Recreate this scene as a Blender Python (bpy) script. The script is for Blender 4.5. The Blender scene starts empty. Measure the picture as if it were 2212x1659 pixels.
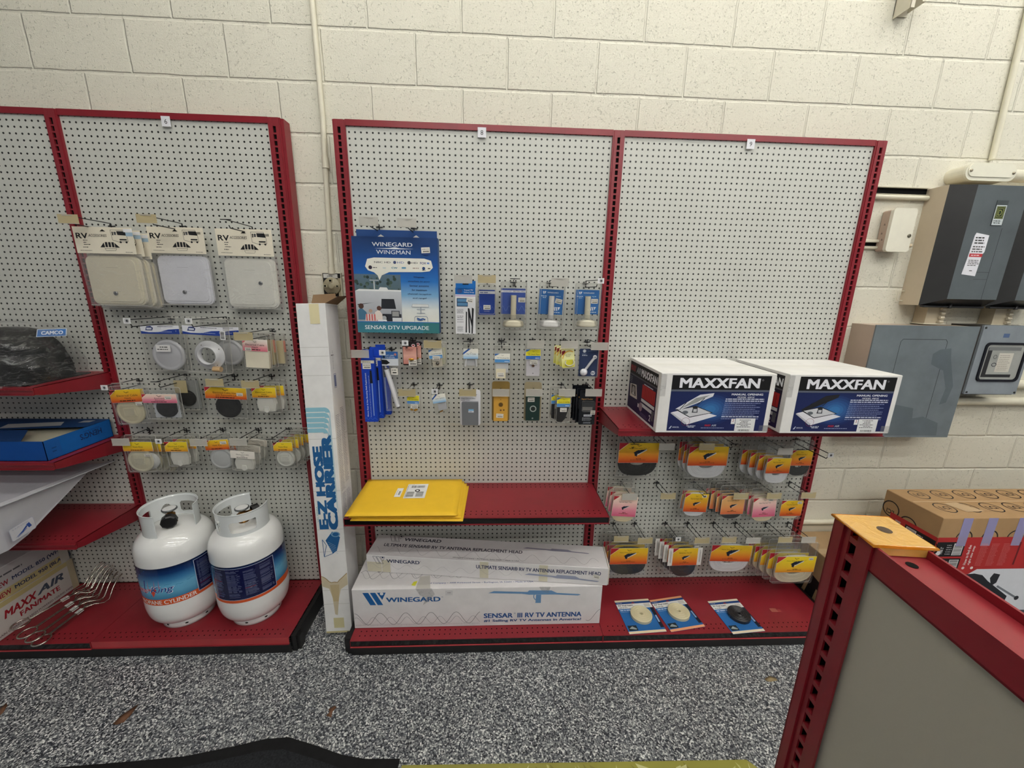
import bpy, math, random
from mathutils import Vector, Matrix
random.seed(7)
IN = 0.0254
SC = bpy.context.scene
COL = SC.collection

# ---------------------------------------------------------------- camera (inches, floor z = 0, pegboard face y = 0, wall behind it)
W_, H_ = 2212, 1659
FPX = 836.358
YAW, PITCH, ROLL = 0.04807, 0.23761, 0.01988
CAM = Vector((-21.452, -75.440, 68.120))
Fw = Vector((0.04669853, 0.97078407, -0.23536683))
Rt = Vector((0.99887247, -0.04336607, 0.01931787))
Up = Vector((-0.00854654, 0.23600357, 0.97171461))
cd = bpy.data.cameras.new('camera')
cd.sensor_width = 36.0
cd.lens = 36.0 * FPX / W_
cd.clip_start = 0.02
cam = bpy.data.objects.new('camera', cd)
COL.objects.link(cam)
M = Matrix((Rt, Up, -Fw)).transposed().to_4x4()
M.translation = CAM * IN
cam.matrix_world = M
SC.camera = cam
SC.view_settings.view_transform = 'Standard'
SC.view_settings.look = 'None'
SC.view_settings.exposure = 0.0
SC.view_settings.gamma = 1.0
SC.view_settings.use_curve_mapping = False

# ---------------------------------------------------------------- ambient light of the rest of the shop
wd = bpy.data.worlds.new('world')
SC.world = wd
wd.use_nodes = True
wd.node_tree.nodes['Background'].inputs[0].default_value = (0.97, 0.985, 1.0, 1)
wd.node_tree.nodes['Background'].inputs[1].default_value = 0.21
LAMP_STRENGTH = 27.5


def ray(px, py):
    return Rt * ((px - W_ / 2) / FPX) - Up * ((py - H_ / 2) / FPX) + Fw


def at(px, py, Y=None, z=None, X=None):
    d = ray(px, py)
    t = (Y - CAM.y) / d.y if Y is not None else (z - CAM.z) / d.z if z is not None else (X - CAM.x) / d.x
    return CAM + d * t


# ---------------------------------------------------------------- colours and materials
def lin(c):
    return tuple(((v / 255) / 12.92 if v <= 10.3 else ((v / 255 + 0.055) / 1.055) ** 2.4) for v in c)


MATS = {}


def nodes_of(name):
    m = bpy.data.materials.new(name)
    m.use_nodes = True
    nt = m.node_tree
    b = nt.nodes['Principled BSDF']
    MATS[name] = m
    return m, nt, b


def N(nt, t, **kw):
    n = nt.nodes.new(t)
    for k, v in kw.items():
        setattr(n, k, v)
    return n


def math_n(nt, op, a, b=None, c=None):
    n = N(nt, 'ShaderNodeMath', operation=op)
    for i, v in enumerate((a, b, c)):
        if v is None:
            continue
        if isinstance(v, (int, float)):
            n.inputs[i].default_value = v
        else:
            nt.links.new(v, n.inputs[i])
    return n.outputs[0]


def mixc(nt, fac, a, b, mode='MIX'):
    n = N(nt, 'ShaderNodeMix', data_type='RGBA', blend_type=mode)
    if isinstance(fac, (int, float)):
        n.inputs[0].default_value = fac
    else:
        nt.links.new(fac, n.inputs[0])
    for i, v in ((6, a), (7, b)):
        if isinstance(v, tuple):
            n.inputs[i].default_value = (v + (1,))[:4]
        else:
            nt.links.new(v, n.inputs[i])
    return n.outputs[2]


def noise(nt, co, scale, detail=2, rough=0.5, dist=0.0):
    n = N(nt, 'ShaderNodeTexNoise')
    n.inputs['Scale'].default_value = scale
    n.inputs['Detail'].default_value = detail
    n.inputs['Roughness'].default_value = rough
    n.inputs['Distortion'].default_value = dist
    nt.links.new(co, n.inputs['Vector'])
    return n.outputs[0]


def ramp(nt, fac, stops):
    n = N(nt, 'ShaderNodeValToRGB')
    e = n.color_ramp.elements
    while len(e) < len(stops):
        e.new(0.5)
    for i, (p, c) in enumerate(stops):
        e[i].position = p
        e[i].color = (c[0], c[1], c[2], 1) if isinstance(c, tuple) else (c, c, c, 1)
    nt.links.new(fac, n.inputs[0])
    return n.outputs[0]


def bump(nt, b, h, strength, dist=0.002):
    n = N(nt, 'ShaderNodeBump')
    n.inputs['Strength'].default_value = strength
    n.inputs['Distance'].default_value = dist
    nt.links.new(h, n.inputs['Height'])
    nt.links.new(n.outputs[0], b.inputs['Normal'])


def attr_mat(name, rough=0.5, metal=0.0, spec=0.5, var=0.08, vscale=25, bmp=0.0, bscale=300, coat=0.0):
    """paint, paper, plastic or metal whose own colour comes from the mesh's colour attribute, with slight wear"""
    m, nt, b = nodes_of(name)
    a = N(nt, 'ShaderNodeAttribute', attribute_name='Col')
    tc = N(nt, 'ShaderNodeTexCoord')
    co = tc.outputs['Object']
    n = noise(nt, co, vscale, 4, 0.6)
    f = ramp(nt, n, [(0.3, 1 - var), (0.7, 1.0)])
    c = mixc(nt, 1.0, a.outputs['Color'], f, 'MULTIPLY')
    nt.links.new(c, b.inputs['Base Color'])
    b.inputs['Roughness'].default_value = rough
    b.inputs['Metallic'].default_value = metal
    b.inputs['Specular IOR Level'].default_value = spec
    if coat:
        b.inputs['Coat Weight'].default_value = coat
        b.inputs['Coat Roughness'].default_value = 0.03
    if bmp:
        bump(nt, b, noise(nt, co, bscale, 2), bmp, 0.001)
    return m


attr_mat('paper', 0.62, spec=0.3, var=0.05)
attr_mat('carton', 0.7, spec=0.2, var=0.10, vscale=12, bmp=0.25, bscale=90)
attr_mat('plastic', 0.38, var=0.05)
attr_mat('gloss', 0.16, var=0.03)
attr_mat('redsteel', 0.36, var=0.16, vscale=9)
attr_mat('blacksteel', 0.45, var=0.3, vscale=14)
attr_mat('tank', 0.30, var=0.05, vscale=9, coat=1.0)
attr_mat('wire', 0.35, metal=0.7, var=0.2)
attr_mat('chrome', 0.18, metal=1.0, var=0.25, vscale=60)
attr_mat('brass', 0.28, metal=0.9, var=0.2)
attr_mat('enclosure', 0.36, metal=0.15, var=0.24, vscale=7)
attr_mat('beige', 0.5, var=0.05)
attr_mat('rubber', 0.85, spec=0.15, var=0.2, bmp=0.15, bscale=200)
attr_mat('fabric', 0.95, spec=0.1, var=0.5, vscale=160, bmp=0.8, bscale=350)


def clear_mat(name, tint, opac, rough=0.12, milky=0.5, creases=0.0, edge=0.45):
    m, nt, b = nodes_of(name)
    nt.nodes.remove(b)
    out = nt.nodes['Material Output']
    tr = N(nt, 'ShaderNodeBsdfTransparent')
    tr.inputs[0].default_value = tint + (1,)
    gl = N(nt, 'ShaderNodeBsdfGlossy')
    gl.inputs['Roughness'].default_value = rough
    gl.inputs['Color'].default_value = (0.9, 0.9, 0.9, 1)
    df = N(nt, 'ShaderNodeBsdfDiffuse')
    df.inputs['Color'].default_value = tint + (1,)
    m1 = N(nt, 'ShaderNodeMixShader')
    m1.inputs[0].default_value = milky
    nt.links.new(gl.outputs[0], m1.inputs[1])
    nt.links.new(df.outputs[0], m1.inputs[2])
    fr = N(nt, 'ShaderNodeLayerWeight')
    fr.inputs['Blend'].default_value = 0.35
    tc = N(nt, 'ShaderNodeTexCoord')
    nz = noise(nt, tc.outputs['Object'], 38, 4, 0.65, 1.2)
    bn = N(nt, 'ShaderNodeBump')
    bn.inputs['Strength'].default_value = 0.5
    bn.inputs['Distance'].default_value = 0.004
    nt.links.new(nz, bn.inputs['Height'])
    nt.links.new(bn.outputs[0], gl.inputs['Normal'])
    f = math_n(nt, 'ADD', math_n(nt, 'MULTIPLY', fr.outputs['Facing'], edge), opac)
    if creases:
        mp = N(nt, 'ShaderNodeMapping')
        mp.inputs['Scale'].default_value = (1.0, 1.0, 2.6)
        mp.inputs['Rotation'].default_value = (0.3, 0.5, 0.2)
        nt.links.new(tc.outputs['Object'], mp.inputs['Vector'])
        w = noise(nt, mp.outputs[0], 9, 4, 0.55, 1.6)
        r_ = math_n(nt, 'ABSOLUTE', math_n(nt, 'SUBTRACT', w, 0.5))
        f = math_n(nt, 'ADD', f, math_n(nt, 'MULTIPLY', ramp(nt, r_, [(0.0, 1.0), (0.028, 0.0)]), creases))
    m2 = N(nt, 'ShaderNodeMixShader')
    nt.links.new(f, m2.inputs[0])
    nt.links.new(tr.outputs[0], m2.inputs[1])
    nt.links.new(m1.outputs[0], m2.inputs[2])
    nt.links.new(m2.outputs[0], out.inputs[0])
    return m


clear_mat('clear', (0.94, 0.94, 0.93), 0.018, 0.10, 0.22)
clear_mat('film', (0.95, 0.95, 0.95), 0.035, 0.14, 0.45, 0.13)
clear_mat('bagfilm', (0.95, 0.95, 0.95), 0.03, 0.12, 0.4, 0.11, 0.2)
clear_mat('violet', (0.62, 0.58, 0.95), 0.45, 0.16, 0.6)  # clear tape with a purple light reflection put into its tint
clear_mat('haze', (0.80, 0.78, 0.72), 0.48, 0.3, 0.8)
clear_mat('amber', (0.80, 0.47, 0.10), 0.58, 0.12, 0.75)
clear_mat('tanhaze', (0.60, 0.50, 0.27), 0.72, 0.3, 0.85)


def wall_mat():
    m, nt, b = nodes_of('painted_block')
    tc = N(nt, 'ShaderNodeTexCoord')
    co = tc.outputs['Object']
    sep = N(nt, 'ShaderNodeSeparateXYZ')
    nt.links.new(co, sep.inputs[0])
    X, Z = sep.outputs[0], sep.outputs[2]
    bw, bh = 15.83 * IN, 8.08 * IN
    wob = math_n(nt, 'MULTIPLY', math_n(nt, 'SUBTRACT', noise(nt, co, 9, 3), 0.5), 0.008)
    zz = math_n(nt, 'ADD', math_n(nt, 'DIVIDE', math_n(nt, 'SUBTRACT', math_n(nt, 'ADD', Z, wob), 102.35 * IN), bh), 40.0)
    row = math_n(nt, 'FLOOR', zz)
    fz = math_n(nt, 'FRACT', zz)
    par = math_n(nt, 'FRACT', math_n(nt, 'MULTIPLY', row, 0.5))      # 0 or .5
    xx = math_n(nt, 'ADD', math_n(nt, 'ADD', math_n(nt, 'DIVIDE', math_n(nt, 'SUBTRACT', math_n(nt, 'ADD', X, wob), 27.9 * IN), bw), 40.0), par)
    fx = math_n(nt, 'FRACT', xx)
    dz = math_n(nt, 'MULTIPLY', math_n(nt, 'MINIMUM', fz, math_n(nt, 'SUBTRACT', 1.0, fz)), bh)
    dx = math_n(nt, 'MULTIPLY', math_n(nt, 'MINIMUM', fx, math_n(nt, 'SUBTRACT', 1.0, fx)), bw)
    d = math_n(nt, 'MINIMUM', dz, math_n(nt, 'MULTIPLY', dx, 1.35))
    j = math_n(nt, 'SMOOTHSTEP', 0.002, 0.0075, d) if False else None
    mr = N(nt, 'ShaderNodeMapRange', interpolation_type='SMOOTHSTEP')
    nt.links.new(d, mr.inputs[0])
    mr.inputs[1].default_value = 0.0022
    mr.inputs[2].default_value = 0.0085
    prof = mr.outputs[0]
    n1 = noise(nt, co, 210, 4, 0.65)
    n2 = noise(nt, co, 60, 4, 0.7)
    pits = ramp(nt, noise(nt, co, 130, 3, 0.6, 0.2), [(0.30, 0.0), (0.40, 1.0)])
    h = math_n(nt, 'ADD', math_n(nt, 'MULTIPLY', prof, 1.3), math_n(nt, 'MULTIPLY', n1, 0.65))
    h = math_n(nt, 'ADD', h, math_n(nt, 'MULTIPLY', n2, 0.25))
    h = math_n(nt, 'ADD', h, math_n(nt, 'MULTIPLY', pits, 0.5))
    base = mixc(nt, noise(nt, co, 1.3, 3), lin((224, 220, 202)), lin((231, 228, 212)))
    base = mixc(nt, 1.0, base, ramp(nt, noise(nt, co, 130, 3, 0.6, 0.2), [(0.28, 0.74), (0.36, 1.0)]), 'MULTIPLY')
    nt.links.new(base, b.inputs['Base Color'])
    b.inputs['Roughness'].default_value = 0.6
    b.inputs['Specular IOR Level'].default_value = 0.3
    bump(nt, b, h, 0.9, 0.0046)
    return m


def floor_mat():
    m, nt, b = nodes_of('speckled_floor')
    tc = N(nt, 'ShaderNodeTexCoord')
    co = tc.outputs['Object']
    v = N(nt, 'ShaderNodeTexVoronoi', feature='F1')
    v.inputs['Scale'].default_value = 205
    nt.links.new(co, v.inputs['Vector'])
    sx = N(nt, 'ShaderNodeSeparateColor')
    nt.links.new(v.outputs['Color'], sx.inputs[0])
    c = ramp(nt, sx.outputs[0], [(0.0, lin((22, 25, 32))), (0.22, lin((46, 50, 60))), (0.42, lin((98, 101, 106))),
                                 (0.74, lin((148, 150, 150))), (0.90, lin((206, 208, 206))), (1.0, lin((238, 239, 236)))])
    nt.nodes[-1].color_ramp.interpolation = 'LINEAR'
    c = mixc(nt, 1.0, c, ramp(nt, noise(nt, co, 2.2, 3), [(0.3, 0.88), (0.7, 1.0)]), 'MULTIPLY')
    nt.links.new(c, b.inputs['Base Color'])
    b.inputs['Roughness'].default_value = 0.42
    bump(nt, b, sx.outputs[1], 0.25, 0.0008)
    return m


def peg_mat(name, colour, holes=True):
    m, nt, b = nodes_of(name)
    tc = N(nt, 'ShaderNodeTexCoord')
    co = tc.outputs['Object']
    sep = N(nt, 'ShaderNodeSeparateXYZ')
    nt.links.new(co, sep.inputs[0])
    c = mixc(nt, noise(nt, co, 260, 3, 0.7), tuple(v * 0.95 for v in lin(colour)), lin(colour))
    c = mixc(nt, 1.0, c, ramp(nt, noise(nt, co, 4, 4, 0.6), [(0.25, 0.95), (0.6, 1.0)]), 'MULTIPLY')
    if holes:
        hz = math_n(nt, 'SUBTRACT', math_n(nt, 'FRACT', math_n(nt, 'ADD', math_n(nt, 'DIVIDE', sep.outputs[2], IN), 200.5)), 0.5)
        hx = math_n(nt, 'SUBTRACT', math_n(nt, 'FRACT', math_n(nt, 'ADD', math_n(nt, 'DIVIDE', sep.outputs[0], IN), 200.5)), 0.5)
        r = math_n(nt, 'SQRT', math_n(nt, 'ADD', math_n(nt, 'MULTIPLY', hx, hx), math_n(nt, 'MULTIPLY', hz, hz)))
        mr = N(nt, 'ShaderNodeMapRange')
        nt.links.new(r, mr.inputs[0])
        mr.inputs[1].default_value = 0.150
        mr.inputs[2].default_value = 0.180
        c = mixc(nt, mr.outputs[0], (0.006, 0.006, 0.006), c)
        bump(nt, b, mr.outputs[0], 0.4, 0.002)
    nt.links.new(c, b.inputs['Base Color'])
    b.inputs['Roughness'].default_value = 0.48
    return m


wall_mat()
floor_mat()
peg_mat('pegboard', (199, 200, 192))
peg_mat('hardboard', (176, 172, 158), False)
m_, nt_, b_ = nodes_of('lamp')
b_.inputs['Emission Color'].default_value = (1.0, 0.985, 0.945, 1)
b_.inputs['Emission Strength'].default_value = LAMP_STRENGTH
m_, nt_, b_ = nodes_of('void')
b_.inputs['Base Color'].default_value = (0.006, 0.006, 0.006, 1)
b_.inputs['Roughness'].default_value = 0.9
b_.inputs['Specular IOR Level'].default_value = 0.1

# ---------------------------------------------------------------- text outlines
TXT = {}


def text_poly(s, bold, italic):
    k = (s, bold, italic)
    if k in TXT:
        return TXT[k]
    cu = bpy.data.curves.new('t', 'FONT')
    cu.body = s
    cu.size = 1.0
    cu.resolution_u = 3
    cu.shear = 0.3 if italic else 0.0
    cu.fill_mode = 'FRONT'
    ob = bpy.data.objects.new('t', cu)
    COL.objects.link(ob)
    dg = bpy.context.evaluated_depsgraph_get()
    me = bpy.data.meshes.new_from_object(ob.evaluated_get(dg))
    vs = [v.co.copy() for v in me.vertices]
    fs = [tuple(p.vertices) for p in me.polygons]
    bpy.data.objects.remove(ob)
    bpy.data.curves.remove(cu)
    bpy.data.meshes.remove(me)
    if not vs:
        TXT[k] = None
        return None
    x0 = min(v.x for v in vs); x1 = max(v.x for v in vs)
    y0 = min(v.y for v in vs); y1 = max(v.y for v in vs)
    TXT[k] = ([(v.x - x0, v.y - y0) for v in vs], fs, x1 - x0, y1 - y0)
    return TXT[k]


# ---------------------------------------------------------------- mesh builder (inches, local frame)
class MB:
    def __init__(s):
        s.v = []; s.f = []; s.c = []; s.m = []; s.sm = []; s.mats = []
        s.T = Matrix.Identity(4)

    def mi(s, mat):
        if mat not in s.mats:
            s.mats.append(mat)
        return s.mats.index(mat)

    def face(s, pts, col, mat='paper', cols=None, smooth=False):
        i = len(s.v)
        for p in pts:
            s.v.append(s.T @ Vector(p))
        s.f.append(tuple(range(i, i + len(pts))))
        s.c.append([lin(c) for c in cols] if cols else [lin(col)] * len(pts))
        s.m.append(s.mi(mat)); s.sm.append(smooth)

    def mesh(s, vs, fs, col, mat='paper', smooth=False, colf=None):
        i = len(s.v)
        vs = [Vector(p) for p in vs]
        s.v += [s.T @ p for p in vs]
        k = s.mi(mat)
        for f in fs:
            s.f.append(tuple(i + j for j in f))
            if colf:
                s.c.append([lin(colf(vs[j])) for j in f])
            else:
                s.c.append([lin(col)] * len(f))
            s.m.append(k); s.sm.append(smooth)

    def box(s, x0, x1, y0, y1, z0, z1, col, mat='paper', skip=''):
        vs = [(x, y, z) for z in (z0, z1) for y in (y0, y1) for x in (x0, x1)]
        F = {'d': (0, 2, 3, 1), 'u': (4, 5, 7, 6), 'f': (0, 1, 5, 4), 'b': (2, 6, 7, 3), 'l': (0, 4, 6, 2), 'r': (1, 3, 7, 5)}
        s.mesh(vs, [F[k] for k in F if k not in skip], col, mat)

    def bbox(s, x0, x1, y0, y1, z0, z1, r, col, mat='paper'):
        """box with its twelve edges cut at 45 degrees"""
        def ring(ix, iy, z):
            a, b, c, d = x0 + ix, x1 - ix, y0 + iy, y1 - iy
            return [(a + r, c, z), (b - r, c, z), (b, c + r, z), (b, d - r, z), (b - r, d, z), (a + r, d, z), (a, d - r, z), (a, c + r, z)]
        rs = [ring(r, r, z0), ring(0, 0, z0 + r), ring(0, 0, z1 - r), ring(r, r, z1)]
        vs = [p for q in rs for p in q]
        fs = [tuple(reversed(range(8))), tuple(range(24, 32))]
        for k in range(3):
            for i in range(8):
                j = (i + 1) % 8
                fs.append((k * 8 + i, k * 8 + j, k * 8 + 8 + j, k * 8 + 8 + i))
        s.mesh(vs, fs, col, mat)

    def quad4(s, A, B, C, D, t, col, mat='paper'):
        """slab between four points, thickness vector t"""
        A, B, C, D, t = map(Vector, (A, B, C, D, t))
        vs = [A, B, C, D, A + t, B + t, C + t, D + t]
        s.mesh(vs, [(0, 1, 2, 3), (7, 6, 5, 4), (0, 4, 5, 1), (1, 5, 6, 2), (2, 6, 7, 3), (3, 7, 4, 0)], col, mat)

    def prism(s, out, y0, y1, col, mat='paper', front=True, back=True, smooth=False):
        """outline of (x, z) points, front face at y0, back at y1 (y0 < y1)"""
        n = len(out)
        vs = [(x, y0, z) for x, z in out] + [(x, y1, z) for x, z in out]
        fs = [(i, (i + 1) % n, (i + 1) % n + n, i + n) for i in range(n)]
        a = sum(out[i][0] * out[(i + 1) % n][1] - out[(i + 1) % n][0] * out[i][1] for i in range(n))
        fr, bk = tuple(range(n)), tuple(reversed(range(n, 2 * n)))
        if a < 0:
            fs = [tuple(reversed(f)) for f in fs]; fr = tuple(reversed(fr)); bk = tuple(reversed(bk))
        fs = [tuple(reversed(f)) for f in fs]
        s.mesh(vs, fs, col, mat, smooth)
        s.mesh(vs, ([fr] if front else []) + ([bk] if back else []), col, mat)

    def tube(s, pts, r, col, mat='wire', n=6, closed=False, smooth=True):
        pts = [Vector(p) for p in pts]
        L = len(pts)
        vs = []; fs = []
        prev = None
        for i, p in enumerate(pts):
            if closed:
                t = pts[(i + 1) % L] - pts[i - 1]
            else:
                t = (pts[min(i + 1, L - 1)] - pts[max(i - 1, 0)])
            t.normalize()
            if prev is None:
                a = Vector((0, 0, 1)) if abs(t.z) < 0.9 else Vector((1, 0, 0))
                u = t.cross(a).normalized()
            else:
                u = (prev - t * prev.dot(t)).normalized()
            prev = u
            w = t.cross(u)
            for k in range(n):
                a = 2 * math.pi * k / n
                vs.append(p + (u * math.cos(a) + w * math.sin(a)) * r)
        for i in range(L if closed else L - 1):
            j = (i + 1) % L
            for k in range(n):
                q = (k + 1) % n
                fs.append((i * n + k, i * n + q, j * n + q, j * n + k))
        s.mesh(vs, fs, col, mat, smooth)
        if not closed:
            s.mesh(vs[:n], [tuple(reversed(range(n)))], col, mat)
            s.mesh(vs[-n:], [tuple(range(n))], col, mat)

    def lathe(s, prof, O=(0, 0, 0), axis='z', n=24, col=(255,) * 3, mat='plastic', colf=None, smooth=True, sq=None):
        """profile of (radius, height); sq = (sx, sz, power) makes it a rounded square"""
        O = Vector(O)
        vs = []
        for r, h in prof:
            for k in range(n):
                a = 2 * math.pi * k / n
                c, q = math.cos(a), math.sin(a)
                if sq:
                    p = sq[2]
                    m = (abs(c) ** p + abs(q) ** p) ** (-1 / p)
                    c, q = c * m * sq[0], q * m * sq[1]
                x, y = r * c, r * q
                vs.append(O + (Vector((x, y, h)) if axis == 'z' else Vector((x, -h, y)) if axis == 'y' else Vector((h, x, y))))
        fs = []
        for i in range(len(prof) - 1):
            for k in range(n):
                j = (k + 1) % n
                fs.append((i * n + k, i * n + j, i * n + n + j, i * n + n + k))
        s.mesh(vs, fs, col, mat, smooth, colf)

    def build(s, name, parent=None, loc=None, rot=None):
        me = bpy.data.meshes.new(name)
        me.from_pydata([tuple(p * IN) for p in s.v], [], s.f)
        for m in s.mats:
            me.materials.append(MATS[m])
        me.polygons.foreach_set('material_index', s.m)
        me.polygons.foreach_set('use_smooth', s.sm)
        ca = me.color_attributes.new('Col', 'FLOAT_COLOR', 'CORNER')
        buf = []
        for c in s.c:
            for q in c:
                buf += [q[0], q[1], q[2], 1.0]
        ca.data.foreach_set('color', buf)
        me.update()
        o = bpy.data.objects.new(name, me)
        COL.objects.link(o)
        if parent:
            o.parent = parent
        if loc is not None:
            o.location = Vector(loc) * IN
        if rot is not None:
            o.rotation_euler = rot
        return o


class Face:
    """a flat printed face: origin O (lower left), unit axes U (right) and V (up); prints lie a hair in front of it"""
    def __init__(s, mb, O, U, V, mat='paper'):
        s.mb = mb; s.O = Vector(O); s.U = Vector(U).normalized(); s.V = Vector(V).normalized()
        s.N = s.U.cross(s.V); s.mat = mat; s.l = 0; s.q = 0; s.hold = False

    def p(s, u, v, l=None):
        # every print sits a hundredth of a millimetre in front of the one before
        return s.O + s.U * u + s.V * v + s.N * (0.008 + 0.0006 * s.q)

    def poly(s, pts, col, cols=None, mat=None):
        if not s.hold:
            s.q += 1
        s.mb.face([s.p(*q) for q in pts], col, mat or s.mat, cols)

    def rect(s, u0, v0, u1, v1, col, top=None, mat=None):
        cols = [col, col, top, top] if top else None
        s.poly([(u0, v0), (u1, v0), (u1, v1), (u0, v1)], col, cols, mat)

    def text(s, t, u, v, h, w=None, col=(0, 0, 0), bold=1, italic=False, al='l', rot=0):
        tp = text_poly(t, bold, italic)
        if not tp:
            return
        vs, fs, tw, th = tp
        sy = h / th
        sx = (w / tw) if w else sy
        s.q += 1
        W = tw * sx
        du = -W / 2 if al == 'c' else -W if al == 'r' else 0
        pts = []
        for x, y in vs:
            a, b = x * sx + du, y * sy
            if rot == 90:
                a, b = -b, a
            elif rot == -90:
                a, b = b, -a
            elif rot == 180:
                a, b = -a, -b
            elif rot:
                cr, sr = math.cos(rot), math.sin(rot)
                a, b = a * cr - b * sr, a * sr + b * cr
            pts.append(s.p(u + a, v + b, s.l + 1))
        s.mb.mesh(pts, fs, col, s.mat)
        if bold >= 2:                      # heavier strokes: the same outline again, shifted by a fraction of a stroke
            k = (0.0, 0, 0.012, 0.024, 0.034, 0.04, 0.075)[bold] * h / th
            A, B = (s.U * k * sx / sy, s.V * k * .6) if rot == 0 else (s.V * k * sx / sy, s.U * k * .6)
            for j, (q, r) in enumerate(((-1, 1), (1, -1), (1, 1), (-1, -1))[:4 if bold > 2 else 2]):
                s.q += 1
                o_ = A * q + B * (r if bold > 2 else 0) + s.N * 0.0006 * (j + 1)
                s.mb.mesh([p + o_ for p in pts], fs, col, s.mat)

    def lines(s, pts, w, col, closed=False):
        n = len(pts)
        s.q += 2; s.hold = True; q0 = s.q
        for i in range(n if closed else n - 1):
            s.q = q0 - (i % 2) * .8
            a, b = Vector(pts[i]), Vector(pts[(i + 1) % n])
            d = (b - a)
            if d.length < 1e-6:
                continue
            d.normalize()
            q = Vector((-d.y, d.x)) * w / 2
            s.poly([tuple(a - q), tuple(b - q), tuple(b + q), tuple(a + q)], col)
        s.q = q0; s.hold = False

    def greek(s, u0, u1, v, h, col, fill=0.9):
        """a line of print too small to read: word-length dashes"""
        u = u0
        e = u0 + (u1 - u0) * fill
        h0 = s.hold
        if not h0:
            s.q += 1; s.hold = True
        while u < e:
            w = h * random.uniform(1.2, 4.5)
            s.rect(u, v, min(u + w, e), v + h, col)
            u += w + h * 0.6
        s.hold = h0

    def block(s, u0, v0, u1, v1, n, col, fillh=0.5):
        st = (v1 - v0) / n
        s.q += 1; s.hold = True
        for i in range(n):
            s.greek(u0, u1, v1 - (i + 1) * st + st * 0.2, st * fillh, col, random.uniform(0.75, 1.0))
        s.hold = False

    def circle(s, u, v, r, col, ry=None, n=20, mat=None):
        ry = ry or r
        s.poly([(u + r * math.cos(6.2832 * k / n), v + ry * math.sin(6.2832 * k / n)) for k in range(n)], col, mat=mat)

    def ring(s, u, v, r, w, col, ry=None, a0=0, a1=360, n=24):
        ry = ry or r
        P = []
        for k in range(n + 1):
            a = math.radians(a0 + (a1 - a0) * k / n)
            P.append((math.cos(a), math.sin(a)))
        s.q += 1; s.hold = True
        for i in range(n):
            (c0, s0), (c1, s1) = P[i], P[i + 1]
            s.poly([(u + r * c0, v + ry * s0), (u + r * c1, v + ry * s1), (u + (r - w) * c1, v + (ry - w) * s1), (u + (r - w) * c0, v + (ry - w) * s0)], col)
        s.hold = False

    def barcode(s, u0, v0, u1, v1, col=(20, 20, 20), vert=False):
        a, b = (v0, v1) if vert else (u0, u1)
        x = a
        s.q += 1; s.hold = True
        while x < b:
            w = (b - a) * random.uniform(0.012, 0.045)
            if vert:
                s.rect(u0, x, u1, min(x + w, b), col)
            else:
                s.rect(x, v0, min(x + w, b), v1, col)
            x += w + (b - a) * random.uniform(0.012, 0.04)
        s.hold = False

    def sticker(s, u, v, w=1.15, h=0.62, rot=0):
        """little white price sticker with unreadable print"""
        l = s.l
        cr, sr = math.cos(rot), math.sin(rot)
        def q(a, b):
            return (u + a * cr - b * sr, v + a * sr + b * cr)
        s.l = l + 3
        s.poly([q(-w / 2, -h / 2), q(w / 2, -h / 2), q(w / 2, h / 2), q(-w / 2, h / 2)], (226, 222, 212))
        s.l = l + 4
        def bar(a0, b0, a1, b1, c):
            s.poly([q(a0, b0), q(a1, b0), q(a1, b1), q(a0, b1)], c)
        for k in range(5):
            a = -w * 0.4 + k * w * 0.16
            bar(a, h * 0.12, a + w * random.uniform(0.08, 0.14), h * 0.24, (110, 106, 100))
        for k in range(6):
            a = -w * 0.3 + k * w * 0.12
            bar(a, -h * 0.32, a + w * 0.085, -h * 0.1, (50, 48, 46))
        s.l = l


def rrect(w, h, r, cx=0.0, cz=0.0, n=4):
    """rounded rectangle outline, counter-clockwise"""
    P = []
    for (sx, sz, a0) in ((1, -1, -90), (1, 1, 0), (-1, 1, 90), (-1, -1, 180)):
        for k in range(n + 1):
            a = math.radians(a0 + 90 * k / n)
            P.append((cx + sx * (w / 2 - r) + r * math.cos(a), cz + sz * (h / 2 - r) + r * math.sin(a)))
    return P


def tag(o, label=None, cat=None, group=None, kind=None):
    if label: o['label'] = label
    if cat: o['category'] = cat
    if group: o['group'] = group
    if kind: o['kind'] = kind
    return o


def thing(name, loc, label, cat, group=None, rot=None):
    o = bpy.data.objects.new(name, None)
    o.empty_display_size = 0.05
    COL.objects.link(o)
    o.location = Vector(loc) * IN
    if rot is not None:
        o.rotation_euler = rot
    return tag(o, label, cat, group)


KIDS = {}


def kids(o):
    return [c for c in COL.objects if c.parent == o]


def copy_tree(o, parent=None):
    c = o.copy()
    COL.objects.link(c)
    if parent:
        c.parent = parent
    for ch in kids(o):
        copy_tree(ch, c)
    return c


RED = (134, 25, 37)
REDS = (136, 34, 43)
BLK = (18, 17, 18)
WHT = (236, 236, 236)

# ================================================================ the setting
def structure(name, mb, loc=(0, 0, 0)):
    o = mb.build(name, loc=loc)
    o['kind'] = 'structure'
    return o


WALLY = 3.2
m = MB(); m.box(-190, 190, WALLY, WALLY + 8, 0, 170, WHT, 'painted_block', 'bdlr'); structure('wall_back', m)
m = MB(); m.box(-190, 190, -260, WALLY, -2, 0, WHT, 'speckled_floor', 'blr'); structure('floor', m)
m = MB(); m.box(-190, 190, -260, WALLY + 8, 170, 172, (225, 222, 210), 'beige', 'blr'); structure('ceiling', m)


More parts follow.
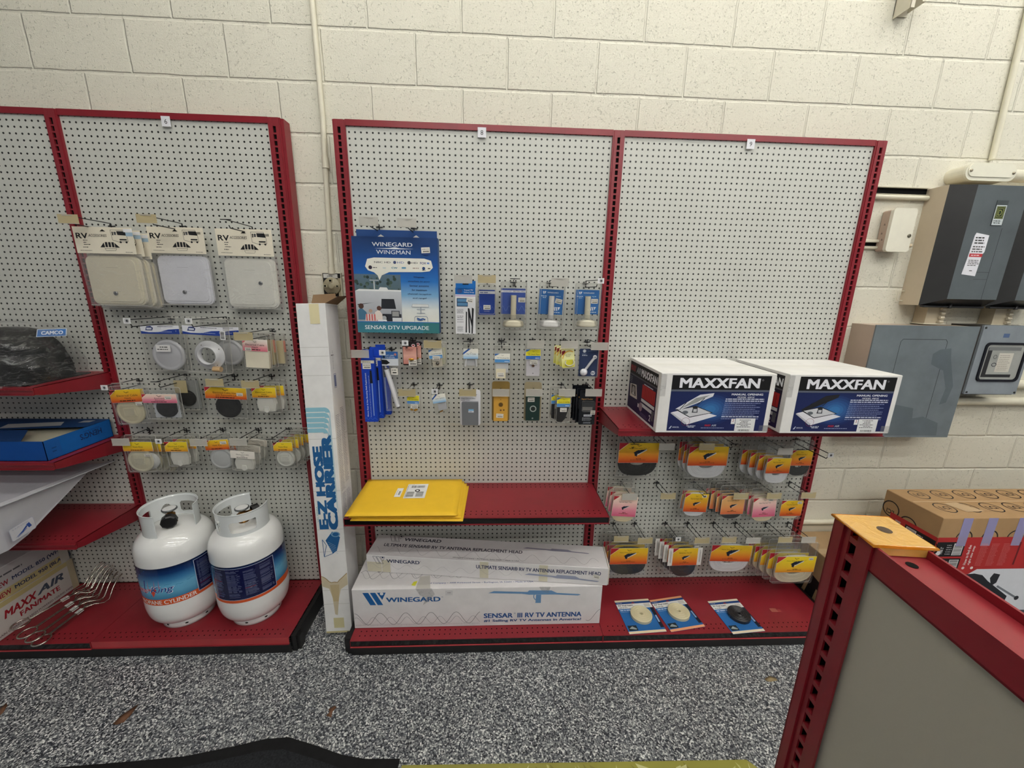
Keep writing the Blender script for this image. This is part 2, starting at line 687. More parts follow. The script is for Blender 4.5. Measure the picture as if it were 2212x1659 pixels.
# ceiling lamps of the shop, rows of four-foot strips
def lamp(x, y, first=[]):
    lab = 'white fluorescent strip lamp on the shop ceiling above the aisle'
    if not first:
        t = thing('ceiling_light', (x, y, 170), lab, 'light', 'ceiling strip lamps')
        h = MB(); h.box(-25, 25, -3.2, 3.2, -3.4, 0, (235, 235, 230), 'beige'); h.build('lamp_housing', t)
        for s in (-1, 1):
            d = MB(); d.box(-24, 24, s * 1.6 - 0.55, s * 1.6 + 0.55, -5.2, -3.4, WHT, 'lamp'); d.build('lamp_tube', t)
        first.append(t)
    else:
        t = copy_tree(first[0]); t.location = Vector((x, y, 170)) * IN


for lx in (-48, 18, 84, 150):
    for ly in (-38, -100, -162, -224):
        lamp(lx, ly)


# ================================================================ wall shelving
def upright(x, y0, z0, z1, parent, depth=1.9, w=2.1, trim=False):
    m = MB()
    h = w / 2
    m.box(x - h, x - 0.72, y0 + 0.10, y0 + depth, z0, z1, RED, 'redsteel')
    m.box(x + 0.72, x + h, y0 + 0.10, y0 + depth, z0, z1, RED, 'redsteel')
    m.box(x - 0.80, x - 0.26, y0, y0 + 0.3, z0, z1, REDS, 'redsteel')
    m.box(x + 0.26, x + 0.80, y0, y0 + 0.3, z0, z1, REDS, 'redsteel')
    m.box(x - 0.26, x + 0.26, y0 + 0.30, y0 + 0.38, z0, z1, BLK, 'void')
    k = 0
    zr = 93.8
    while zr - k > z0 + 1:
        zt = zr - k - 0.36
        m.box(x - 0.26, x + 0.26, y0 + 0.02, y0 + 0.12, max(z0, zt - 0.27), zt, REDS, 'redsteel')
        k += 1
    m.box(x - 0.26, x + 0.26, y0 + 0.02, y0 + 0.12, zr + 0.62, z1, REDS, 'redsteel')
    if trim:
        m.box(x + h, x + h + 0.5, y0 + 0.25, y0 + 2.3, z0, z1 - 0.1, RED, 'redsteel')
    o = m.build('upright', parent)
    return o


def dots(m, x0, x1, ys, z, step=1.0, r=0.13):
    x = x0
    while x <= x1 + 1e-6:
        for y in ys:
            m.face([(x + r * math.cos(a), y + r * 1.1 * math.sin(a), z) for a in [k * 1.0472 for k in range(6)]], BLK, 'void')
        x += step


def shelf(xl, xr, z, depth, yb, parent, style='red', brk='both', name='shelf'):
    """steel shelf: top pan, front lip, tapered end brackets"""
    m = MB()
    yf = yb - depth
    m.box(xl + 0.06, xr - 0.06, yf, yb, z - 0.08, z, REDS, 'redsteel')
    if style == 'red':
        m.box(xl + 0.06, xr - 0.06, yf - 0.05, yf + 0.03, z - 1.25, z, REDS, 'redsteel')
        m.box(xl + 0.06, xr - 0.06, yf - 0.32, yf, z - 0.42, z - 0.30, REDS, 'redsteel')
        m.box(xl + 0.06, xr - 0.06, yf - 0.32, yf, z - 1.25, z - 1.13, REDS, 'redsteel')
    else:
        m.box(xl + 0.06, xr - 0.06, yf - 0.02, yf + 0.03, z - 1.35, z, REDS, 'redsteel')
        m.box(xl + 0.06, xr - 0.06, yf - 0.22, yf, z - 0.12, z, REDS, 'redsteel')
        m.box(xl + 0.06, xr - 0.06, yf - 0.34, yf, z - 1.42, z - 1.30, REDS, 'redsteel')
        m.box(xl + 0.14, xr - 0.14, yf - 0.10, yf - 0.02, z - 1.30, z - 0.12, BLK, 'gloss')
        m.box(xl + 0.06, xl + 0.14, yf - 0.22, yf, z - 1.35, z, REDS, 'redsteel')
        m.box(xr - 0.14, xr - 0.06, yf - 0.22, yf, z - 1.35, z, REDS, 'redsteel')
    dots(m, xl + 1.5, xr - 1.5, (yf + 0.9, yf + 1.9), z + 0.006)
    dots(m, xl + 1.5, xr - 1.5, (yb - 0.9, yb - 1.9), z + 0.006)
    m.build(name, parent)
    for side, xx in (('l', xl), ('r', xr)):
        if brk in ('both', side):
            b = MB()
            dx = 0.1
            x0 = xx + (0.06 if side == 'l' else -0.16)
            P = [(yb, z), (yf + 0.1, z), (yf + 0.1, z - 1.2), (yf + 1.2, z - 1.5), (yb - 1.5, z - 3.0), (yb, z - 3.4)]
            n = len(P)
            vs = [(x0, y, q) for y, q in P] + [(x0 + dx, y, q) for y, q in P]
            fs = [tuple(range(n)), tuple(reversed(range(n, 2 * n)))] + [(i + n, (i + 1) % n + n, (i + 1) % n, i) for i in range(n)]
            b.mesh(vs, fs, RED, 'redsteel')
            b.build('shelf_bracket', parent)


def deck(xl, xr, z, depth, yb, parent, style, kick_l=True, kick_r=True):
    m = MB()
    yf = yb - depth
    m.box(xl + 0.03, xr - 0.03, yf, yb, z - 0.08, z, REDS, 'redsteel')
    if style == 'red':
        m.box(xl + 0.03, xr - 0.03, yf - 0.06, yf + 0.03, z - 1.35, z, (178, 62, 66), 'redsteel')
        m.box(xl + 0.03, xr - 0.03, yf - 0.2, yf, z - 1.45, z - 1.3, REDS, 'redsteel')
    else:
        m.box(xl + 0.03, xr - 0.03, yf - 0.20, yf, z - 0.10, z, REDS, 'redsteel')
        m.box(xl + 0.03, xr - 0.03, yf - 0.30, yf, z - 1.50, z - 1.40, (178, 62, 66), 'redsteel')
        m.box(xl + 0.10, xr - 0.10, yf - 0.10, yf + 0.02, z - 1.40, z - 0.10, BLK, 'gloss')
        m.box(xl + 0.03, xl + 0.10, yf - 0.20, yf + 0.02, z - 1.45, z, REDS, 'redsteel')
        m.box(xr - 0.10, xr - 0.03, yf - 0.20, yf + 0.02, z - 1.45, z, REDS, 'redsteel')
    dots(m, xl + 1.5, xr - 1.5, (yf + 0.9, yf + 1.9), z + 0.006)
    dots(m, xl + 1.5, xr - 1.5, (yb - 1.0, yb - 2.0), z + 0.006)
    m.build('base_deck', parent)
    k = MB()
    k.box(xl, xr, yf + 0.25, yf + 0.5, 0.02, z - 1.3, BLK, 'blacksteel')
    k.build('kick_plate', parent)


def end_foot(x, side, z, depth, yb, parent):
    b = MB()
    x0, x1 = (x, x + 0.9) if side > 0 else (x - 0.9, x)
    b.box(x0, x1, yb - depth + 0.6, yb, 0.02, z - 0.25, BLK, 'blacksteel')
    b.box(min(x0, x1) + (0.9 if side > 0 else -0.55), max(x0, x1) + (0.55 if side > 0 else -0.9), yb - depth + 1.0, yb - depth + 2.6, 0.02, z - 0.6, BLK, 'blacksteel')
    b.build('end_foot', parent)


def panel(x0, nh, yb, zrow0, parent, up=0.9, down=90.0):
    """perforated panel; first hole of the top row at x0"""
    m = MB()
    m.box(-1.5, nh + 0.5, 0, 0.22, -down, up, WHT, 'pegboard')
    m.build('pegboard_panel', parent, loc=(x0, yb, zrow0))
    s = MB()
    s.box(-1.0, nh, -0.09, 0, -52.78, -52.22, (206, 205, 194), 'beige')
    s.build('panel_seam_strip', parent, loc=(x0, yb, zrow0))


def top_rail(xl, xr, yb, z0, parent):
    m = MB()
    m.box(xl + 1.0, xr - 1.0, yb - 0.30, yb + 1.0, z0, z0 + 0.95, RED, 'redsteel')
    m.build('top_rail', parent)


def number_tag(t, px, py, yb, parent):
    P = at(px, py, Y=yb - 0.42)
    m = MB()
    m.box(-0.72, 0.72, 0, 0.04, -0.78, 0.78, (228, 228, 232), 'paper')
    f = Face(m, (-0.72, 0, -0.78), (1, 0, 0), (0, 0, 1))
    f.text(t, 0.72, 0.4, 0.72, None, (40, 40, 40), 1, al='c')
    m.build('number_tag', parent, loc=P)


# right unit: bays 8 and 9
RU = thing('shelving_unit', (0, 0, 0), 'two-bay red shelving unit with pegboard back numbered 8 and 9', 'shelving')
for x in (-48, 0, 48):
    upright(x, -0.45, 0.1 if x else 0.1, 95.55, RU)
panel(-46.5, 46, 0, 93.8, RU)
panel(1.5, 46, 0, 93.8, RU)
top_rail(-48, 0, 0, 94.7, RU)
top_rail(0, 48, 0, 94.7, RU)
number_tag('8', 1041, 286, 0, RU)
number_tag('9', 1622, 311, 0, RU)
shelf(-48, 0, 28.1, 12.86, 0, RU, 'black')
shelf(0.1, 48.3, 45.2, 13.03, 0, RU, 'red')
deck(-48, 0, 3.75, 15.0, 0, RU, 'black')
deck(0, 48, 3.75, 15.0, 0, RU, 'black')
end_foot(-48.0, -1, 3.75, 15, 0, RU)
end_foot(48.0, 1, 3.75, 15, 0, RU)

# left unit: bay 6 and the one beyond the frame
LY, LZ, LX = 0.86, 93.98, -77.09
LU = thing('shelving_unit', (LX, LY, 0), 'red shelving unit with pegboard back numbered 6 and side shelves at the left', 'shelving')


def off(o):
    for c in kids(o):
        c.location -= Vector((LX, LY, 0)) * IN


for x in (LX - 18, LX + 18):
    upright(x, LY - 0.45, 0.1, 95.75, LU, trim=(x > LX))
upright(LX - 54, LY - 0.45, 0.1, 95.75, LU)
panel(LX - 16.5, 34, LY, LZ, LU)
panel(LX - 52.5, 34, LY, LZ, LU)
top_rail(LX - 18, LX + 18, LY, LZ + 0.9, LU)
top_rail(LX - 54, LX - 18, LY, LZ + 0.9, LU)
number_tag('6', 358, 262, LY, LU)
for z in (51.45, 38.5, 23.2):
    shelf(LX - 54, LX - 18, z, 13.0, LY, LU, 'red')
deck(LX - 18, LX + 17.5, 3.75, 15.0, LY, LU, 'red')
deck(LX - 54, LX - 18, 3.75, 15.0, LY, LU, 'black')
end_foot(LX + 17.5, 1, 3.75, 15, LY, LU)
off(LU)

# foreground run, seen from the aisle side
D = Vector((-0.106, -0.9944, 0)).normalized()      # along the run, towards the camera
NX = Vector((0.9944, -0.106, 0)).normalized()      # through its thickness
P0 = Vector((-3.77, -58.35, 57.0))
FU = thing('shelving_unit', (P0.x, P0.y, 0), 'red framed shelving run with plain grey panel in the right foreground', 'shelving')
MF = Matrix((NX, D, Vector((0, 0, 1)))).transposed().to_4x4()
MF.translation = Vector((0, 0, 0))


def fb():
    m = MB(); m.T = MF
    return m


# local: x through the thickness (0 = aisle face), y along the run towards the camera, z up
m = fb()
m.box(0.0, 0.12, 0.0, 0.62, 0, 57, RED, 'redsteel')
m.box(0.12, 0.24, 0.62, 0.95, 0, 57, RED, 'redsteel')
m.box(0.12, 0.24, 1.40, 1.75, 0, 57, RED, 'redsteel')
m.box(0.0, 0.12, 1.75, 2.30, 0, 57, RED, 'redsteel')
m.box(0.0, 2.5, 0.0, 0.1, 0, 57, RED, 'redsteel')
m.box(2.38, 2.5, 0.0, 2.3, 0, 57, RED, 'redsteel')
m.box(0.62, 0.66, 0.3, 2.2, 0, 56.5, BLK, 'void')
k = 0
while k < 56:
    zt = 56.62 - k
    m.box(0.13, 0.62, 0.93, 1.42, zt - 0.30, zt, REDS, 'redsteel')
    k += 1
m.build('upright', FU)
m = fb(); m.box(0.24, 0.40, 1.85, 62, 3, 55.9, WHT, 'hardboard'); m.box(2.05, 2.2, 2.3, 62, 3, 55.9, WHT, 'hardboard'); m.build('back_panel', FU)
m = fb()
m.box(0.10, 0.22, 2.3, 62, 55.7, 57.0, RED, 'redsteel')
m.box(2.30, 2.42, 2.3, 62, 55.7, 57.0, RED, 'redsteel')
m.box(0.22, 2.30, 2.3, 62, 56.50, 56.62, REDS, 'redsteel')
m.box(0.10, 0.42, 2.3, 62, 55.7, 55.8, RED, 'redsteel')
m.build('top_rail', FU)
m = fb()
m.bbox(-0.05, 2.72, -0.12, 2.42, 57.02, 57.16, 0.06, (240, 190, 70), 'amber')
m.box(0.2, 2.3, 2.30, 2.44, 56.66, 57.02, (240, 190, 70), 'amber')
m.tube([(-.05, -.12, 57.09), (2.72, -.12, 57.09), (2.72, 2.42, 57.09), (-.05, 2.42, 57.09)], .07, (222, 140, 34), 'gloss', 6, closed=True)
m.lathe([(0.30, 57.17), (0.0, 57.172)], (1.45, 1.15, 0), 'z', 14, (60, 35, 10), 'gloss')
m.build('post_cap', FU)
m = fb(); m.lathe([(0.22, 56.64), (0.0, 56.641)], (1.2, 3.0, 0), 'z', 12, BLK, 'void'); m.build('rail_hole', FU)

# ================================================================ conduits and electrical gear on the wall
CRM = (222, 217, 196)
PY = WALLY - 0.55
t = thing('wall_conduit', (-51.9, PY, 95), 'cream painted vertical conduit running down to the round wall outlet', 'pipe')
a, b, c = at(674, 0, Y=PY), at(697, 255, Y=PY), at(716, 588, Y=PY)
up_ = a + (a - b).normalized() * 40
o = Vector((-51.9, PY, 95))
m = MB(); m.tube([up_ - o, a - o, b - o, c - o], 0.44, CRM, 'beige', 10); m.build('pipe_run', t)
m = MB(); q = at(703, 352, Y=PY) - o; m.tube([q + Vector((0, 0, 0.9)), q - Vector((0, 0, 0.9))], 0.58, CRM, 'beige', 10); m.build('pipe_coupling', t)
m = MB(); q = c - o; m.tube([q + Vector((0, 0, 0.9)), q - Vector((0, 0, 0.3))], 0.6, CRM, 'beige', 10); m.build('pipe_coupling', t)

A = at(697, 590, Y=WALLY - 0.3); B = at(740, 641, Y=WALLY - 0.3)
cx, cz, w, h = (A.x + B.x) / 2, (A.z + B.z) / 2, abs(B.x - A.x), abs(A.z - B.z)
t = thing('wall_outlet', (cx, WALLY, cz), 'square wall box with a round multi-slot socket below the conduit', 'outlet')
m = MB()
m.box(-w / 2, w / 2, -0.35, -0.3, -h / 2, h / 2, (20, 19, 17), 'plastic')
for x0, x1, z0, z1 in ((-w / 2 - .12, -w / 2, -h / 2, h / 2), (w / 2, w / 2 + .12, -h / 2, h / 2), (-w / 2 - .12, w / 2 + .12, h / 2, h / 2 + .12), (-w / 2 - .12, w / 2 + .12, -h / 2 - .12, -h / 2)):
    m.box(x0, x1, -0.6, 0, z0, z1, CRM, 'beige')
m.box(w * 0.32, w / 2, -0.42, -0.3, -h / 2, h / 2 * 0.6, (168, 158, 130), 'beige')
m.build('box_body', t)
m = MB()
m.lathe([(1.62, 0.0), (1.62, 0.35), (1.5, 0.5), (0.62, 0.55), (0.60, 0.75), (0.30, 0.78), (0, 0.78)], (0, -0.35, -0.2), 'y', 28, (160, 152, 126), 'beige')
for x, z, ww, hh in ((-1.15, 0.0, 0.3, 0.26), (1.1, 0.0, 0.28, 0.24), (-0.1, 1.0, 0.34, 0.3)):
    m.box(x - ww, x + ww, -1.05, -0.8, z - hh - 0.2, z + hh - 0.2, (176, 168, 140), 'beige')
    m.box(x - ww * .6, x + ww * .6, -1.07, -1.04, z - hh * .6 - 0.2, z + hh * .6 - 0.2, BLK, 'void')
for k in range(5):
    m.box(-0.6 + k * 0.28, -0.48 + k * 0.28, -0.95, -0.8, -1.66, -1.46, BLK, 'void')
m.build('round_socket', t)
m = MB(); m.box(-w * .44, w * .34, -0.62, -0.5, h * .30, h * .47, (205, 204, 196), 'paper')
f = Face(m, (-w * .44, -0.62, h * .30), (1, 0, 0), (0, 0, 1)); f.greek(0.7, 1.9, 0.25, 0.12, (90, 90, 90)); m.build('paper_label', t)

# right-hand vertical conduit
a, b, c = at(2143, 345, Y=PY), at(2169.5, 235, Y=PY), at(2200, 110, Y=PY)
m = MB(); m.tube([a, b, c, c + (c - b).normalized() * 20], 0.5, CRM, 'beige', 10)
tag(m.build('wall_conduit'), 'cream vertical conduit rising from the oval fitting at upper right', 'pipe')
# oval conduit body
L_, R_ = at(2086, 372, Y=-0.6), at(2196, 374, Y=-0.6)
T_, B_ = at(2140, 352, Y=-0.6), at(2140, 391, Y=-0.6)
cx, cz, w, h = (L_.x + R_.x) / 2, (T_.z + B_.z) / 2, R_.x - L_.x, T_.z - B_.z
t = thing('conduit_fitting', (cx, WALLY, cz), 'cream oval conduit fitting with screwed cover above the grey enclosure', 'fitting')
m = MB(); m.prism(rrect(w * 0.96, h * 0.94, h * 0.46, n=6), -3.3, 0, CRM, 'beige', smooth=False); m.build('fitting_body', t)
m = MB(); m.prism(rrect(w, h, h * 0.49, n=6), -3.8, -3.4, (232, 229, 210), 'beige'); m.prism(rrect(w * .93, h * .74, h * 0.36, 0, h * 0.08, n=6), -3.95, -3.8, (236, 233, 214), 'beige')
m.build('cover_plate', t)
for s in (-1, 1):
    m = MB(); m.lathe([(0.26, 0), (0.24, 0.14), (0, 0.18)], (s * w * 0.42, -3.95, -0.1 * s), 'y', 10, (170, 160, 140), 'wire'); m.build('screw', t)
m = MB(); m.tube([(w * .45, -2.0, 0), (w * .45 + 14, -2.0, 0)], 1.1, CRM, 'beige', 12); m.build('pipe_stub', t)

# horizontal conduits
for (z, r, x0, x1, lab) in ((87.05, 0.45, 47, 62.4, 'cream horizontal conduit running into the left side of the grey enclosure'),
                            (79.0, 0.30, 47, 54.6, 'thin cream conduit, upper of two entering the beige junction box'),
                            (77.75, 0.30, 47, 54.6, 'thin cream conduit, lower of two entering the beige junction box'),
                            (50.2, 0.95, 86.5, 130, 'thick cream horizontal pipe beside the cabinet with the gasket door'),
                            (46.4, 0.95, 75.2, 130, 'thick cream horizontal pipe below the cabinet with the gasket door'),
                            (16.4, 0.6, 49, 140, 'cream horizontal pipe low on the wall behind the stacked cartons')):
    m = MB(); m.tube([(0, 0, 0), (x1 - x0, 0, 0)], r, CRM, 'beige', 12)
    tag(m.build('wall_conduit', loc=(x0, WALLY - r - 0.1, z)), lab, 'pipe')
for z0, z1, x1, lab in ((87.55, 88.9, 62.4, 'cream strut channel with dark slot above the conduit beside the grey enclosure'), (77.95, 78.9, 54.6, 'short strut channel with dark slot left of the small junction box')):
    m = MB(); m.box(0, x1 - 47, -.7, 0, z1 - z0 - .14, z1 - z0, CRM, 'beige'); m.box(0, x1 - 47, -.7, 0, 0, .06, CRM, 'beige'); m.box(0, x1 - 47, -.12, 0, .06, z1 - z0 - .14, (24, 24, 20), 'void')
    tag(m.build('strut_channel', loc=(47, WALLY - .02, z0)), lab, 'channel')
m = MB(); m.box(49, 140, WALLY - 0.5, WALLY, 0, 15.2, (205, 198, 178), 'beige'); o = m.build('baseboard_back'); o['kind'] = 'structure'

# small junction box
t = thing('junction_box', (56.7, WALLY, 80.8), 'small cream rounded junction box left of the grey enclosure', 'electrical box')
m = MB(); m.bbox(-2.2, 2.2, -1.9, 0, -3.75, 3.75, 0.2, (190, 168, 150), 'beige')
f = Face(m, (-2.2, 0, -3.75), (0, -1, 0), (0, 0, 1))
for u, v in ((0.9, 4.8), (0.7, 3.2), (1.0, 2.0)):
    f.rect(u, v, u + 0.35, v + 0.1, (70, 60, 55)); f.rect(u + .12, v, u + 0.2, v + 0.35, (70, 60, 55))
m.build('box_body', t)
m = MB(); m.prism(rrect(4.7, 7.9, 0.55), -2.55, -1.9, (232, 228, 210), 'beige'); m.build('cover_plate', t)
m = MB()
m.lathe([(0.34, 0), (0.34, 0.12), (0.18, 0.16), (0, 0.1)], (1.75, -2.55, -1.0), 'y', 12, (120, 116, 100), 'wire'); m.build('latch', t)
m = MB(); m.tube([(2.3, -1.2, -2.6), (3.5, -1.2, -2.6)], 0.26, CRM, 'beige', 8); m.tube([(3.2, -1.2, -2.6), (4.0, -1.2, -2.6)], 0.4, (216, 200, 170), 'beige', 6); m.build('cable_nut', t)

GRY = (100, 108, 111)


def big_enclosure(x0, x1, lab, marks):
    t = thing('breaker_enclosure', (x0, WALLY, 66.8), lab, 'electrical enclosure')
    w = x1 - x0
    m = MB(); m.box(0, w, -3.9, 0, 0, 21.9, (198, 184, 160), 'beige'); m.build('box_body', t)
    # bevelled cover
    m = MB()
    yo, yi = -3.9, -6.3
    bx, bz = 2.7, 1.3
    O = [(0, yo, 0), (w, yo, 0), (w, yo, 21.9), (0, yo, 21.9)]
    I = [(bx, yi, bz), (w - bx * .35, yi, bz), (w - bx * .35, yi, 21.9 - .5), (bx, yi, 21.9 - .5)]
    vs = O + I
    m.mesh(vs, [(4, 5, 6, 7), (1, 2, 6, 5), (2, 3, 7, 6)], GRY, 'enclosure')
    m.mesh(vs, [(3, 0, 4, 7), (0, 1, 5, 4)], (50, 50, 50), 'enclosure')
    f = Face(m, (0, yi, 0), (1, 0, 0), (0, 0, 1))
    f.rect(w * .70, bz, w * .70 + .07, 14.2, (30, 33, 34))
    f.rect(w * .50, 6.3, w * .70, 6.36, (50, 55, 56)); f.rect(w * .50, 5.0, w * .70, 5.05, (50, 55, 56))
    m.build('cover', t)
    m = MB(); m.box(0.3, w - 0.6, yo - 0.5, yo, -0.35, 0.0, (60, 62, 64), 'enclosure'); m.tube([(0.3, yo - .6, -0.2), (w - .8, yo - .6, -0.2)], 0.2, (40, 40, 42), 'plastic', 8)
    m.lathe([(0.32, -0.5), (0.32, 0.3), (0, 0.3)], (w * .42, yo - .7, 0), 'z', 8, BLK, 'plastic'); m.build('bottom_latch', t)
    if marks:
        m = MB(); x, z = w * .52, 14.6
        m.box(x, x + 2.2, yi - 0.08, yi - 0.02, z, z + 4.3, (70, 78, 80), 'plastic')
        f = Face(m, (x, yi - 0.08, z), (1, 0, 0), (0, 0, 1))
        f.rect(0.1, 0.1, 2.1, 3.5, (196, 204, 206)); f.l = 1
        f.rect(0.25, 1.15, 1.95, 3.3, (30, 42, 24))
        for k in range(2):
            a_ = 0.38 + k * 0.22
            f.lines([(a_, 1.27 + k * .25), (2.2 - a_, 1.27 + k * .25), (2.2 - a_, 3.18 - k * .25), (a_, 3.18 - k * .25)], 0.09, (140, 146, 84), True)
        f.text('D', 1.1, 1.75, 0.95, 0.66, (150, 156, 90), 1, al='c')
        f.greek(0.3, 1.9, 0.72, 0.16, (60, 70, 70)); f.greek(0.35, 1.8, 0.38, 0.16, (60, 70, 70))
        m.build('maker_badge', t)
        m = MB()
        pts = [(4.2, 5.9), (7.0, 5.6), (7.2, 9.5), (7.5, 10.0), (7.5, 12.9), (4.9, 13.3), (4.7, 12.8), (4.5, 9.0)]
        m.prism(pts, yi - 0.04, yi - 0.01, (232, 232, 238), 'paper')
        f = Face(m, (4.5, yi - 0.04, 5.9), (1, 0, 0), (0, 0, 1))
        f.block(0.5, 5.4, 2.7, 6.8, 3, (60, 60, 60)); f.block(0.4, 3.9, 2.8, 5.2, 3, (90, 90, 90))
        f.rect(0.15, 3.15, 2.75, 3.75, (190, 60, 66)); f.l = 1; f.greek(0.5, 2.3, 3.35, 0.18, (235, 200, 200)); f.l = 0
        f.block(0.3, 1.5, 2.6, 2.7, 4, (110, 110, 110)); f.greek(1.0, 1.7, 0.6, 0.14, (70, 70, 70))
        m.build('warning_label', t)
    return t


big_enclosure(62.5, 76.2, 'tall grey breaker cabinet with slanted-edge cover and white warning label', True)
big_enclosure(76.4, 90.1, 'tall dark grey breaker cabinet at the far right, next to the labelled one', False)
for xx in (68.3, 82.9):
    m = MB(); m.box(-2.0, 2.0, -2.4, 0, -1.6, 1.95, (196, 184, 158), 'beige')
    m.box(-2.3, 2.2, -2.55, 0, -1.75, -1.5, CRM, 'beige')
    for k in range(4):
        m.tube([(0.6, -2.7, -1.2 + k * 0.85), (1.5, -2.7, -1.2 + k * 0.85)], 0.26, (216, 206, 184), 'beige', 8)
    tag(m.build('conduit_nipple', loc=(xx, WALLY - 0.1, 64.75)),
        'cream bolted coupling under the %s grey breaker enclosure' % ('left' if xx < 75 else 'right'), 'fitting')
m = MB(); m.tube([(0, 0, 0), (-1.1, 0, 0), (-1.4, 0, 0.2), (-1.4, 0, 1.7), (-1.1, 0, 1.9), (0, 0, 1.9)], 0.09, CRM, 'beige', 6)
tag(m.build('wire_bail', loc=(62.6, 2.6, 67.6)), 'small cream wire loop at the lower left of the grey enclosure', 'bracket')

t = thing('electrical_panel', (53.4, WALLY, 39.7), 'wide blue-grey smudged electrical panel partly behind the white carton', 'electrical box')
m = MB(); m.box(0, 21.4, -5.1, 0, 0, 23.1, (186, 168, 150), 'beige')
for u in (1.2, 4.2):
    m.lathe([(0.2, 0), (0, 0.1)], (0, 0, 0), 'z', 6, (150, 130, 110), 'beige')
m.build('box_body', t)
m = MB(); m.box(0, 21.6, -5.35, -5.1, -0.2, 23.2, (122, 131, 136), 'enclosure')
f = Face(m, (0, -5.35, 0), (1, 0, 0), (0, 0, 1))
f.lines([(6.2, 3.2), (15.2, 3.2), (15.6, 3.6), (15.6, 20.0), (15.2, 20.5), (6.2, 20.5), (5.8, 20.0), (5.8, 3.6)], 0.09, (34, 40, 44), True)
for P in ([(14.5, 18.5), (16.8, 18.8), (17.4, 16.5), (19.5, 11), (19.0, 7.5), (17.6, 7.0), (18.0, 10.5), (16.4, 14.2), (13.4, 15.5), (13.2, 17.6)],
          [(7.5, 0.2), (19.0, 0.2), (18.5, 3.0), (14.8, 4.4), (12.6, 4.0), (12.2, 6.2), (8.5, 6.9), (7.5, 6.8)]):
    f.poly(P, (102, 112, 118), mat='enclosure')
m.build('front_cover', t)

t = thing('meter_cabinet', (75.3, WALLY, 48.9), 'metal cabinet with black gasket window at the right edge, below the enclosures', 'electrical box')
m = MB(); m.box(0, 11.4, -5.1, 0, 0, 14.2, (62, 58, 54), 'beige'); m.build('box_body', t)
m = MB(); m.box(0.3, 11.6, -5.5, -5.1, 0.2, 14.3, (150, 158, 164), 'enclosure')
for u in (0.7, 11.2):
    for v in (0.6, 13.8):
        m.lathe([(0.2, 0), (0.2, .1), (0, .12)], (u, -5.5, v), 'y', 8, (60, 60, 60), 'wire')
f = Face(m, (0, -5.5, 0), (1, 0, 0), (0, 0, 1)); f.rect(4.9, 11.9, 6.2, 12.7, (84, 104, 140))
m.build('front_cover', t)
m = MB(); O = rrect(9.0, 8.0, 0.9, 6.2, 6.9, 4); Q = rrect(8.2, 7.2, 0.7, 6.2, 6.9, 4); n = len(O)
vs = [(x, -5.75, z) for x, z in O] + [(x, -5.75, z) for x, z in Q] + [(x, -5.5, z) for x, z in O] + [(x, -5.5, z) for x, z in Q]
fs = []
for i in range(n):
    j = (i + 1) % n
    fs += [(i, j, n + j, n + i), (2 * n + i, 2 * n + j, j, i), (n + i, n + j, 3 * n + j, 3 * n + i)]
m.mesh(vs, fs, (34, 35, 42), 'rubber'); m.build('window_gasket', t)
m = MB(); m.prism(rrect(8.1, 7.1, 0.7, 6.2, 6.9, 4), -5.56, -5.5, (176, 178, 172), 'enclosure')
f = Face(m, (2.2, -5.56, 3.4), (1, 0, 0), (0, 0, 1)); f.rect(0.35, 0.5, 1.3, 6.5, (44, 44, 46)); f.rect(0.35, 0.4, 6.8, 1.0, (44, 44, 46)); f.rect(0.5, 5.9, 7.4, 6.6, (120, 122, 122))
f.l = 1; f.rect(3.0, 1.5, 6.1, 5.4, (206, 202, 190)); f.l = 2; f.block(3.3, 1.8, 5.9, 5.1, 9, (150, 146, 136), 0.3)
f.ring(2.3, 4.6, 0.4, 0.08, (60, 60, 60)); f.ring(2.5, 3.0, 0.55, 0.14, (50, 50, 60), 0.4)
m.build('window_recess', t)

# hanging strut bracket at the top edge
P = at(1966, 27, Y=1.2)
m = MB()
m.box(-1.25, -1.13, -1.2, 1.9, 0, 30, (206, 200, 180), 'beige'); m.box(-1.25, 1.25, 1.78, 1.9, 0.4, 30, (206, 200, 180), 'beige'); m.box(1.13, 1.25, -1.2, 1.9, 0.9, 30, (206, 200, 180), 'beige')
m.box(-1.25, -0.6, -1.25, -1.13, 0.0, 30, (206, 200, 180), 'beige'); m.box(0.6, 1.25, -1.25, -1.13, 0.9, 30, (206, 200, 180), 'beige')
tag(m.build('strut_bracket', loc=P), 'cream steel strut bracket hanging from above at the top edge', 'bracket')

# ================================================================ peg hooks
LB = LY     # board plane of the left unit
TAN, HAZ = 'tanhaze', 'haze'


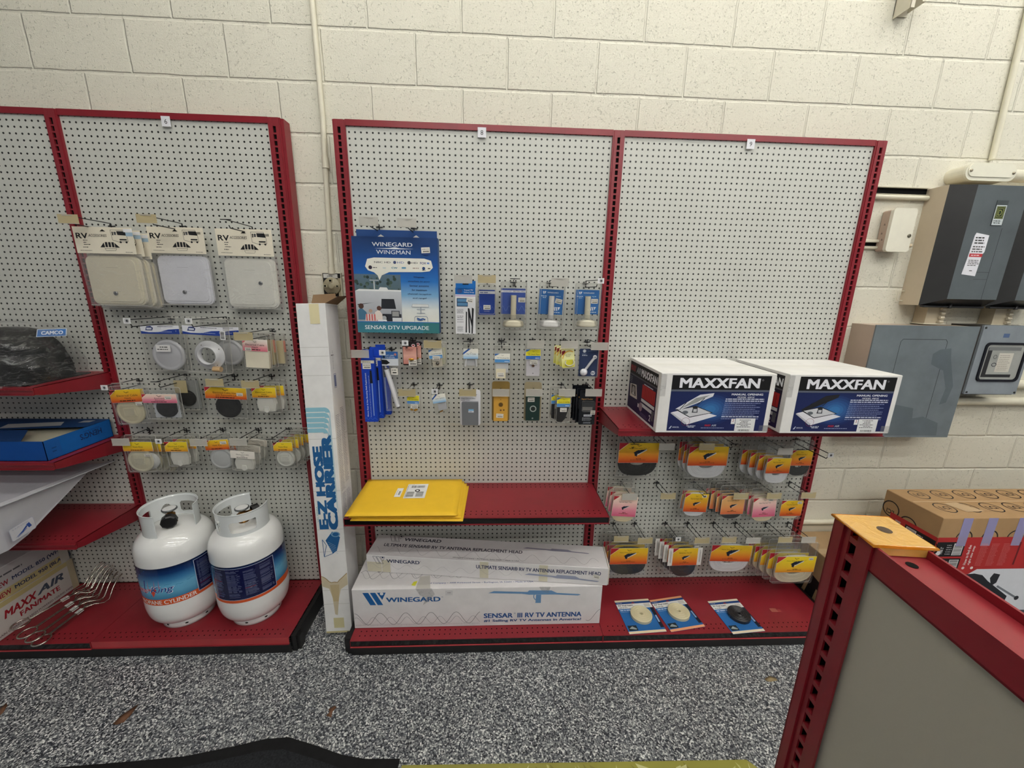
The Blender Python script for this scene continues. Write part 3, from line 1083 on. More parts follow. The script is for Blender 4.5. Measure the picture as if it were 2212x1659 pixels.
def hook(px, py, what, L=6.2, yb=0.0, end='tan', lower=None, side=0.0):
    P = at(px, py, Y=yb)
    t = thing('peg_hook', P, 'double wire peg hook ' + what, 'hook', 'peg hooks on the pegboards')
    k = (51, 52, 54)
    m = MB(); m.tube([(-0.55, -0.12, -0.05), (-0.45, -0.27, -0.1), (0.45, -0.27, -0.1), (0.55, -0.12, -0.05)], 0.11, k)
    m.tube([(0, -0.27, 0.35), (0, -0.27, -0.9)], 0.10, k); m.build('hook_clip', t)
    Lw = lower if lower else L - 0.7
    m = MB(); m.tube([(0, -0.25, -0.85), (side * .6, -Lw, -0.75), (side * .62, -Lw - 0.25, -0.35)], 0.085, k); m.build('hook_wire', t)
    m = MB(); m.tube([(0, -0.25, 0.35), (side * 1.0, -L, 0.42)], 0.075, k); m.build('label_wire', t)
    m = MB()
    xs = side
    if end in ('tan', 'haze', 'pink'):
        c = {'tan': (190, 170, 110), 'haze': (205, 200, 186), 'pink': (205, 170, 172)}[end]
        m.box(xs - 1.55, xs + 1.55, -L - 0.10, -L - 0.05, -0.75, 0.62, c, 'tanhaze' if end == 'tan' else 'haze')
        m.box(xs - 1.55, xs + 1.55, -L - 0.16, -L - 0.02, -0.78, -0.70, c, 'haze')
        m.box(xs - 0.8, xs + 0.8, -L - 0.16, -L - 0.02, 0.42, 0.56, (170, 165, 150), 'haze')
        m.build('label_plate', t)
    elif end == 'bar':
        m.tube([(xs - 0.85, -L, 0.42), (xs + 0.85, -L, 0.42)], 0.075, k); m.build('cross_bar', t)
    elif end == 'tag':
        m.box(xs - 0.55, xs + 0.55, -L - 0.12, -L - 0.02, -0.2, 0.72, (232, 232, 232), 'plastic')
        f = Face(m, (xs - .55, -L - .12, -0.2), (1, 0, 0), (0, 0, 1)); f.circle(0.58, 0.46, 0.2, (70, 72, 76)); f.ring(0.55, 0.46, 0.33, 0.06, (150, 150, 150))
        m.build('label_clip', t)
    return t


for px, L, e, w in ((243, 7.3, 'tan', 'holding the leftmost bagged cream hatch'), (396, 7.5, 'tan', 'holding the middle bagged white hatch')):
    hook(px, 488, w, L, LB, e, lower=6.4)
hook(547, 495, 'holding the rightmost bagged hatch, with a bare cross bar', 7.3, LB, 'bar', lower=6.4)
hook(371, 688, 'holding the single round vent pack, crystal end cap', 9.0, LB, 'tag')
hook(491, 688, 'holding the open flange pack, crystal end cap', 9.4, LB, 'tag')
hook(590, 714, 'holding the pink-labelled hatch pack', 9.0, LB, 'tan', lower=7.6)
hook(303, 821, 'holding the cream round hatch beside the red post', 7.0, LB, 'tag')
hook(405, 811, 'holding the black discs under a pink label', 7.2, LB, 'bar')
hook(508, 811, 'holding the big black disc pack', 5.7, LB, 'tan')
hook(588, 811, 'holding the yellow-labelled white hatch below the pink pack', 7.0, LB, 'tan')
hook(325, 928, 'at the left end of the lowest row, clear label plate', 6.3, LB, 'haze')
hook(405, 928, 'holding the yellow-labelled hatch in the lowest row', 6.8, LB, 'tag')
hook(483, 927, 'holding the grey disc with orange label', 6.8, LB, 'haze')
hook(560, 927, 'holding the loose white hatch packs', 6.6, LB, 'haze')
hook(626, 926, 'at the right end of the lowest row on panel 6', 6.8, LB, 'bar')

# bay 8
for px, py, e, L, w in ((820, 490, 'haze', 6.2, 'through the left slot of the big blue box'), (895, 493, 'haze', 6.2, 'through the right slot of the big blue box'),
                        (1006, 604, 'haze', 6.0, 'holding the safety strap box'), (1053, 604, 'tan', 6.0, 'holding the small blue card, yellowed plate'),
                        (1109, 609, 'bar', 6.0, 'holding the left crank handle pack'),
                        (802, 752, 'haze', 6.4, 'holding the long blue boxes'), (847, 753, 'tag', 6.6, 'holding the white tube in a bag'),
                        (892, 734, 'tag', 6.6, 'holding the copper-coloured card'), (946, 733, 'tan', 6.6, 'holding the coax card right of the copper card'),
                        (1016, 733, 'bar', 6.6, 'holding the flat cable pack'), (1083, 734, 'bar', 6.6, 'holding the hookup kit'),
                        (895, 829, 'tan', 6.6, 'holding the yellow coupler card'), (950, 830, 'tag', 6.6, 'holding the tilted splitter pack'),
                        (1015, 829, 'tan', 6.6, 'holding the grey cover plate'), (1081, 829, 'haze', 6.6, 'holding the gold wall plate'),
                        (1147, 829, 'haze', 6.6, 'holding the dark green wall plate'), (1212, 829, 'haze', 6.6, 'holding the black wedge-shaped cover'),
                        (1265, 829, 'haze', 6.6, 'holding the black cards beside the middle post')):
    hook(px, py, w, L, 0, e)
hook(1187, 610, 'holding the middle crank handle pack', 6.0, 0, 'haze', side=1.0)
hook(1265, 611, 'holding the right crank handle pack', 6.0, 0, 'tag', side=1.3)
hook(1150, 733, 'holding the yellow TV plate card', 6.4, 0, 'haze')
hook(1217, 734, 'holding the small yellow cards', 6.4, 0, 'haze')
hook(1268, 737, 'holding the navy card with white lever', 6.4, 0, 'pink', side=0.8)

# bay 9
for px, py, e, L, w in ((1348, 938, 'bar', 6.4, 'at the left of the black coil under the carton shelf'), (1412, 938, 'haze', 6.4, 'at the right of the black coil under the carton shelf'),
                        (1492, 938, 'tan', 6.4, 'at the left of the white coil under the carton shelf'), (1546, 938, 'bar', 6.4, 'at the right of the white coil under the carton shelf'),
                        (1649, 948, 'haze', 6.4, 'holding the row of white coil packs at the upper right'), (1717, 948, 'tag', 9.0, 'nearest the right post, top row, blue end cap'),
                        (1340, 1041, 'haze', 6.0, 'holding the yellowed pink packs beside the red shelf end'), (1418, 1041, 'tan', 5.8, 'hanging empty in the middle row'),
                        (1497, 1041, 'bar', 5.8, 'holding the narrow white trim pack'), (1565, 1041, 'tan', 5.8, 'holding the orange narrow trim packs'),
                        (1632, 1041, 'tan', 5.8, 'holding the pale pink trim packs'), (1703, 1041, 'tan', 5.6, 'at the right end of the middle row over the post'),
                        (1324, 1128, 'tan', 5.8, 'left of the two for the lower black coil'), (1370, 1128, 'tan', 6.4, 'right of the two for the lower black coil'),
                        (1436, 1128, 'tag', 6.4, 'left of the two for the boxed black coil, crystal end'), (1484, 1128, 'tan', 6.4, 'right of the two for the boxed black coil'),
                        (1540, 1128, 'tan', 6.2, 'left of the two for the lower white coil'), (1587, 1128, 'haze', 6.4, 'right of the two for the lower white coil'),
                        (1653, 1128, 'tan', 6.2, 'left of the two for the cream coils'), (1700, 1128, 'haze', 6.2, 'right of the two for the cream coils')):
    hook(px, py, w, L, 0, e)


# ================================================================ hanging goods
def hang(name, label, cat, x0, y0, x1, y1, Y, group=None, rot=0.0):
    """empty at the top centre; pixel box read at mid height"""
    xm, ym = (x0 + x1) / 2, (y0 + y1) / 2
    a, b = at(x0, ym, Y=Y), at(x1, ym, Y=Y)
    T, B = at(xm, y0, Y=Y), at(xm, y1, Y=Y)
    cx = (a.x + b.x) / 2
    t = thing(name, (cx, Y, T.z), label, cat, group)
    t.rotation_euler = (0, rot, 0)
    return t, b.x - a.x, T.z - B.z


def sheet(W, H, d, mat='clear', r=0.3, z0=0.0, col=(230, 230, 230)):
    """closed clear shell: front at -d, back at 0"""
    m = MB()
    m.prism(rrect(W, H, r, 0, z0 - H / 2, 3), -d, 0, col, mat)
    return m


def rim(m, W, H, z0, r, col=(236, 236, 236), y=0.0, w=0.05, mat='haze'):
    O = [(x, y, z) for x, z in rrect(W, H, r, 0, z0 - H / 2, 3)]
    m.tube(O, w, col, mat, 4, closed=True)


def behind(t, n, dy, dx=0.0, dz=0.0, labels=(), rot=0.0):
    for k in range(n):
        c = copy_tree(t)
        c.location = t.location + Vector((dx * (k + 1) + random.uniform(-.12, .12), dy * (k + 1), dz * (k + 1))) * IN
        c.rotation_euler = (0, t.rotation_euler[1] + rot * (k + 1) + random.uniform(-0.02, 0.02), 0)
        c['label'] = labels[k]


def grad(f, u0, v0, u1, v1, stops):
    """printed colour blend from bottom to top"""
    n = len(stops) - 1
    for i in range(n):
        f.rect(u0, v0 + (v1 - v0) * i / n, u1, v0 + (v1 - v0) * (i + 1) / n, stops[i], stops[i + 1])


ORG = [(196, 62, 34), (222, 118, 38), (226, 158, 44), (230, 184, 40), (236, 200, 44)]
YEL = [(222, 140, 40), (230, 186, 44), (236, 206, 44), (238, 212, 46)]
PNK = [(206, 84, 120), (226, 142, 158), (240, 200, 190), (244, 224, 204)]
PEA = [(214, 100, 60), (226, 150, 90), (232, 176, 110), (236, 190, 124)]
LBL = [(120, 176, 220), (206, 222, 230), (236, 234, 224), (238, 236, 226)]


def bird(f, u, v, s, col=(40, 34, 30)):
    f.lines([(u - s, v + s * .35), (u - s * .3, v - s * .2), (u, v - s * .3), (u + s * .3, v), (u + s, v + s * .05)], s * 0.2, col)


def label_card(W, H, stops, title, corner=(178, 36, 48), wedge=False, sub=True, extra=None, tcol=(44, 34, 28)):
    """card in the x-z plane, top at z = 0, front at y = -0.04"""
    m = MB()
    m.prism(rrect(W, H, 0.12, 0, -H / 2, 2), -0.04, 0, (228, 224, 214), 'paper')
    f = Face(m, (-W / 2, -0.04, -H), (1, 0, 0), (0, 0, 1))
    grad(f, 0.03, 0.03, W - 0.03, H - 0.03, stops)
    f.l = 1
    if corner:
        k = min(W * 0.2, H * 0.42)
        f.poly([(0.03, H - 0.03), (0.03, H - k), (k * 1.2, H - 0.03)], corner)
        f.poly([(0.03, H - k - 0.02), (0.03, H - k - 0.12), (k * 1.2 + .12, H - 0.03), (k * 1.2 + .02, H - 0.03)], (240, 232, 200))
    if wedge:
        bird(f, W * 0.5, H * 0.86, W * 0.055)
        f.text(title, W * 0.5, H * 0.68, H * 0.085, W * 0.5, tcol, 1, al='c')
        x, y, s = W * 0.36, H * 0.34, W * 0.0068
        q = lambda a, b: (x + a * s, y + b * s * 1.0)
        f.poly([q(0, 12), q(18, 9), q(30, 19), q(20, 24), q(12, 21)], (30, 38, 52))
        f.poly([q(0, 12), q(12, 21), q(6, 10)], (20, 26, 40))
        f.poly([q(4, 13), q(16, 9), q(14, -2), q(6, 2)], (26, 32, 46))
        f.poly([q(14, 2), q(18, 10), q(46, 27), q(50, 23)], (206, 208, 210))
        f.poly([q(12, 10), q(26, 24), q(48, 26), q(20, 9)], (28, 40, 60))
        f.greek(W * 0.30, W * 0.72, H * 0.13, H * 0.03, (120, 60, 20)); f.greek(W * 0.44, W * 0.58, H * 0.19, H * 0.03, (60, 40, 30))
    else:
        bird(f, W * 0.5, H * 0.78, W * 0.07)
        ls = title.split('|')
        hh = H * (0.15 if len(ls) > 1 else 0.17)
        for i, s_ in enumerate(ls):
            f.text(s_, W * 0.5, H * (0.46 - i * 0.2) if len(ls) > 1 else H * 0.38, hh, min(W * 0.8, len(s_) * hh * 0.62), tcol, 1, al='c')
        if sub:
            f.greek(W * 0.25, W * 0.75, H * 0.1, H * 0.07, tcol)
    return m, f


def coil(w, h, th, col, turns=9):
    """flattened coil of vinyl strip: nested rounded-square rings, axis along y"""
    m = MB()
    mt = 'rubber' if col[0] < 40 else 'plastic'
    prof = []
    r = 0.42
    st = 0.58 / turns
    prof.append((0.40, 0.0)); prof.append((0.40, th * .75))
    for k in range(turns):
        a = 0.42 + k * st
        prof += [(a + st * .15, th * (0.90 + 0.1 * math.sin(k * 1.7))), (a + st * .8, th * (0.92 + 0.08 * math.sin(k * 1.7))), (a + st * .97, th * 0.72)]
    prof.append((1.0, th * .8)); prof.append((1.0, 0.0))
    m.lathe([(p, hh) for p, hh in prof], (0, 0, 0), 'y', 40, col, mt, sq=(w / 2, h / 2, 2.9))
    m.lathe([(0.98, 0.0), (0.4, 0.0)], (0, 0, 0), 'y', 40, col, mt, sq=(w / 2, h / 2, 2.9))
    return m


def trim_pack(label, box, Y, stops, title, ccol, lab=(0.0, 0.42, 1.0, 1.0), group=None, rot=0.0, sticker=None, boxed=False, ytint=False, corner=(178, 36, 48), labw=1.0, top=2.0):
    """blister pack of insert trim: box = pixel box of label + coil; clear hanging flange rises above it"""
    t, W, H = hang('trim_pack', label, 'trim pack', *box, Y, group, rot)
    fl = sheet(W * 1.04, H + top + 0.25, 0.55, 'clear', 0.35, top)
    rim(fl, W * 1.04, H + top + 0.25, top, 0.35, (226, 224, 212), -0.02, 0.045)
    fl.build('clear_shell', t)
    c = coil(W * 0.97, H * 1.0, 0.42, ccol)
    c.build('trim_coil', t, loc=(0, -0.1, -H * 0.5))
    lh = H * 0.60 if labw == 1.0 else H * labw
    m, f = label_card(W, lh, stops, title, corner, wedge=True)
    if sticker:
        f.sticker(W * sticker[0], lh * sticker[1], 1.0, 0.6)
    if boxed:
        for s in (-1, 1):
            m.box(s * W / 2 - (0.0 if s > 0 else 0.95), s * W / 2 + (0.95 if s > 0 else 0.0), -0.05, 0.02, -lh, 0, (232, 228, 222), 'paper')
            g = Face(m, (s * W / 2 + (0.2 if s > 0 else -0.75), -0.05, -lh), (1, 0, 0), (0, 0, 1)); g.rect(0.2, 0.8, 0.3, lh - 0.5, (150, 146, 140)); g.rect(0.38, 0.7, 0.46, lh - 0.9, (170, 166, 160))
    m.build('label_card', t, loc=(0, -0.62, 0.02))
    return t, W, H


BLKV, WHV, CRV, IVV = (12, 11, 12), (226, 226, 230), (222, 206, 168), (224, 214, 186)
HD = 'Heavy Duty Insert Trim, 1"'
trim_pack('black trim coil under an orange label, directly below the left white carton', (1333, 954, 1419, 1025), -4.4, ORG, HD, BLKV)
t, W, H = trim_pack('white trim coil with orange label below the gap between the cartons', (1482, 962, 1566, 1030), -4.6, ORG, HD, WHV)
behind(t, 2, 0.9, -0.6, 0.2, ['white trim coil second from the front below the cartons', 'white trim coil third from the front below the cartons'])
trim_pack('black trim coil with orange label beside the right red post, top row', (1700, 970, 1747, 1025), -2.4, PEA[:1] + ORG[1:], 'Ornamental Insert Trim, 1"', BLKV)
t, W, H = trim_pack('white trim coil with yellow-orange label, frontmost of four at the upper right', (1649, 987, 1700, 1041), -5.8, ORG, HD, WHV, top=2.6)
behind(t, 3, 1.15, -1.0, 0.1, ['white trim pack second of four at the upper right', 'white trim pack third of four at the upper right', 'white trim pack rearmost of four at the upper right'], 0)
t, W, H = trim_pack('pink-labelled trim pack in yellowed plastic beside the red shelf end', (1322, 1069, 1374, 1124), -4.9, PNK, 'Narrow Insert Trim', CRV, rot=0.06, sticker=(0.74, 0.9), top=1.7, labw=0.78)
behind(t, 2, 0.95, -0.4, 0.5, ['yellowed pink trim pack second from the front by the shelf end', 'yellowed pink trim pack third from the front by the shelf end'])
t, W, H = trim_pack('narrow white trim pack with yellow label left of the peach ones', (1475, 1063, 1525, 1112), -3.2, ORG, 'Narrow Insert Trim', WHV, sticker=(0.82, 0.86), rot=0.04, labw=0.80)
behind(t, 1, 0.9, -0.3, 0.2, ['narrow white trim pack behind the yellow-labelled one'])
t, W, H = trim_pack('narrow black trim pack with peach-orange label', (1553, 1067, 1602, 1117), -4.2, PEA, 'Narrow Insert Trim, 5/8"', BLKV, sticker=(0.7, 0.9), rot=-0.02, labw=0.80)
behind(t, 3, 0.8, -0.75, 0.15, ['peach-labelled trim pack second in its row', 'peach-labelled trim pack third in its row', 'peach-labelled trim pack rearmost in its row'])
t, W, H = trim_pack('cream trim pack with pale pink label, frontmost of its row', (1620, 1072, 1669, 1123), -4.5, PNK, 'Heavy Duty Insert Trim', CRV, sticker=(0.74, 0.88), rot=-0.05, labw=0.80)
behind(t, 3, 0.8, -0.55, 0.25, ['cream trim pack second in the pink-labelled row', 'cream trim pack third in the pink-labelled row', 'cream trim pack rearmost in the pink-labelled row'])
t, W, H = trim_pack('cream trim pack with yellow-orange label at the right end of the middle row', (1681, 1078, 1727, 1117), -3.4, ORG, 'Heavy Duty Insert Trim', IVV, sticker=(0.84, 0.86), labw=0.85)
t, W, H = trim_pack('black trim coil with yellow-orange label in the lowest row beside the white box', (1315, 1180, 1395, 1237), -3.9, ORG, HD, BLKV, top=2.9)
behind(t, 2, 0.9, -0.5, 0.2, ['black trim coil second from the front, lowest row left', 'black trim coil third from the front, lowest row left'])
t, W, H = trim_pack('black trim coil in a box with white side flaps, lowest row', (1448, 1180, 1501, 1241), -4.6, ORG, 'Narrow Insert Trim, 5/8"', BLKV, boxed=True, sticker=(0.92, 1.05), top=2.6, rot=-0.02)
behind(t, 3, 0.8, -0.7, 0.25, ['boxed black trim coil second of its row', 'boxed black trim coil third of its row', 'boxed black trim coil rearmost of its row'])
t, W, H = trim_pack('bright white trim coil with orange label, lowest row, second from the right', (1531, 1174, 1617, 1231), -3.8, ORG, HD, WHV, rot=0.03, top=2.2)
t, W, H = trim_pack('cream trim coil with yellow label, frontmost of five at the lower right', (1670, 1198, 1753, 1254), -6.0, YEL, HD, IVV, sticker=(0.86, 0.84), top=3.0)
behind(t, 4, 1.0, -0.95, 0.15, ['cream trim coil second of five at the lower right', 'cream trim coil third of five at the lower right', 'cream trim coil fourth of five at the lower right', 'cream trim coil rearmost of five at the lower right'])


# ---- bagged baggage hatches, panel 6
def hatch_pack(label, box, Y, col, lock, white=False, rot=0.0, cam_lock=False):
    t, W, H = hang('hatch_pack', label, 'hatch pack', *box, Y, 'bagged hatches on panel 6', rot)
    hc = H * 0.325
    m = MB()
    m.box(-W / 2, W / 2, -1.02, -0.98, -hc, 0, (232, 224, 204), 'paper')
    f = Face(m, (-W / 2, -1.02, -hc), (1, 0, 0), (0, 0, 1))
    f.text('RV', W * .04, hc * .56, hc * .2, W * .19, (24, 24, 26), 3)
    f.text('ACCESSORIES', W * .245, hc * .63, hc * .1, W * .31, (30, 30, 32), 2, True)
    K = (34, 34, 36)
    f.greek(W * .14, W * .22, hc * .48, hc * .025, K); f.greek(W * .14, W * .2, hc * .40, hc * .025, K); f.greek(W * .14, W * .26, hc * .32, hc * .025, K); f.greek(W * .12, W * .22, hc * .22, hc * .025, K)
    f.greek(W * .06, W * .28, hc * .1, hc * .018, (120, 114, 104)); f.greek(W * .82, W * .96, hc * .06, hc * .02, (120, 114, 104))
    # line drawings: motorhome and folding camper
    f.lines([(W * .63, hc * .9), (W * .86, hc * .9), (W * .89, hc * .72), (W * .9, hc * .48), (W * .74, hc * .46), (W * .64, hc * .52)], 0.05, K, True)
    f.poly([(W * .73, hc * .86), (W * .87, hc * .86), (W * .89, hc * .70), (W * .74, hc * .72)], K)
    f.rect(W * .65, hc * .70, W * .67, hc * .84, K); f.rect(W * .68, hc * .72, W * .72, hc * .84, (90, 90, 92))
    f.rect(W * .76, hc * .52, W * .88, hc * .57, K); f.circle(W * .77, hc * .45, W * .018, K); f.circle(W * .87, hc * .45, W * .018, K)
    f.poly([(W * .41, hc * .24), (W * .48, hc * .42), (W * .49, hc * .24)], K); f.poly([(W * .66, hc * .24), (W * .66, hc * .42), (W * .74, hc * .24)], K)
    for k in range(3):
        f.rect(W * (.50 + k * .055), hc * .25, W * (.54 + k * .055), hc * .44, K)
    f.lines([(W * .48, hc * .2), (W * .68, hc * .2), (W * .66, hc * .12), (W * .5, hc * .12)], 0.04, K, True)
    if not white:
        f.rect(W * .88, hc * .68, W * 1.0, hc * .82, (168, 194, 214)); f.rect(W * .85, hc * .83, W, hc * .95, (236, 236, 238))
    else:
        f.barcode(W * .85, hc * .75, W * .95, hc * .84)
    f.poly([(W * .45, hc * .84), (W * .55, hc * .84), (W * .5, hc * .92)], (28, 26, 24))
    m.build('header_card', t)
    b = MB()
    b.prism([(-W * .5, -hc * .98), (-W * .47, -H), (W * .52, -H * 1.0), (W * .5, -hc * .98)], -0.97, 0.0, (230, 230, 230), 'film')
    b.tube([(-W * .47, -1.0, -H * .985), (W * .52, -1.0, -H * .985)], 0.05, (226, 226, 224), 'haze', 5)
    b.build('plastic_bag', t)
    h = H * 0.63
    m = MB()
    m.prism(rrect(W * .93, h, 1.1, 0.05, -H * .665, 6), -0.45, -0.05, col, 'plastic')
    m.prism(rrect(W * .88, h * .95, 0.95, 0, -H * .665, 6), -0.62, -0.45, tuple(min(255, int(v * 1.02)) for v in col), 'plastic')
    m.build('hatch_frame', t)
    d = MB()
    d.prism(rrect(W * .80, h * .86, 0.8, -0.02, -H * .665, 6), -0.74, -0.62, col, 'plastic')
    f = Face(d, (-W / 2, -0.74, -H), (1, 0, 0), (0, 0, 1))
    sh = tuple(int(v * .86) for v in col)
    f.rect(W * .4, H * .50, W * .6, H * .505, sh); f.rect(W * .43, H * .19, W * .57, H * .195, sh)
    d.build('hatch_door', t)
    l = MB(); lx, lz = lock
    l.lathe([(0.36, 0), (0.36, .14), (0.3, .2), (0, .2)], (W * lx, -0.74, -H * lz), 'y', 16, (170, 170, 172), 'chrome')
    l.box(W * lx - .05, W * lx + .05, -0.97, -0.94, -H * lz - .16, -H * lz + .16, (30, 30, 30), 'plastic')
    l.build('key_lock', t)
    return t, W, H


t, W, H = hatch_pack('cream hatch in a bag, frontmost at the far left under the tan plate', (188, 493, 312, 661), LB - 3.4, (216, 208, 184), (-0.02, 0.83))
behind(t, 2, 1.15, 0.18, -0.35, ['cream bagged hatch second from the front at the far left', 'cream bagged hatch rearmost at the far left'])
t, W, H = hatch_pack('bluish white bagged hatch with low lock, middle of the three', (342, 493, 459, 660), LB - 1.05, (222, 222, 228), (-0.03, 0.82), True)
t, W, H = hatch_pack('glossy off-white bagged hatch with lock at its right, rightmost of the three', (485, 497, 602, 668), LB - 1.6, (226, 224, 214), (0.18, 0.66), True)


# ---- round packs, panel 6
def clam(name, label, cat, box, Y, depth=0.9, group=None, rot=0.0, top=0.0, mat='clear', r=0.35):
    t, W, H = hang(name, label, cat, *box, Y, group, rot)
    m = sheet(W, H + top, depth, mat, r, top)
    rim(m, W, H + top, top, r, (214, 212, 204), -0.02, 0.05)
    rim(m, W * .9, (H + top) * .92, top - (H + top) * .05, r, (222, 222, 216), -depth, 0.03)
    m.build('clear_shell', t)
    return t, W, H


def header_blue(t, W, z, h, y=-0.1, mark=True):
    m = MB(); m.box(-W * .47, W * .47, y - .04, y, z - h, z, (232, 232, 238), 'paper')
    f = Face(m, (-W * .47, y - .04, z - h), (1, 0, 0), (0, 0, 1)); w = W * .94
    f.poly([(0, 0), (w, 0), (w, h * .62), (w * .72, h * .52), (w * .45, h * .2), (w * .2, h * .18), (0, h * .32)], (38, 66, 150))
    f.l = 1
    f.poly([(w * .12, h * .4), (w * .16, h * .85), (w * .27, h * .92), (w * .33, h * .7), (w * .3, h * .4)], (40, 52, 110)); f.rect(w * .16, h * .5, w * .29, h * .72, (210, 214, 226))
    f.greek(w * .45, w * .9, h * .84, h * .06, (60, 60, 80)); f.greek(w * .4, w * .85, h * .22, h * .05, (200, 210, 230)); f.text('2', w * .9, h * .3, h * .14, None, (230, 230, 240), 1)
    m.build('header_label', t)


def disc(t, x, z, r, col, y=-0.2, th=0.5, inner=None, name='round_hatch', ry=None, matn='plastic'):
    m = MB()
    m.lathe([(r * .97, 0), (r, th * .3), (r * .96, th * .7), (r * .82, th * .75), (r * .78, th * .62), (r * .72, th * .72), (0, th * .74)], (x, y, z), 'y', 40, col, matn)
    if inner:
        sh = tuple(int(v * .93) for v in inner)
        m.box(x - r * .42, x + r * .42, y - th * .9, y - th * .7, z - r * .34, z + r * .34, inner, matn)
        m.box(x - r * .34, x + r * .34, y - th * 1.0, y - th * .88, z - r * .26, z + r * .26, sh, matn)
        m.box(x - r * .5, x + r * .42, y - th * .86, y - th * .7, z + r * .38, z + r * .5, inner, matn)
    m.build(name, t)


t, W, H = clam('vent_pack', 'clear pack with a white round vent and blue-white header', 'vent pack', (321, 700, 407, 800), LB - 1.5, 1.1, top=1.2)
header_blue(t, W, -0.15, 1.55, -1.12)
disc(t, 0.2, -H * .66, W * .41, (206, 206, 212), -0.15, 0.7)
m = MB(); m.box(-1.3, 1.2, -1.2, -1.14, -H * .57, -H * .43, (232, 230, 228), 'paper'); f = Face(m, (-1.3, -1.2, -H * .57), (1, 0, 0), (0, 0, 1)); f.greek(0.7, 2.3, H * .09, 0.16, (40, 40, 40)); f.greek(0.2, 2.3, H * .04, 0.16, (60, 60, 60)); m.build('price_sticker', t)
t, W, H = clam('vent_pack', 'clear pack with an open white flange, in front', 'vent pack', (411, 702, 501, 805), LB - 4.8, 1.2, top=1.2, rot=0.05)
header_blue(t, W, -0.15, 1.5, -1.22)
m = MB()
m.lathe([(2.55, 0), (2.6, .12), (2.5, .22), (1.72, .3), (1.62, .95), (1.5, .95), (1.48, .1), (1.5, 0)], (0.1, -0.2, -H * .62), 'y', 40, (226, 226, 230), 'plastic')
for k in range(4):
    a = k * 1.5708 + 0.6
    m.lathe([(0.13, 0), (0, 0.01)], (0.1 + 2.1 * math.cos(a), -0.46, -H * .62 + 2.1 * math.sin(a)), 'y', 8, (120, 110, 100), 'plastic')
m.build('round_flange', t)
m = MB(); m.tube([(0.8, -0.75, -H * .9), (2.1, -0.75, -H * .9)], 0.5, (206, 170, 124), 'paper', 12); m.build('putty_roll', t)
m = MB(); m.box(W * .40, W * .52, -1.32, -1.28, -2.3, -0.7, (232, 232, 232), 'paper'); f = Face(m, (W * .40, -1.32, -2.3), (1, 0, 0), (0, 0, 1)); f.barcode(.1, .15, W * .1, 1.4, vert=True); m.build('barcode_flag', t)
t, W, H = clam('vent_pack', 'clear pack with a white round cover behind the open flange', 'vent pack', (450, 703, 532, 798), LB - 1.5, 1.1, top=1.2)
header_blue(t, W, -0.2, 1.45, -1.12)
disc(t, 0.7, -H * .6, 2.45, (212, 212, 216), -0.15, 0.7)

t, W, H = clam('hatch_card', 'off-white hatch pack with faded pink label at the right of panel 6', 'hatch pack', (531, 731, 588, 795), LB - 5.0, 0.7, top=1.0, rot=0.05, mat='clear')
m, f = label_card(W * .93, H * .40, [(222, 112, 130), (230, 156, 160), (238, 216, 206), (240, 232, 222)], 'Electrical Cable|Hatch', (214, 110, 120)); f.sticker(W * .2, 0.35, 1.1, 0.55)
m.build('label_card', t, loc=(0, -0.75, -0.05))
m = MB(); m.box(-W * .40, W * .47, -0.72, -0.1, -H * .97, -H * .40, (226, 218, 196), 'paper'); m.build('inner_card', t)
for k, (dx, lab) in enumerate(((1.3, 'yellowed clear hatch pack second from the front at right of panel 6'), (2.5, 'yellowed clear hatch pack rearmost at right of panel 6'))):
    t, W2, H2 = clam('hatch_card', lab, 'hatch pack', (548 + k * 22, 727 + k * 2, 598 + k * 22, 793 - k * 3), LB - 3.4 + k * 1.5, 0.7, top=0.8, mat='clear')
    m = MB(); m.box(-W2 * .25, W2 * .42, -0.5, -0.2, -H2 * .9, -H2 * .1, (212, 198, 160), 'paper'); m.box(-W2 * .5, W2 * .5, -0.3, -0.25, -H2 * .5, -H2 * .1, (222, 150, 130), 'paper'); m.build('inner_card', t)


def disc_card(label, box, Y, stops, title, dcol, inner, dx=0.0, sx=0.5, rot=0.0, n=0, nl=(), corner=(190, 50, 60), sticker=None, top=1.0, depth=0.8, dz=0.64, lf=0.36, bx=-0.55, mate='plastic'):
    t, W, H = clam('hatch_card', label, 'hatch pack', box, Y, depth, top=top, rot=rot)
    m, f = label_card(W * .96, H * lf, stops, title, corner)
    if sticker: f.sticker(W * sticker[0], H * sticker[1], 1.15, 0.6)
    m.build('label_card', t, loc=(0, -depth - .04, -0.05))
    disc(t, dx, -H * dz, min(W * .46, H * .37), dcol, -0.1, depth * .75, inner, matn=mate)
    if n: behind(t, n, 1.1, 0.55, bx, nl)
    return t, W, H


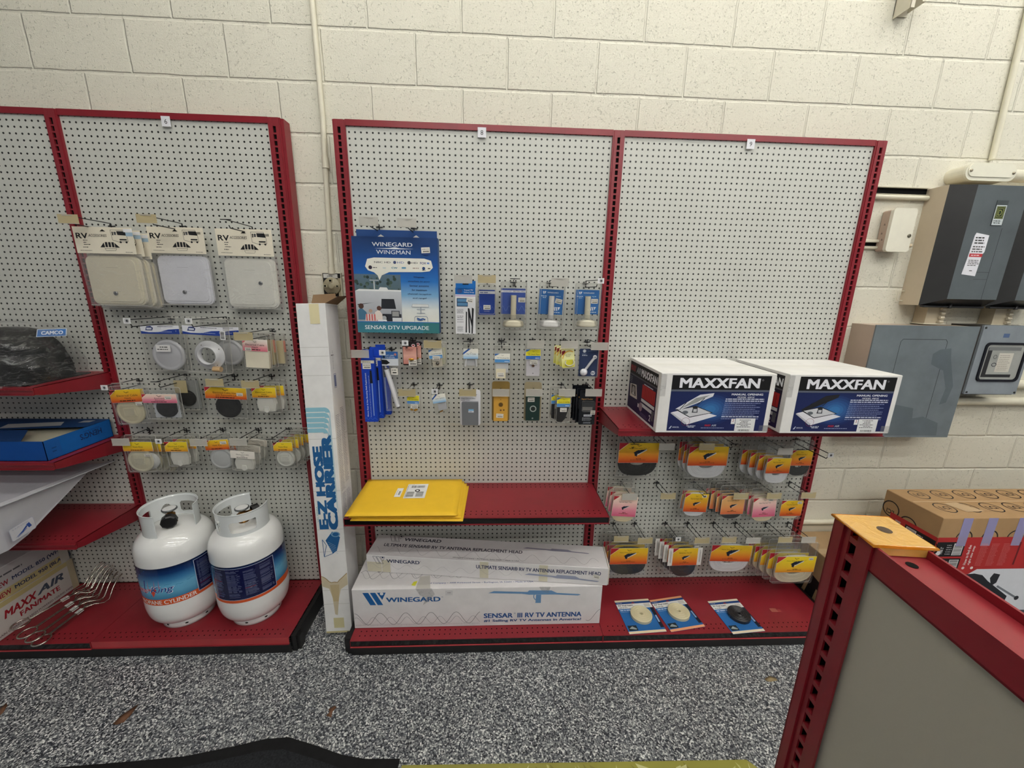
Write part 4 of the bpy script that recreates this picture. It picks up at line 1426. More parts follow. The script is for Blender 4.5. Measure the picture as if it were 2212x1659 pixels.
disc_card('cream round hatch with orange label overlapping the red post', (250, 838, 327, 914), LB - 4.6, ORG, 'Electrical Cable|Hatch', (214, 204, 172), (218, 208, 178), dx=-0.6, rot=-0.06, sticker=(0.74, -0.05))
t, W, H = disc_card('glossy black round hatch pack with pink label', (318, 848, 395, 904), LB - 5.0, PNK, 'Round Hatch|Electrical', (8, 8, 9), None, dx=0.6, rot=0.0, sticker=(0.72, 0.2), dz=0.56, lf=0.34, mate='rubber')
m = MB(); m.box(-W * .3, W * .42, -0.1, -0.05, -H * .95, -0.2, (206, 210, 216), 'paper'); m.build('backing_card', t)
t, W, H = clam('hatch_card', 'smoky pack with a dark disc behind the pink-labelled black one', 'hatch pack', (388, 820, 436, 885), LB - 2.0, 0.8, top=0.6)
disc(t, -0.5, -H * .6, W * .38, (24, 22, 18), -0.1, .5, matn='rubber'); m = MB(); m.box(-W * .44, W * .44, -0.08, -0.03, -H * .95, -0.1, (150, 152, 150), 'paper'); m.box(-W * .5, W * .05, -.88, -.83, -H * .4, 0, (170, 150, 60), 'tanhaze'); m.build('backing_card', t)
disc_card('large matt black disc with orange label above it', (452, 834, 544, 902), LB - 3.6, ORG, 'Electrical Cable Hatch|with Removable Lid', (13, 10, 10), None, dx=-0.1, sticker=(0.80, 0.16), dz=0.62, rot=0.04, mate='rubber')


def square_hatch(label, box, Y, title, n=0, nl=(), lf=0.38, rot=0.0, stops=YEL, corner=(205, 60, 60), col=(222, 220, 212)):
    t, W, H = clam('hatch_card', label, 'hatch pack', box, Y, 0.8, top=0.8, rot=rot)
    m, f = label_card(W * .92, H * lf, stops, title, corner, sub=True); m.build('label_card', t, loc=(-0.1, -.85, -0.05))
    m = MB()
    w, h = W * .74, H * .56
    P = [(-w * .42, 0), (w * .42, 0), (w * .5, -h * .45), (w * .42, -h * .95), (w * .1, -h), (-w * .1, -h), (-w * .42, -h * .95), (-w * .5, -h * .45)]
    P = [(x, z - H * .38) for x, z in P]
    m.prism(P, -0.62, -0.1, col, 'plastic')
    m.prism([(x * .82, (z + H * .66) * .82 - H * .66) for x, z in P], -0.72, -0.62, col, 'plastic')
    m.prism([(-w * .1, -H * .72), (w * .1, -H * .72), (w * .14, -H * .9), (0, -H * .97), (-w * .14, -H * .9)], -0.84, -0.72, tuple(int(v * .95) for v in col), 'plastic')
    m.build('square_hatch', t)
    if n: behind(t, n, 1.15, 0.8, 0.1, nl)
    return t, W, H


square_hatch('white angular hatch with yellow label below the pink pack', (551, 834, 607, 891), LB - 4.0, 'Electrical Cable|Hatch', 1, ['white angular hatch pack tucked behind the yellow-labelled one'])
t, W, H = disc_card('cream round hatch with yellow-orange label at the left of the lowest row', (278, 950, 344, 1017), LB - 5.0, YEL, 'Vent Kits', (212, 206, 180), (216, 210, 186), dx=-0.4, sticker=(0.74, -0.12), n=3,
          nl=['round hatch pack second in the lowest row at left', 'round hatch pack third in the lowest row at left', 'round hatch pack rearmost in the lowest row at left'], lf=.3)
m = MB(); m.lathe([(W * .3, 0), (W * .3, .3), (0, .35)], (W * .2, -0.02, -H * .66), 'y', 28, (206, 206, 204), 'plastic'); m.build('spare_disc', t)
square_hatch('white angular hatch with yellow label in the lowest row', (366, 950, 419, 1005), LB - 4.6, 'Electrical Cable|Hatch', 1, ['white angular hatch behind, lowest row of panel 6'])
disc_card('light grey disc with orange label in the lowest row', (451, 946, 505, 1012), LB - 5.2, ORG, 'Vent Kit', (202, 204, 204), None, rot=-0.06, sticker=(0.75, 0.22), n=1, nl=['dark-backed disc pack behind the light grey disc'], lf=.32)
square_hatch('tilted white hatch with white label, frontmost of the loose ones', (506, 970, 562, 1014), LB - 5.8, 'Electrical Cable|Hatch', 0, (), .36, 0.07, [(232, 226, 216)] * 4, None)
square_hatch('tilted white hatch second in the loose stack', (522, 958, 574, 1003), LB - 4.2, 'Electrical Cable|Hatch', 0, (), .30, 0.1, [(222, 214, 200)] * 4, None)
square_hatch('tilted white hatch rearmost in the loose stack', (545, 945, 588, 990), LB - 2.2, 'Electrical Cable|Hatch', 0, (), .30, 0.16, [(212, 204, 190)] * 4, None)
disc_card('small white disc with yellow-orange label, frontmost of four at the right end', (597, 951, 640, 1009), LB - 4.6, YEL, 'Vent Kits', (220, 220, 212), (222, 222, 214), n=3,
          nl=['small white disc pack second of four at the right end', 'small white disc pack third of four at the right end', 'small white disc pack rearmost of four at the right end'], bx=0.12, lf=.32)

# ================================================================ goods on panel 8
NAVY = (28, 52, 104)
# big flat blue box
t, W, H = hang('antenna_upgrade_box', 'large flat blue box showing a motorhome scene and teal bottom band', 'box', 766, 512, 947, 719, -3.3)
m = MB()
m.box(-W / 2, W / 2, 0, 1.9, -H, 0, (34, 74, 130), 'paper')
f = Face(m, (-W / 2, 0, -H), (1, 0, 0), (0, 0, 1))
grad(f, 0, H * .105, W, H, [(232, 230, 218), (222, 226, 222), (120, 168, 206), (38, 110, 184), (24, 84, 160), (26, 66, 124), (30, 60, 110)])
f.rect(0, 0, W, H * .115, (62, 128, 140), (50, 116, 140)); f.rect(W * .8, 0, W, H * .115, (56, 120, 124)); f.rect(0, H * .115, W, H * .122, (30, 100, 180))
f.l = 1
f.text('SENSAR DTV UPGRADE', W * .48, H * .037, H * .042, W * .78, (236, 240, 240), 2, al='c')
f.text('WINEGARD', W * .47, H * .905, H * .040, W * .47, (238, 240, 244), 2, al='c')
f.text('WINGMAN', W * .48, H * .828, H * .040, W * .40, (238, 240, 244), 1, al='c')
f.poly([(W * .26, H * .884), (W * .42, H * .888), (W * .5, H * .898), (W * .56, H * .888), (W * .72, H * .884), (W * .5, H * .878)], (236, 238, 240))
# photo half: trees, coach side, picnic
x1 = W * .55
f.rect(0.03, H * .32, x1, H * .62, (74, 92, 88), (90, 112, 128))
for k in range(40):
    u, v = random.uniform(.3, x1 - .3), random.uniform(H * .36, H * .60)
    f.circle(u, v, random.uniform(.15, .38), random.choice([(52, 70, 62), (64, 84, 72), (44, 60, 56), (82, 100, 92)]), n=7)
f.l = 2
f.rect(0.03, H * .125, x1, H * .445, (150, 152, 160), (196, 200, 204))
f.poly([(.03, H * .445), (x1, H * .445), (x1, H * .46), (W * .05, H * .465)], (232, 234, 232))
f.poly([(W * .28, H * .46), (W * .4, H * .455), (W * .38, H * .485), (W * .3, H * .487)], (226, 228, 226))
f.rect(W * .225, H * .46, W * .24, H * .55, (190, 196, 196)); f.rect(W * .18, H * .555, W * .29, H * .562, (200, 204, 204))
f.poly([(W * .30, H * .26), (W * .31, H * .365), (W * .46, H * .365), (W * .48, H * .26)], (38, 40, 46))
f.poly([(W * .02, H * .305), (W * .22, H * .325), (W * .02, H * .295)], (50, 52, 60))
f.rect(W * .28, H * .125, W * .54, H * .205, (42, 44, 52)); f.circle(W * .33, H * .16, W * .045, (30, 30, 34)); f.circle(W * .33, H * .16, W * .028, (170, 172, 176))
f.rect(W * .42, H * .17, W * .52, H * .24, (60, 62, 68)); f.rect(W * .43, H * .18, W * .51, H * .232, (150, 150, 148)); f.rect(W * .43, H * .125, W * .54, H * .165, (220, 222, 224))
f.poly([(W * .02, H * .14), (W * .02, H * .24), (W * .06, H * .27), (W * .12, H * .22), (W * .13, H * .14)], (70, 112, 140)); f.circle(W * .06, H * .285, W * .032, (80, 56, 48))
f.poly([(W * .10, H * .125), (W * .11, H * .20), (W * .27, H * .205), (W * .28, H * .125)], (214, 196, 190))
for k in range(5):
    f.rect(W * (.115 + k * .032), H * .13, W * (.127 + k * .032), H * .2, (196, 60, 60))
f.poly([(W * .24, H * .14), (W * .22, H * .22), (W * .27, H * .25), (W * .31, H * .2), (W * .31, H * .14)], (226, 214, 204)); f.circle(W * .275, H * .265, W * .028, (90, 60, 50)); f.circle(W * .17, H * .235, W * .022, (180, 150, 130))
f.rect(W * .25, H * .124, W * .36, H * .142, (230, 232, 232))
# speech balloon
f.l = 3
BL = [(W * .14, H * .70), (W * .17, H * .775), (W * .25, H * .79), (W * .84, H * .79), (W * .92, H * .77), (W * .94, H * .70), (W * .9, H * .662), (W * .8, H * .652), (W * .42, H * .645), (W * .33, H * .61), (W * .30, H * .56), (W * .28, H * .61), (W * .24, H * .64), (W * .17, H * .66)]
f.poly(BL, (236, 234, 222))
f.text('NBC HD', W * .25, H * .735, H * .018, W * .19, (40, 40, 60), 2); f.text('HD', W * .52, H * .735, H * .02, W * .08, (60, 90, 160), 1); f.circle(W * .49, H * .745, W * .018, (70, 80, 120))
f.circle(W * .66, H * .745, W * .02, (60, 60, 64)); f.text('HD', W * .69, H * .735, H * .018, W * .07, (50, 50, 54), 2); f.text('FOX', W * .79, H * .732, H * .022, W * .07, (50, 60, 120), 3); f.rect(W * .87, H * .735, W * .9, H * .752, (110, 140, 200))
f.circle(W * .20, H * .69, W * .022, (50, 40, 60)); f.greek(W * .23, W * .29, H * .685, H * .008, (90, 90, 90)); f.text('ion', W * .35, H * .68, H * .016, None, (110, 170, 190), 1); f.text('CW', W * .45, H * .68, H * .018, W * .07, (60, 130, 150), 3)
f.rect(W * .57, H * .682, W * .62, H * .70, (110, 160, 190)); f.greek(W * .7, W * .78, H * .685, H * .01, (170, 150, 140)); f.circle(W * .83, H * .69, W * .018, (40, 70, 120)); f.greek(W * .81, W * .86, H * .668, H * .007, (60, 60, 80)); f.greek(W * .90 - W * .02, W * .98 - W * .06, H * .685, H * .01, (60, 60, 60))
for i, s_ in enumerate(['Wingman.', 'attaches to your', 'Sensar antenna', 'for maximum', 'channel reception', 'and range!']):
    f.text(s_, W * .77, H * (.588 - i * .044), H * .019, len(s_) * W * .0165, (44, 56, 84), 2, al='c')
G = (150, 160, 170)
f.poly([(W * .68, H * .315), (W * .87, H * .315), (W * .88, H * .285), (W * .67, H * .285)], (214, 216, 214)); f.lines([(W * .68, H * .315), (W * .87, H * .315), (W * .88, H * .285), (W * .67, H * .285)], .05, G, True)
f.rect(W * .775, H * .21, W * .785, H * .285, G); f.rect(W * .73, H * .255, W * .83, H * .262, G); f.rect(W * .73, H * .215, W * .83, H * .222, G)
f.lines([(W * .70, H * .125), (W * .70, H * .17), (W * .715, H * .185), (W * .845, H * .185), (W * .86, H * .17), (W * .86, H * .125)], .07, (110, 124, 150))
f.lines([(W * .73, H * .165), (W * .77, H * .15), (W * .80, H * .16), (W * .83, H * .148)], .22, (50, 90, 150)); f.lines([(W * .73, H * .15), (W * .76, H * .14), (W * .80, H * .143)], .12, (50, 90, 150))
f.l = 1
f.circle(W * .86, H * .875, W * .062, (26, 58, 112)); f.sticker(W * .86, H * .875, 1.5, 0.95, 0.06)
m.build('carton', t)
m = MB()
m.box(-W / 2 + .3, W / 2 - .3, 1.86, 1.92, 0, 1.35, (34, 70, 124), 'paper')
g = Face(m, (-W / 2, 1.86, 0), (1, 0, 0), (0, 0, 1))
for u in (W * .31, W * .73):
    g.poly([(u - .75, 0), (u - .6, .2), (u, .6), (u + .6, .2), (u + .75, 0)], (206, 200, 186))
m.build('hanging_flap', t)

# strap box
t, W, H = hang('strap_box', 'slim white and blue box with black straps pictured, right of the big blue box', 'box', 984, 622, 1027, 721, -4.4)
m = MB(); m.box(-W / 2, W / 2, 0, 0.9, -H, 0, (226, 226, 228), 'paper')
f = Face(m, (-W / 2, 0, -H), (1, 0, 0), (0, 0, 1))
f.rect(0, H * .86, W, H, (24, 104, 184)); f.l = 1
f.circle(W * .22, H * .93, W * .13, (60, 84, 140), H * .045); f.text('Travel TV', W * .43, H * .94, H * .03, W * .45, (238, 238, 240), 2); f.text('Safety Strap', W * .43, H * .89, H * .03, W * .5, (238, 238, 240), 2)
f.rect(0, H * .82, W, H * .845, (190, 172, 206))
f.rect(W * .07, H * .60, W * .62, H * .78, (24, 40, 66)); f.l = 2; f.rect(W * .1, H * .70, W * .6, H * .765, (84, 130, 170)); f.rect(W * .1, H * .615, W * .6, H * .685, (84, 130, 170)); f.l = 1
for v0, v1, n in ((.45, .55, 4), (.34, .41, 2), (.30, .33, 1), (.25, .28, 1), (.05, .17, 6)):
    f.block(W * .08, H * v0, W * .42, H * v1, n, (120, 120, 124), .4)
K = (24, 24, 28)
f.poly([(W * .5, H * .03), (W * .56, H * .03), (W * .58, H * .48), (W * .52, H * .5)], K); f.poly([(W * .66, H * .02), (W * .72, H * .02), (W * .70, H * .56), (W * .62, H * .57)], K); f.poly([(W * .80, 0.05), (W * .86, 0.05), (W * .92, H * .56), (W * .82, H * .58)], K)
f.poly([(W * .64, H * .5), (W * .84, H * .1), (W * .86, H * .2), (W * .7, H * .55)], (34, 34, 38))
f.sticker(W * .72, H * .74, 1.15, 0.8, -0.15)
m.build('carton', t)
m = MB(); m.box(-W / 2, W / 2, 0.85, 0.9, 0, 1.25, (30, 112, 190), 'paper'); g = Face(m, (-W / 2, .85, 0), (1, 0, 0), (0, 0, 1)); g.rect(W * .35, .55, W * .65, .85, (20, 40, 60)); m.build('hanging_flap', t)

# small blue card
t, W, H = clam('jack_card', 'small royal blue blister card under the yellowed label plate', 'card pack', (1033, 626, 1071, 680), -3.0, 0.5, top=1.0)
m = MB(); m.box(-W / 2 + .1, W / 2 - .1, -0.1, -0.05, -H, 0, (32, 64, 150), 'paper'); f = Face(m, (-W / 2 + .1, -.1, -H), (1, 0, 0), (0, 0, 1)); w = W - .2
f.rect(0, H * .84, w, H * .95, (224, 224, 232)); f.l = 1; f.greek(w * .08, w * .6, H * .87, H * .04, (110, 120, 160)); f.sticker(w * .5, H * .3, 1.3, .85)
f.lines([(w * .02, H * .2), (w * .12, H * .34), (w * .2, H * .2)], .04, (90, 120, 190)); f.lines([(w * .7, H * .2), (w * .82, H * .34), (w * .95, H * .2)], .04, (90, 120, 190))
for k in range(5): f.rect(w * (.34 + k * .07), H * .12, w * (.36 + k * .07), H * .17, (190, 190, 190))
m.build('card', t)


def crank(label, box, Y, rot, hcol, navy, tiltx):
    t, W, H = clam('crank_handle_pack', label, 'handle pack', box, Y, 1.5, top=1.1, rot=rot)
    m = MB(); cz = H * .62
    m.box(-W / 2 + .1, W / 2 - .1, -0.12, -0.06, -cz, -.1, (58, 84, 160) if navy else (42, 104, 172), 'paper')
    f = Face(m, (-W / 2 + .1, -.12, -cz), (1, 0, 0), (0, 0, 1)); w = W - .2
    if navy:
        f.rect(0, cz * .83, w, cz * .91, (226, 226, 234)); f.rect(0, cz * .93, w, cz * .98, (70, 90, 160)); f.l = 1
        f.text('WINEGARD', w * .08, cz * .845, cz * .05, w * .35, (90, 100, 150), 1); f.text('DIRECTIONAL HANDLE', w * .48, cz * .845, cz * .05, w * .48, (50, 56, 90), 2)
        f.lines([(w * (k / 24), cz * (.22 + .1 * math.sin(k * 1.0))) for k in range(25)], .05, (110, 136, 200)); f.sticker(w * .84, cz * .55, 1.25, .85)
    else:
        f.l = 1
        f.poly([(w * .14, cz * .90), (w * .18, cz * .90), (w * .21, cz * .80), (w * .17, cz * .80)], (230, 234, 240)); f.poly([(w * .2, cz * .90), (w * .28, cz * .90), (w * .24, cz * .80)], (230, 234, 240))
        f.text('WINEGARD', w * .33, cz * .83, cz * .05, w * .46, (226, 232, 240), 2); f.greek(w * .06, w * .34, cz * .70, cz * .03, (190, 210, 230)); f.greek(w * .15, w * .3, cz * .64, cz * .03, (190, 210, 230)); f.greek(w * .7, w * .9, cz * .70, cz * .03, (150, 190, 220))
        f.poly([(w * .62, cz * .3), (w * .67, cz * .3), (w * .71, cz * .15), (w * .67, cz * .15)], (236, 238, 242)); f.poly([(w * .70, cz * .3), (w * .75, cz * .3), (w * .79, cz * .15), (w * .75, cz * .15)], (236, 238, 242)); f.poly([(w * .78, cz * .3), (w * .9, cz * .3), (w * .83, cz * .17)], (220, 226, 236))
        f.greek(w * .6, w * .95, cz * .07, cz * .03, (200, 214, 230)); f.sticker(w * .82, cz * .53, 1.25, .85, tiltx)
    m.build('card', t)
    m = MB(); m.tube([(0.0, -0.75, -H * .17), (0.06 if not navy else 0, -0.75, -H * .73)], 0.52, hcol, 'plastic', 14); m.build('handle_shaft', t)
    m = MB(); m.lathe([(0, -.9), (1.75, -.9), (1.95, -.7), (1.95, -.45), (1.85, -.1), (1.9, 0), (1.5, .25), (0.9, .4), (0, .42)], (0, -0.95 + .0, -H * .80), 'z', 28, hcol, 'plastic')
    m.T = Matrix.Identity(4)
    m.build('handle_base', t, rot=None)
    k = kids(t)[-1]; k.scale = (1, .42, 1); k.location.y = -0.5 * IN
    m = MB(); m.prism(rrect(W * .9, H * .36, .3, 0, -H * .81, 3), -1.45, -1.40, (220, 220, 220), 'film'); m.build('inner_tray', t)


crank('cream crank handle on a violet-blue card, left of the three', (1081, 622, 1136, 712), -2.6, 0.0, (214, 206, 180), True, 0)
crank('white crank handle on a bright blue card, middle of the three', (1163, 624, 1217, 712), -3.2, 0.03, (218, 216, 212), False, -0.18)
crank('cream crank handle on a blue card beside the middle post', (1240, 625, 1293, 711), -3.0, 0.0, (214, 208, 186), False, 0)

# long blue boxes
t, W, H = hang('shaft_box', 'long royal blue box with white vertical title, frontmost of three', 'box', 784, 775, 812, 911, -5.3, 'long blue boxes', 0.0)
m = MB(); m.box(-W / 2, W / 2, 0, 1.1, -H, 0, (18, 62, 176), 'paper')
f = Face(m, (-W / 2, 0, -H), (1, 0, 0), (0, 0, 1))
f.rect(0, H * .93, W, H * .975, (226, 222, 206)); f.l = 1; f.greek(W * .1, W * .8, H * .945, H * .008, (110, 110, 100))
f.text('Worm Gear & Hex Elevating Shaft Replacement', W * .36, H * .08, W * .14, H * .70, (226, 232, 244), 2, rot=90)
f.text('Remplacement vis sans fin et axe d\'elevation hexagonale', W * .56, H * .08, W * .09, H * .66, (190, 206, 236), 1, rot=90)
f.poly([(W * .58, H * .62), (W * .62, H * .82), (W * .76, H * .82), (W * .8, H * .62)], (20, 24, 34)); f.rect(W * .70, H * .10, W * .77, H * .62, (140, 170, 220))
f.lines([(W * k / 12, H * (.05 + .018 * math.sin(k * 1.5))) for k in range(13)], .06, (60, 110, 210)); f.sticker(W * .42, H * .885, 1.5, 1.0)
m.build('carton', t)
m = MB(); m.box(-.9, .9, 0.5, 0.56, 0, 1.6, (20, 66, 182), 'paper'); m.box(-.9, -.3, 0.3, 0.5, .5, 1.2, (16, 56, 160), 'paper'); m.build('hanging_flap', t)
behind(t, 2, 1.3, 0.75, 0.28, ['long royal blue box second of three', 'long royal blue box rearmost of three'])

# white tube in a bag
t, W, H = hang('tube_bag', 'clear bag with a slanted white tube and blue header', 'bag pack', 829, 758, 866, 885, -4.6)
m = MB(); m.prism([(-W / 2, -H * .1), (-W * .38, -H), (W * .46, -H), (W / 2, -H * .1)], -.75, 0, (230, 230, 230), 'film'); m.build('plastic_bag', t)
hc = H * .23
m = MB(); m.box(-W * .48, W * .46, -.8, -.76, -hc, 0, (214, 218, 224), 'paper'); f = Face(m, (-W * .48, -.8, -hc), (1, 0, 0), (0, 0, 1)); w = W * .94
f.rect(0, hc * .5, w, hc, (44, 96, 160)); f.l = 1; f.text('LIFT LINE', w * .5, hc * .68, hc * .09, w * .5, (230, 232, 238), 1, al='c'); f.text('UNIVERSAL', w * .5, hc * .55, hc * .08, w * .64, (230, 232, 238), 1, al='c')
f.poly([(0, hc * .1), (0, hc * .42), (w * .3, hc * .4), (w * .5, hc * .2), (w * .3, hc * .08)], (24, 26, 28)); f.circle(w * .84, hc * .8, .22, (190, 120, 110))
m.build('header_card', t)
m = MB(); a, b = Vector((-W * .27, -.4, -H * .30)), Vector((W * .30, -.4, -H * .93)); m.tube([a, b], .46, (222, 222, 226), 'plastic', 12); m.build('white_tube', t)
m = MB(); d = (b - a).normalized(); m.tube([a - d * .25, a], .34, (120, 116, 112), 'wire', 10); m.tube([b, b + d * .3], .34, (120, 116, 112), 'wire', 10); m.tube([b + d * .3, b + d * .7], .15, (200, 200, 196), 'plastic', 8); m.tube([a - d * .7, a - d * .25], .15, (200, 200, 196), 'plastic', 8)
m.build('end_plugs', t)
m = MB(); m.box(W * .02, W * .42, -.86, -.80, -H * .38, -H * .27, (228, 224, 214), 'paper'); f = Face(m, (W * .02, -.86, -H * .38), (1, 0, 0), (0, 0, 1)); f.greek(.15, W * .36, H * .07, H * .014, (110, 106, 100)); f.greek(.3, W * .34, H * .025, H * .02, (50, 48, 46)); m.build('price_sticker', t)


def card(name, label, box, Y, rot, col, draw, n=0, nl=(), dx=0.1, dy=0.9, dz=0.0, top=0.0, r=0.2, shell=0.0, group=None, brot=0.0, mat='paper'):
    t, W, H = hang(name, label, 'card pack', *box, Y, group, rot)
    if shell:
        s = sheet(W * 1.08, H * 1.04 + top, shell, 'clear', .3, top); rim(s, W * 1.08, H * 1.04 + top, top, .3, (214, 214, 208), 0, .045); s.build('clear_shell', t)
    m = MB(); m.prism(rrect(W, H, r, 0, -H / 2, 3), -shell * .3 - .06, -shell * .3, col, mat)
    f = Face(m, (-W / 2, -shell * .3 - .06, -H), (1, 0, 0), (0, 0, 1), mat)
    draw(f, W, H)
    m.build('card', t)
    return t, W, H


def dr(f, W, H):
    f.rect(.05, H * .82, W - .05, H - .1, (26, 20, 22)); f.l = 1; grad(f, .08, .25, W - .08, H * .82, [(196, 124, 112), (222, 170, 156), (206, 140, 126)]); f.l = 2
    f.circle(W * .76, H * .88, .34, (216, 196, 196), .26); f.circle(W * .76, H * .88, .2, (150, 40, 50), .14)
    f.text('BRASS COUPLER', W * .5, H * .74, H * .035, W * .62, (90, 40, 40), 1, al='c'); f.greek(W * .2, W * .8, H * .68, H * .025, (120, 60, 56)); f.greek(W * .25, W * .75, H * .63, H * .02, (130, 70, 66))
    f.poly([(W * .3, H * .25), (W * .3, H * .4), (W * .75, H * .42), (W * .75, H * .25)], (214, 160, 148)); f.sticker(W * .68, H * .12, 1.5, 1.1)


t, W, H = card('fitting_card', 'copper-pink card with black header, in front', (870, 740, 901, 789), -5.0, 0.0, (34, 26, 28), dr)
m = MB(); m.tube([(-.15, -.35, -H * .72), (.75, -.35, -H * .73)], .17, (200, 150, 50), 'brass', 8); m.tube([(.1, -.35, -H * .725), (.4, -.35, -H * .728)], .26, (206, 156, 56), 'brass', 6); m.build('brass_fitting', t)
behind(t, 1, 1.0, 0.55, 0.1, ['copper-pink card tucked behind the front one'])


def band_card(title, top_col, band, edge=(56, 110, 180)):
    def d(f, W, H):
        f.rect(0.03, H * .36, W - .03, H - .03, top_col); f.rect(0.03, 0.03, W - .03, H * .36, band); f.l = 1
        f.poly([(0.03, H * .98), (0.03, H * .72), (W * .34, H * .98)], edge); bird(f, W * .52, H * .78, W * .07); f.text(title, W * .54, H * .43, H * .14, W * .78, (30, 34, 40), 2, al='c')
        f.greek(W * .65, W * .95, H * .1, H * .07, (220, 230, 240))
    return d


# coax card
def blister(label, box, Y, title, tc, bc, depth=.9, rot=0.0, lf=.42, top=1.0, n=0, nl=(), bx=.3, name='cable_pack'):
    t, W, H = clam(name, label, 'cable pack', box, Y, depth, top=top, rot=rot)
    m = MB(); lh = H * lf
    m.box(-W * .46, W * .44, -depth - .05, -depth, -lh, 0, (230, 230, 226), 'paper'); f = Face(m, (-W * .46, -depth - .05, -lh), (1, 0, 0), (0, 0, 1)); band_card(title, tc, bc)(f, W * .9, lh)
    m.build('label_card', t)
    return t, W, H


OFFW = (236, 234, 222); LBLU = (84, 150, 210); YL = (226, 214, 50)
t, W, H = blister('small pack with white-blue label and a steel socket, right of the copper card', (926, 753, 958, 792), -5.0, 'Coaxial Panel Jack', OFFW, LBLU, .9, -0.1, .5)
m = MB(); m.box(-W * .3, W * .34, -.6, -.1, -H * .95, -H * .5, (216, 208, 190), 'plastic'); m.lathe([(.3, 0), (.3, .3), (.12, .35), (.12, .5), (0, .5)], (0.1, -.6, -H * .78), 'y', 12, (150, 148, 144), 'chrome'); m.build('panel_jack', t)
m = MB(); f = Face(m, (-W * .35, -.98, -H * .62), (1, 0, 0), (0, 0, 1)); f.sticker(W * .35, H * .14, 1.3, .8, -.1); m.build('price_sticker', t)
t, W, H = clam('cable_pack', 'clear yellow-lined pack behind the steel socket pack', 'cable pack', (932, 746, 966, 790), -3.2, .8, top=.6)
m = MB(); m.box(-W * .3, W * .4, -.3, -.1, -H * .9, -H * .1, (206, 204, 170), 'paper'); m.build('inner_card', t)


def rods(t, W, H):
    m = MB()
    for s in (-1, 1):
        m.tube([(s * W * .30, -.5, -H * .45), (s * W * .36, -.5, -H * .93)], .2, (222, 222, 224), 'plastic', 8)
    m.box(-W * .28, W * .28, -.4, -.3, -H * .9, -H * .48, (200, 202, 206), 'plastic'); m.build('flat_cable', t)


t, W, H = clam('cable_pack', 'flat TV cable pack with pale blue label and two white plugs', 'cable pack', (1001, 752, 1034, 793), -4.2, .8, top=.9)
m = MB(); lh = H * .52; m.box(-W * .48, W * .48, -.86, -.8, -lh, 0, OFFW, 'paper'); f = Face(m, (-W * .48, -.86, -lh), (1, 0, 0), (0, 0, 1)); w = W * .96
grad(f, .02, .02, w - .02, lh - .02, LBL); f.l = 1; f.poly([(0, lh * .42), (0, lh * .62), (w * .34, lh), (w * .5, lh)], (40, 90, 170)); bird(f, w * .52, lh * .66, w * .07); f.text('Flat TV Cable', w * .54, lh * .42, lh * .13, w * .62, (40, 44, 50), 1, al='c'); m.build('label_card', t)
rods(t, W, H)
t, W, H = blister('TV hookup kit with white-blue label over a cream plate', (1067, 762, 1103, 815), -4.6, 'TV Hookup Kit', OFFW, LBLU, .9, 0, .36, 1.4)
m = MB(); m.box(-W * .40, W * .36, -.6, -.1, -H * .78, -H * .34, (212, 214, 218), 'plastic'); m.build('white_plate', t)
m = MB(); m.box(-W * .38, W * .2, -1.0, -.62, -H * 1.0, -H * .62, (222, 212, 182), 'plastic'); f = Face(m, (-W * .38, -1.0, -H), (1, 0, 0), (0, 0, 1)); f.sticker(W * .28, H * .15, 1.3, .85); m.build('cream_box', t)
t, W, H = blister('TV wall plate pack with yellow and blue label', (1133, 753, 1168, 812), -4.6, 'TV Wall Plate', YL, (56, 110, 190), .9, 0, .36, 1.0)
m = MB(); m.box(-W * .40, W * .42, -.6, -.1, -H * .98, -H * .34, (220, 216, 222), 'plastic'); m.lathe([(.26, 0), (.26, .12), (.12, .2), (.12, .34), (0, .34)], (0.05, -.6, -H * .60), 'y', 12, (140, 110, 90), 'chrome'); m.lathe([(.09, 0), (0, .02)], (0.05, -.6, -H * .88), 'y', 8, (60, 60, 60), 'wire'); m.build('wall_plate', t)
m = MB(); f = Face(m, (0, -1.0, -H * .46), (1, 0, 0), (0, 0, 1)); f.sticker(.1, 0, 1.35, .8); m.build('price_sticker', t)


def dy_(f, W, H):
    f.l = 1; grad(f, .1, .1, W - .1, H - .1, [(228, 222, 90), (236, 234, 170), (240, 236, 190)])
    f.l = 2; f.poly([(.1, H * .9), (.1, H * .66), (W * .32, H * .84), (W * .3, H * .95)], (130, 30, 40)); f.ring(W * .62, H * .42, W * .58, W * .08, (226, 176, 60), H * .5, 60, 170, 14)
    f.text('WALL STRAP', W * .5, H * .66, H * .05, W * .45, (60, 56, 40), 1, al='c'); f.text('HOLDER', W * .5, H * .58, H * .05, W * .3, (60, 56, 40), 1, al='c')
    f.rect(W * .25, H * .1, W * .85, H * .42, (214, 206, 60))


t, W, H = card('strap_card', 'small pale yellow card with a white cable clip, frontmost of four', (1211, 754, 1239, 794), -5.2, -0.1, (236, 230, 150), dy_, group='pale yellow cards')
m = MB(); m.tube([(-.7 + .9 + .8 * math.cos(a), -.3, -H * .72 + .6 * math.sin(a)) for a in [math.radians(x) for x in range(140, 400, 20)]] + [(.9, -.3, -H * .6)], .1, (226, 224, 210), 'plastic', 6); m.build('cable_clip', t)
behind(t, 3, .8, -0.3, 0.1, ['pale yellow card second of four', 'pale yellow card third of four', 'pale yellow card rearmost of four'], 0.05)


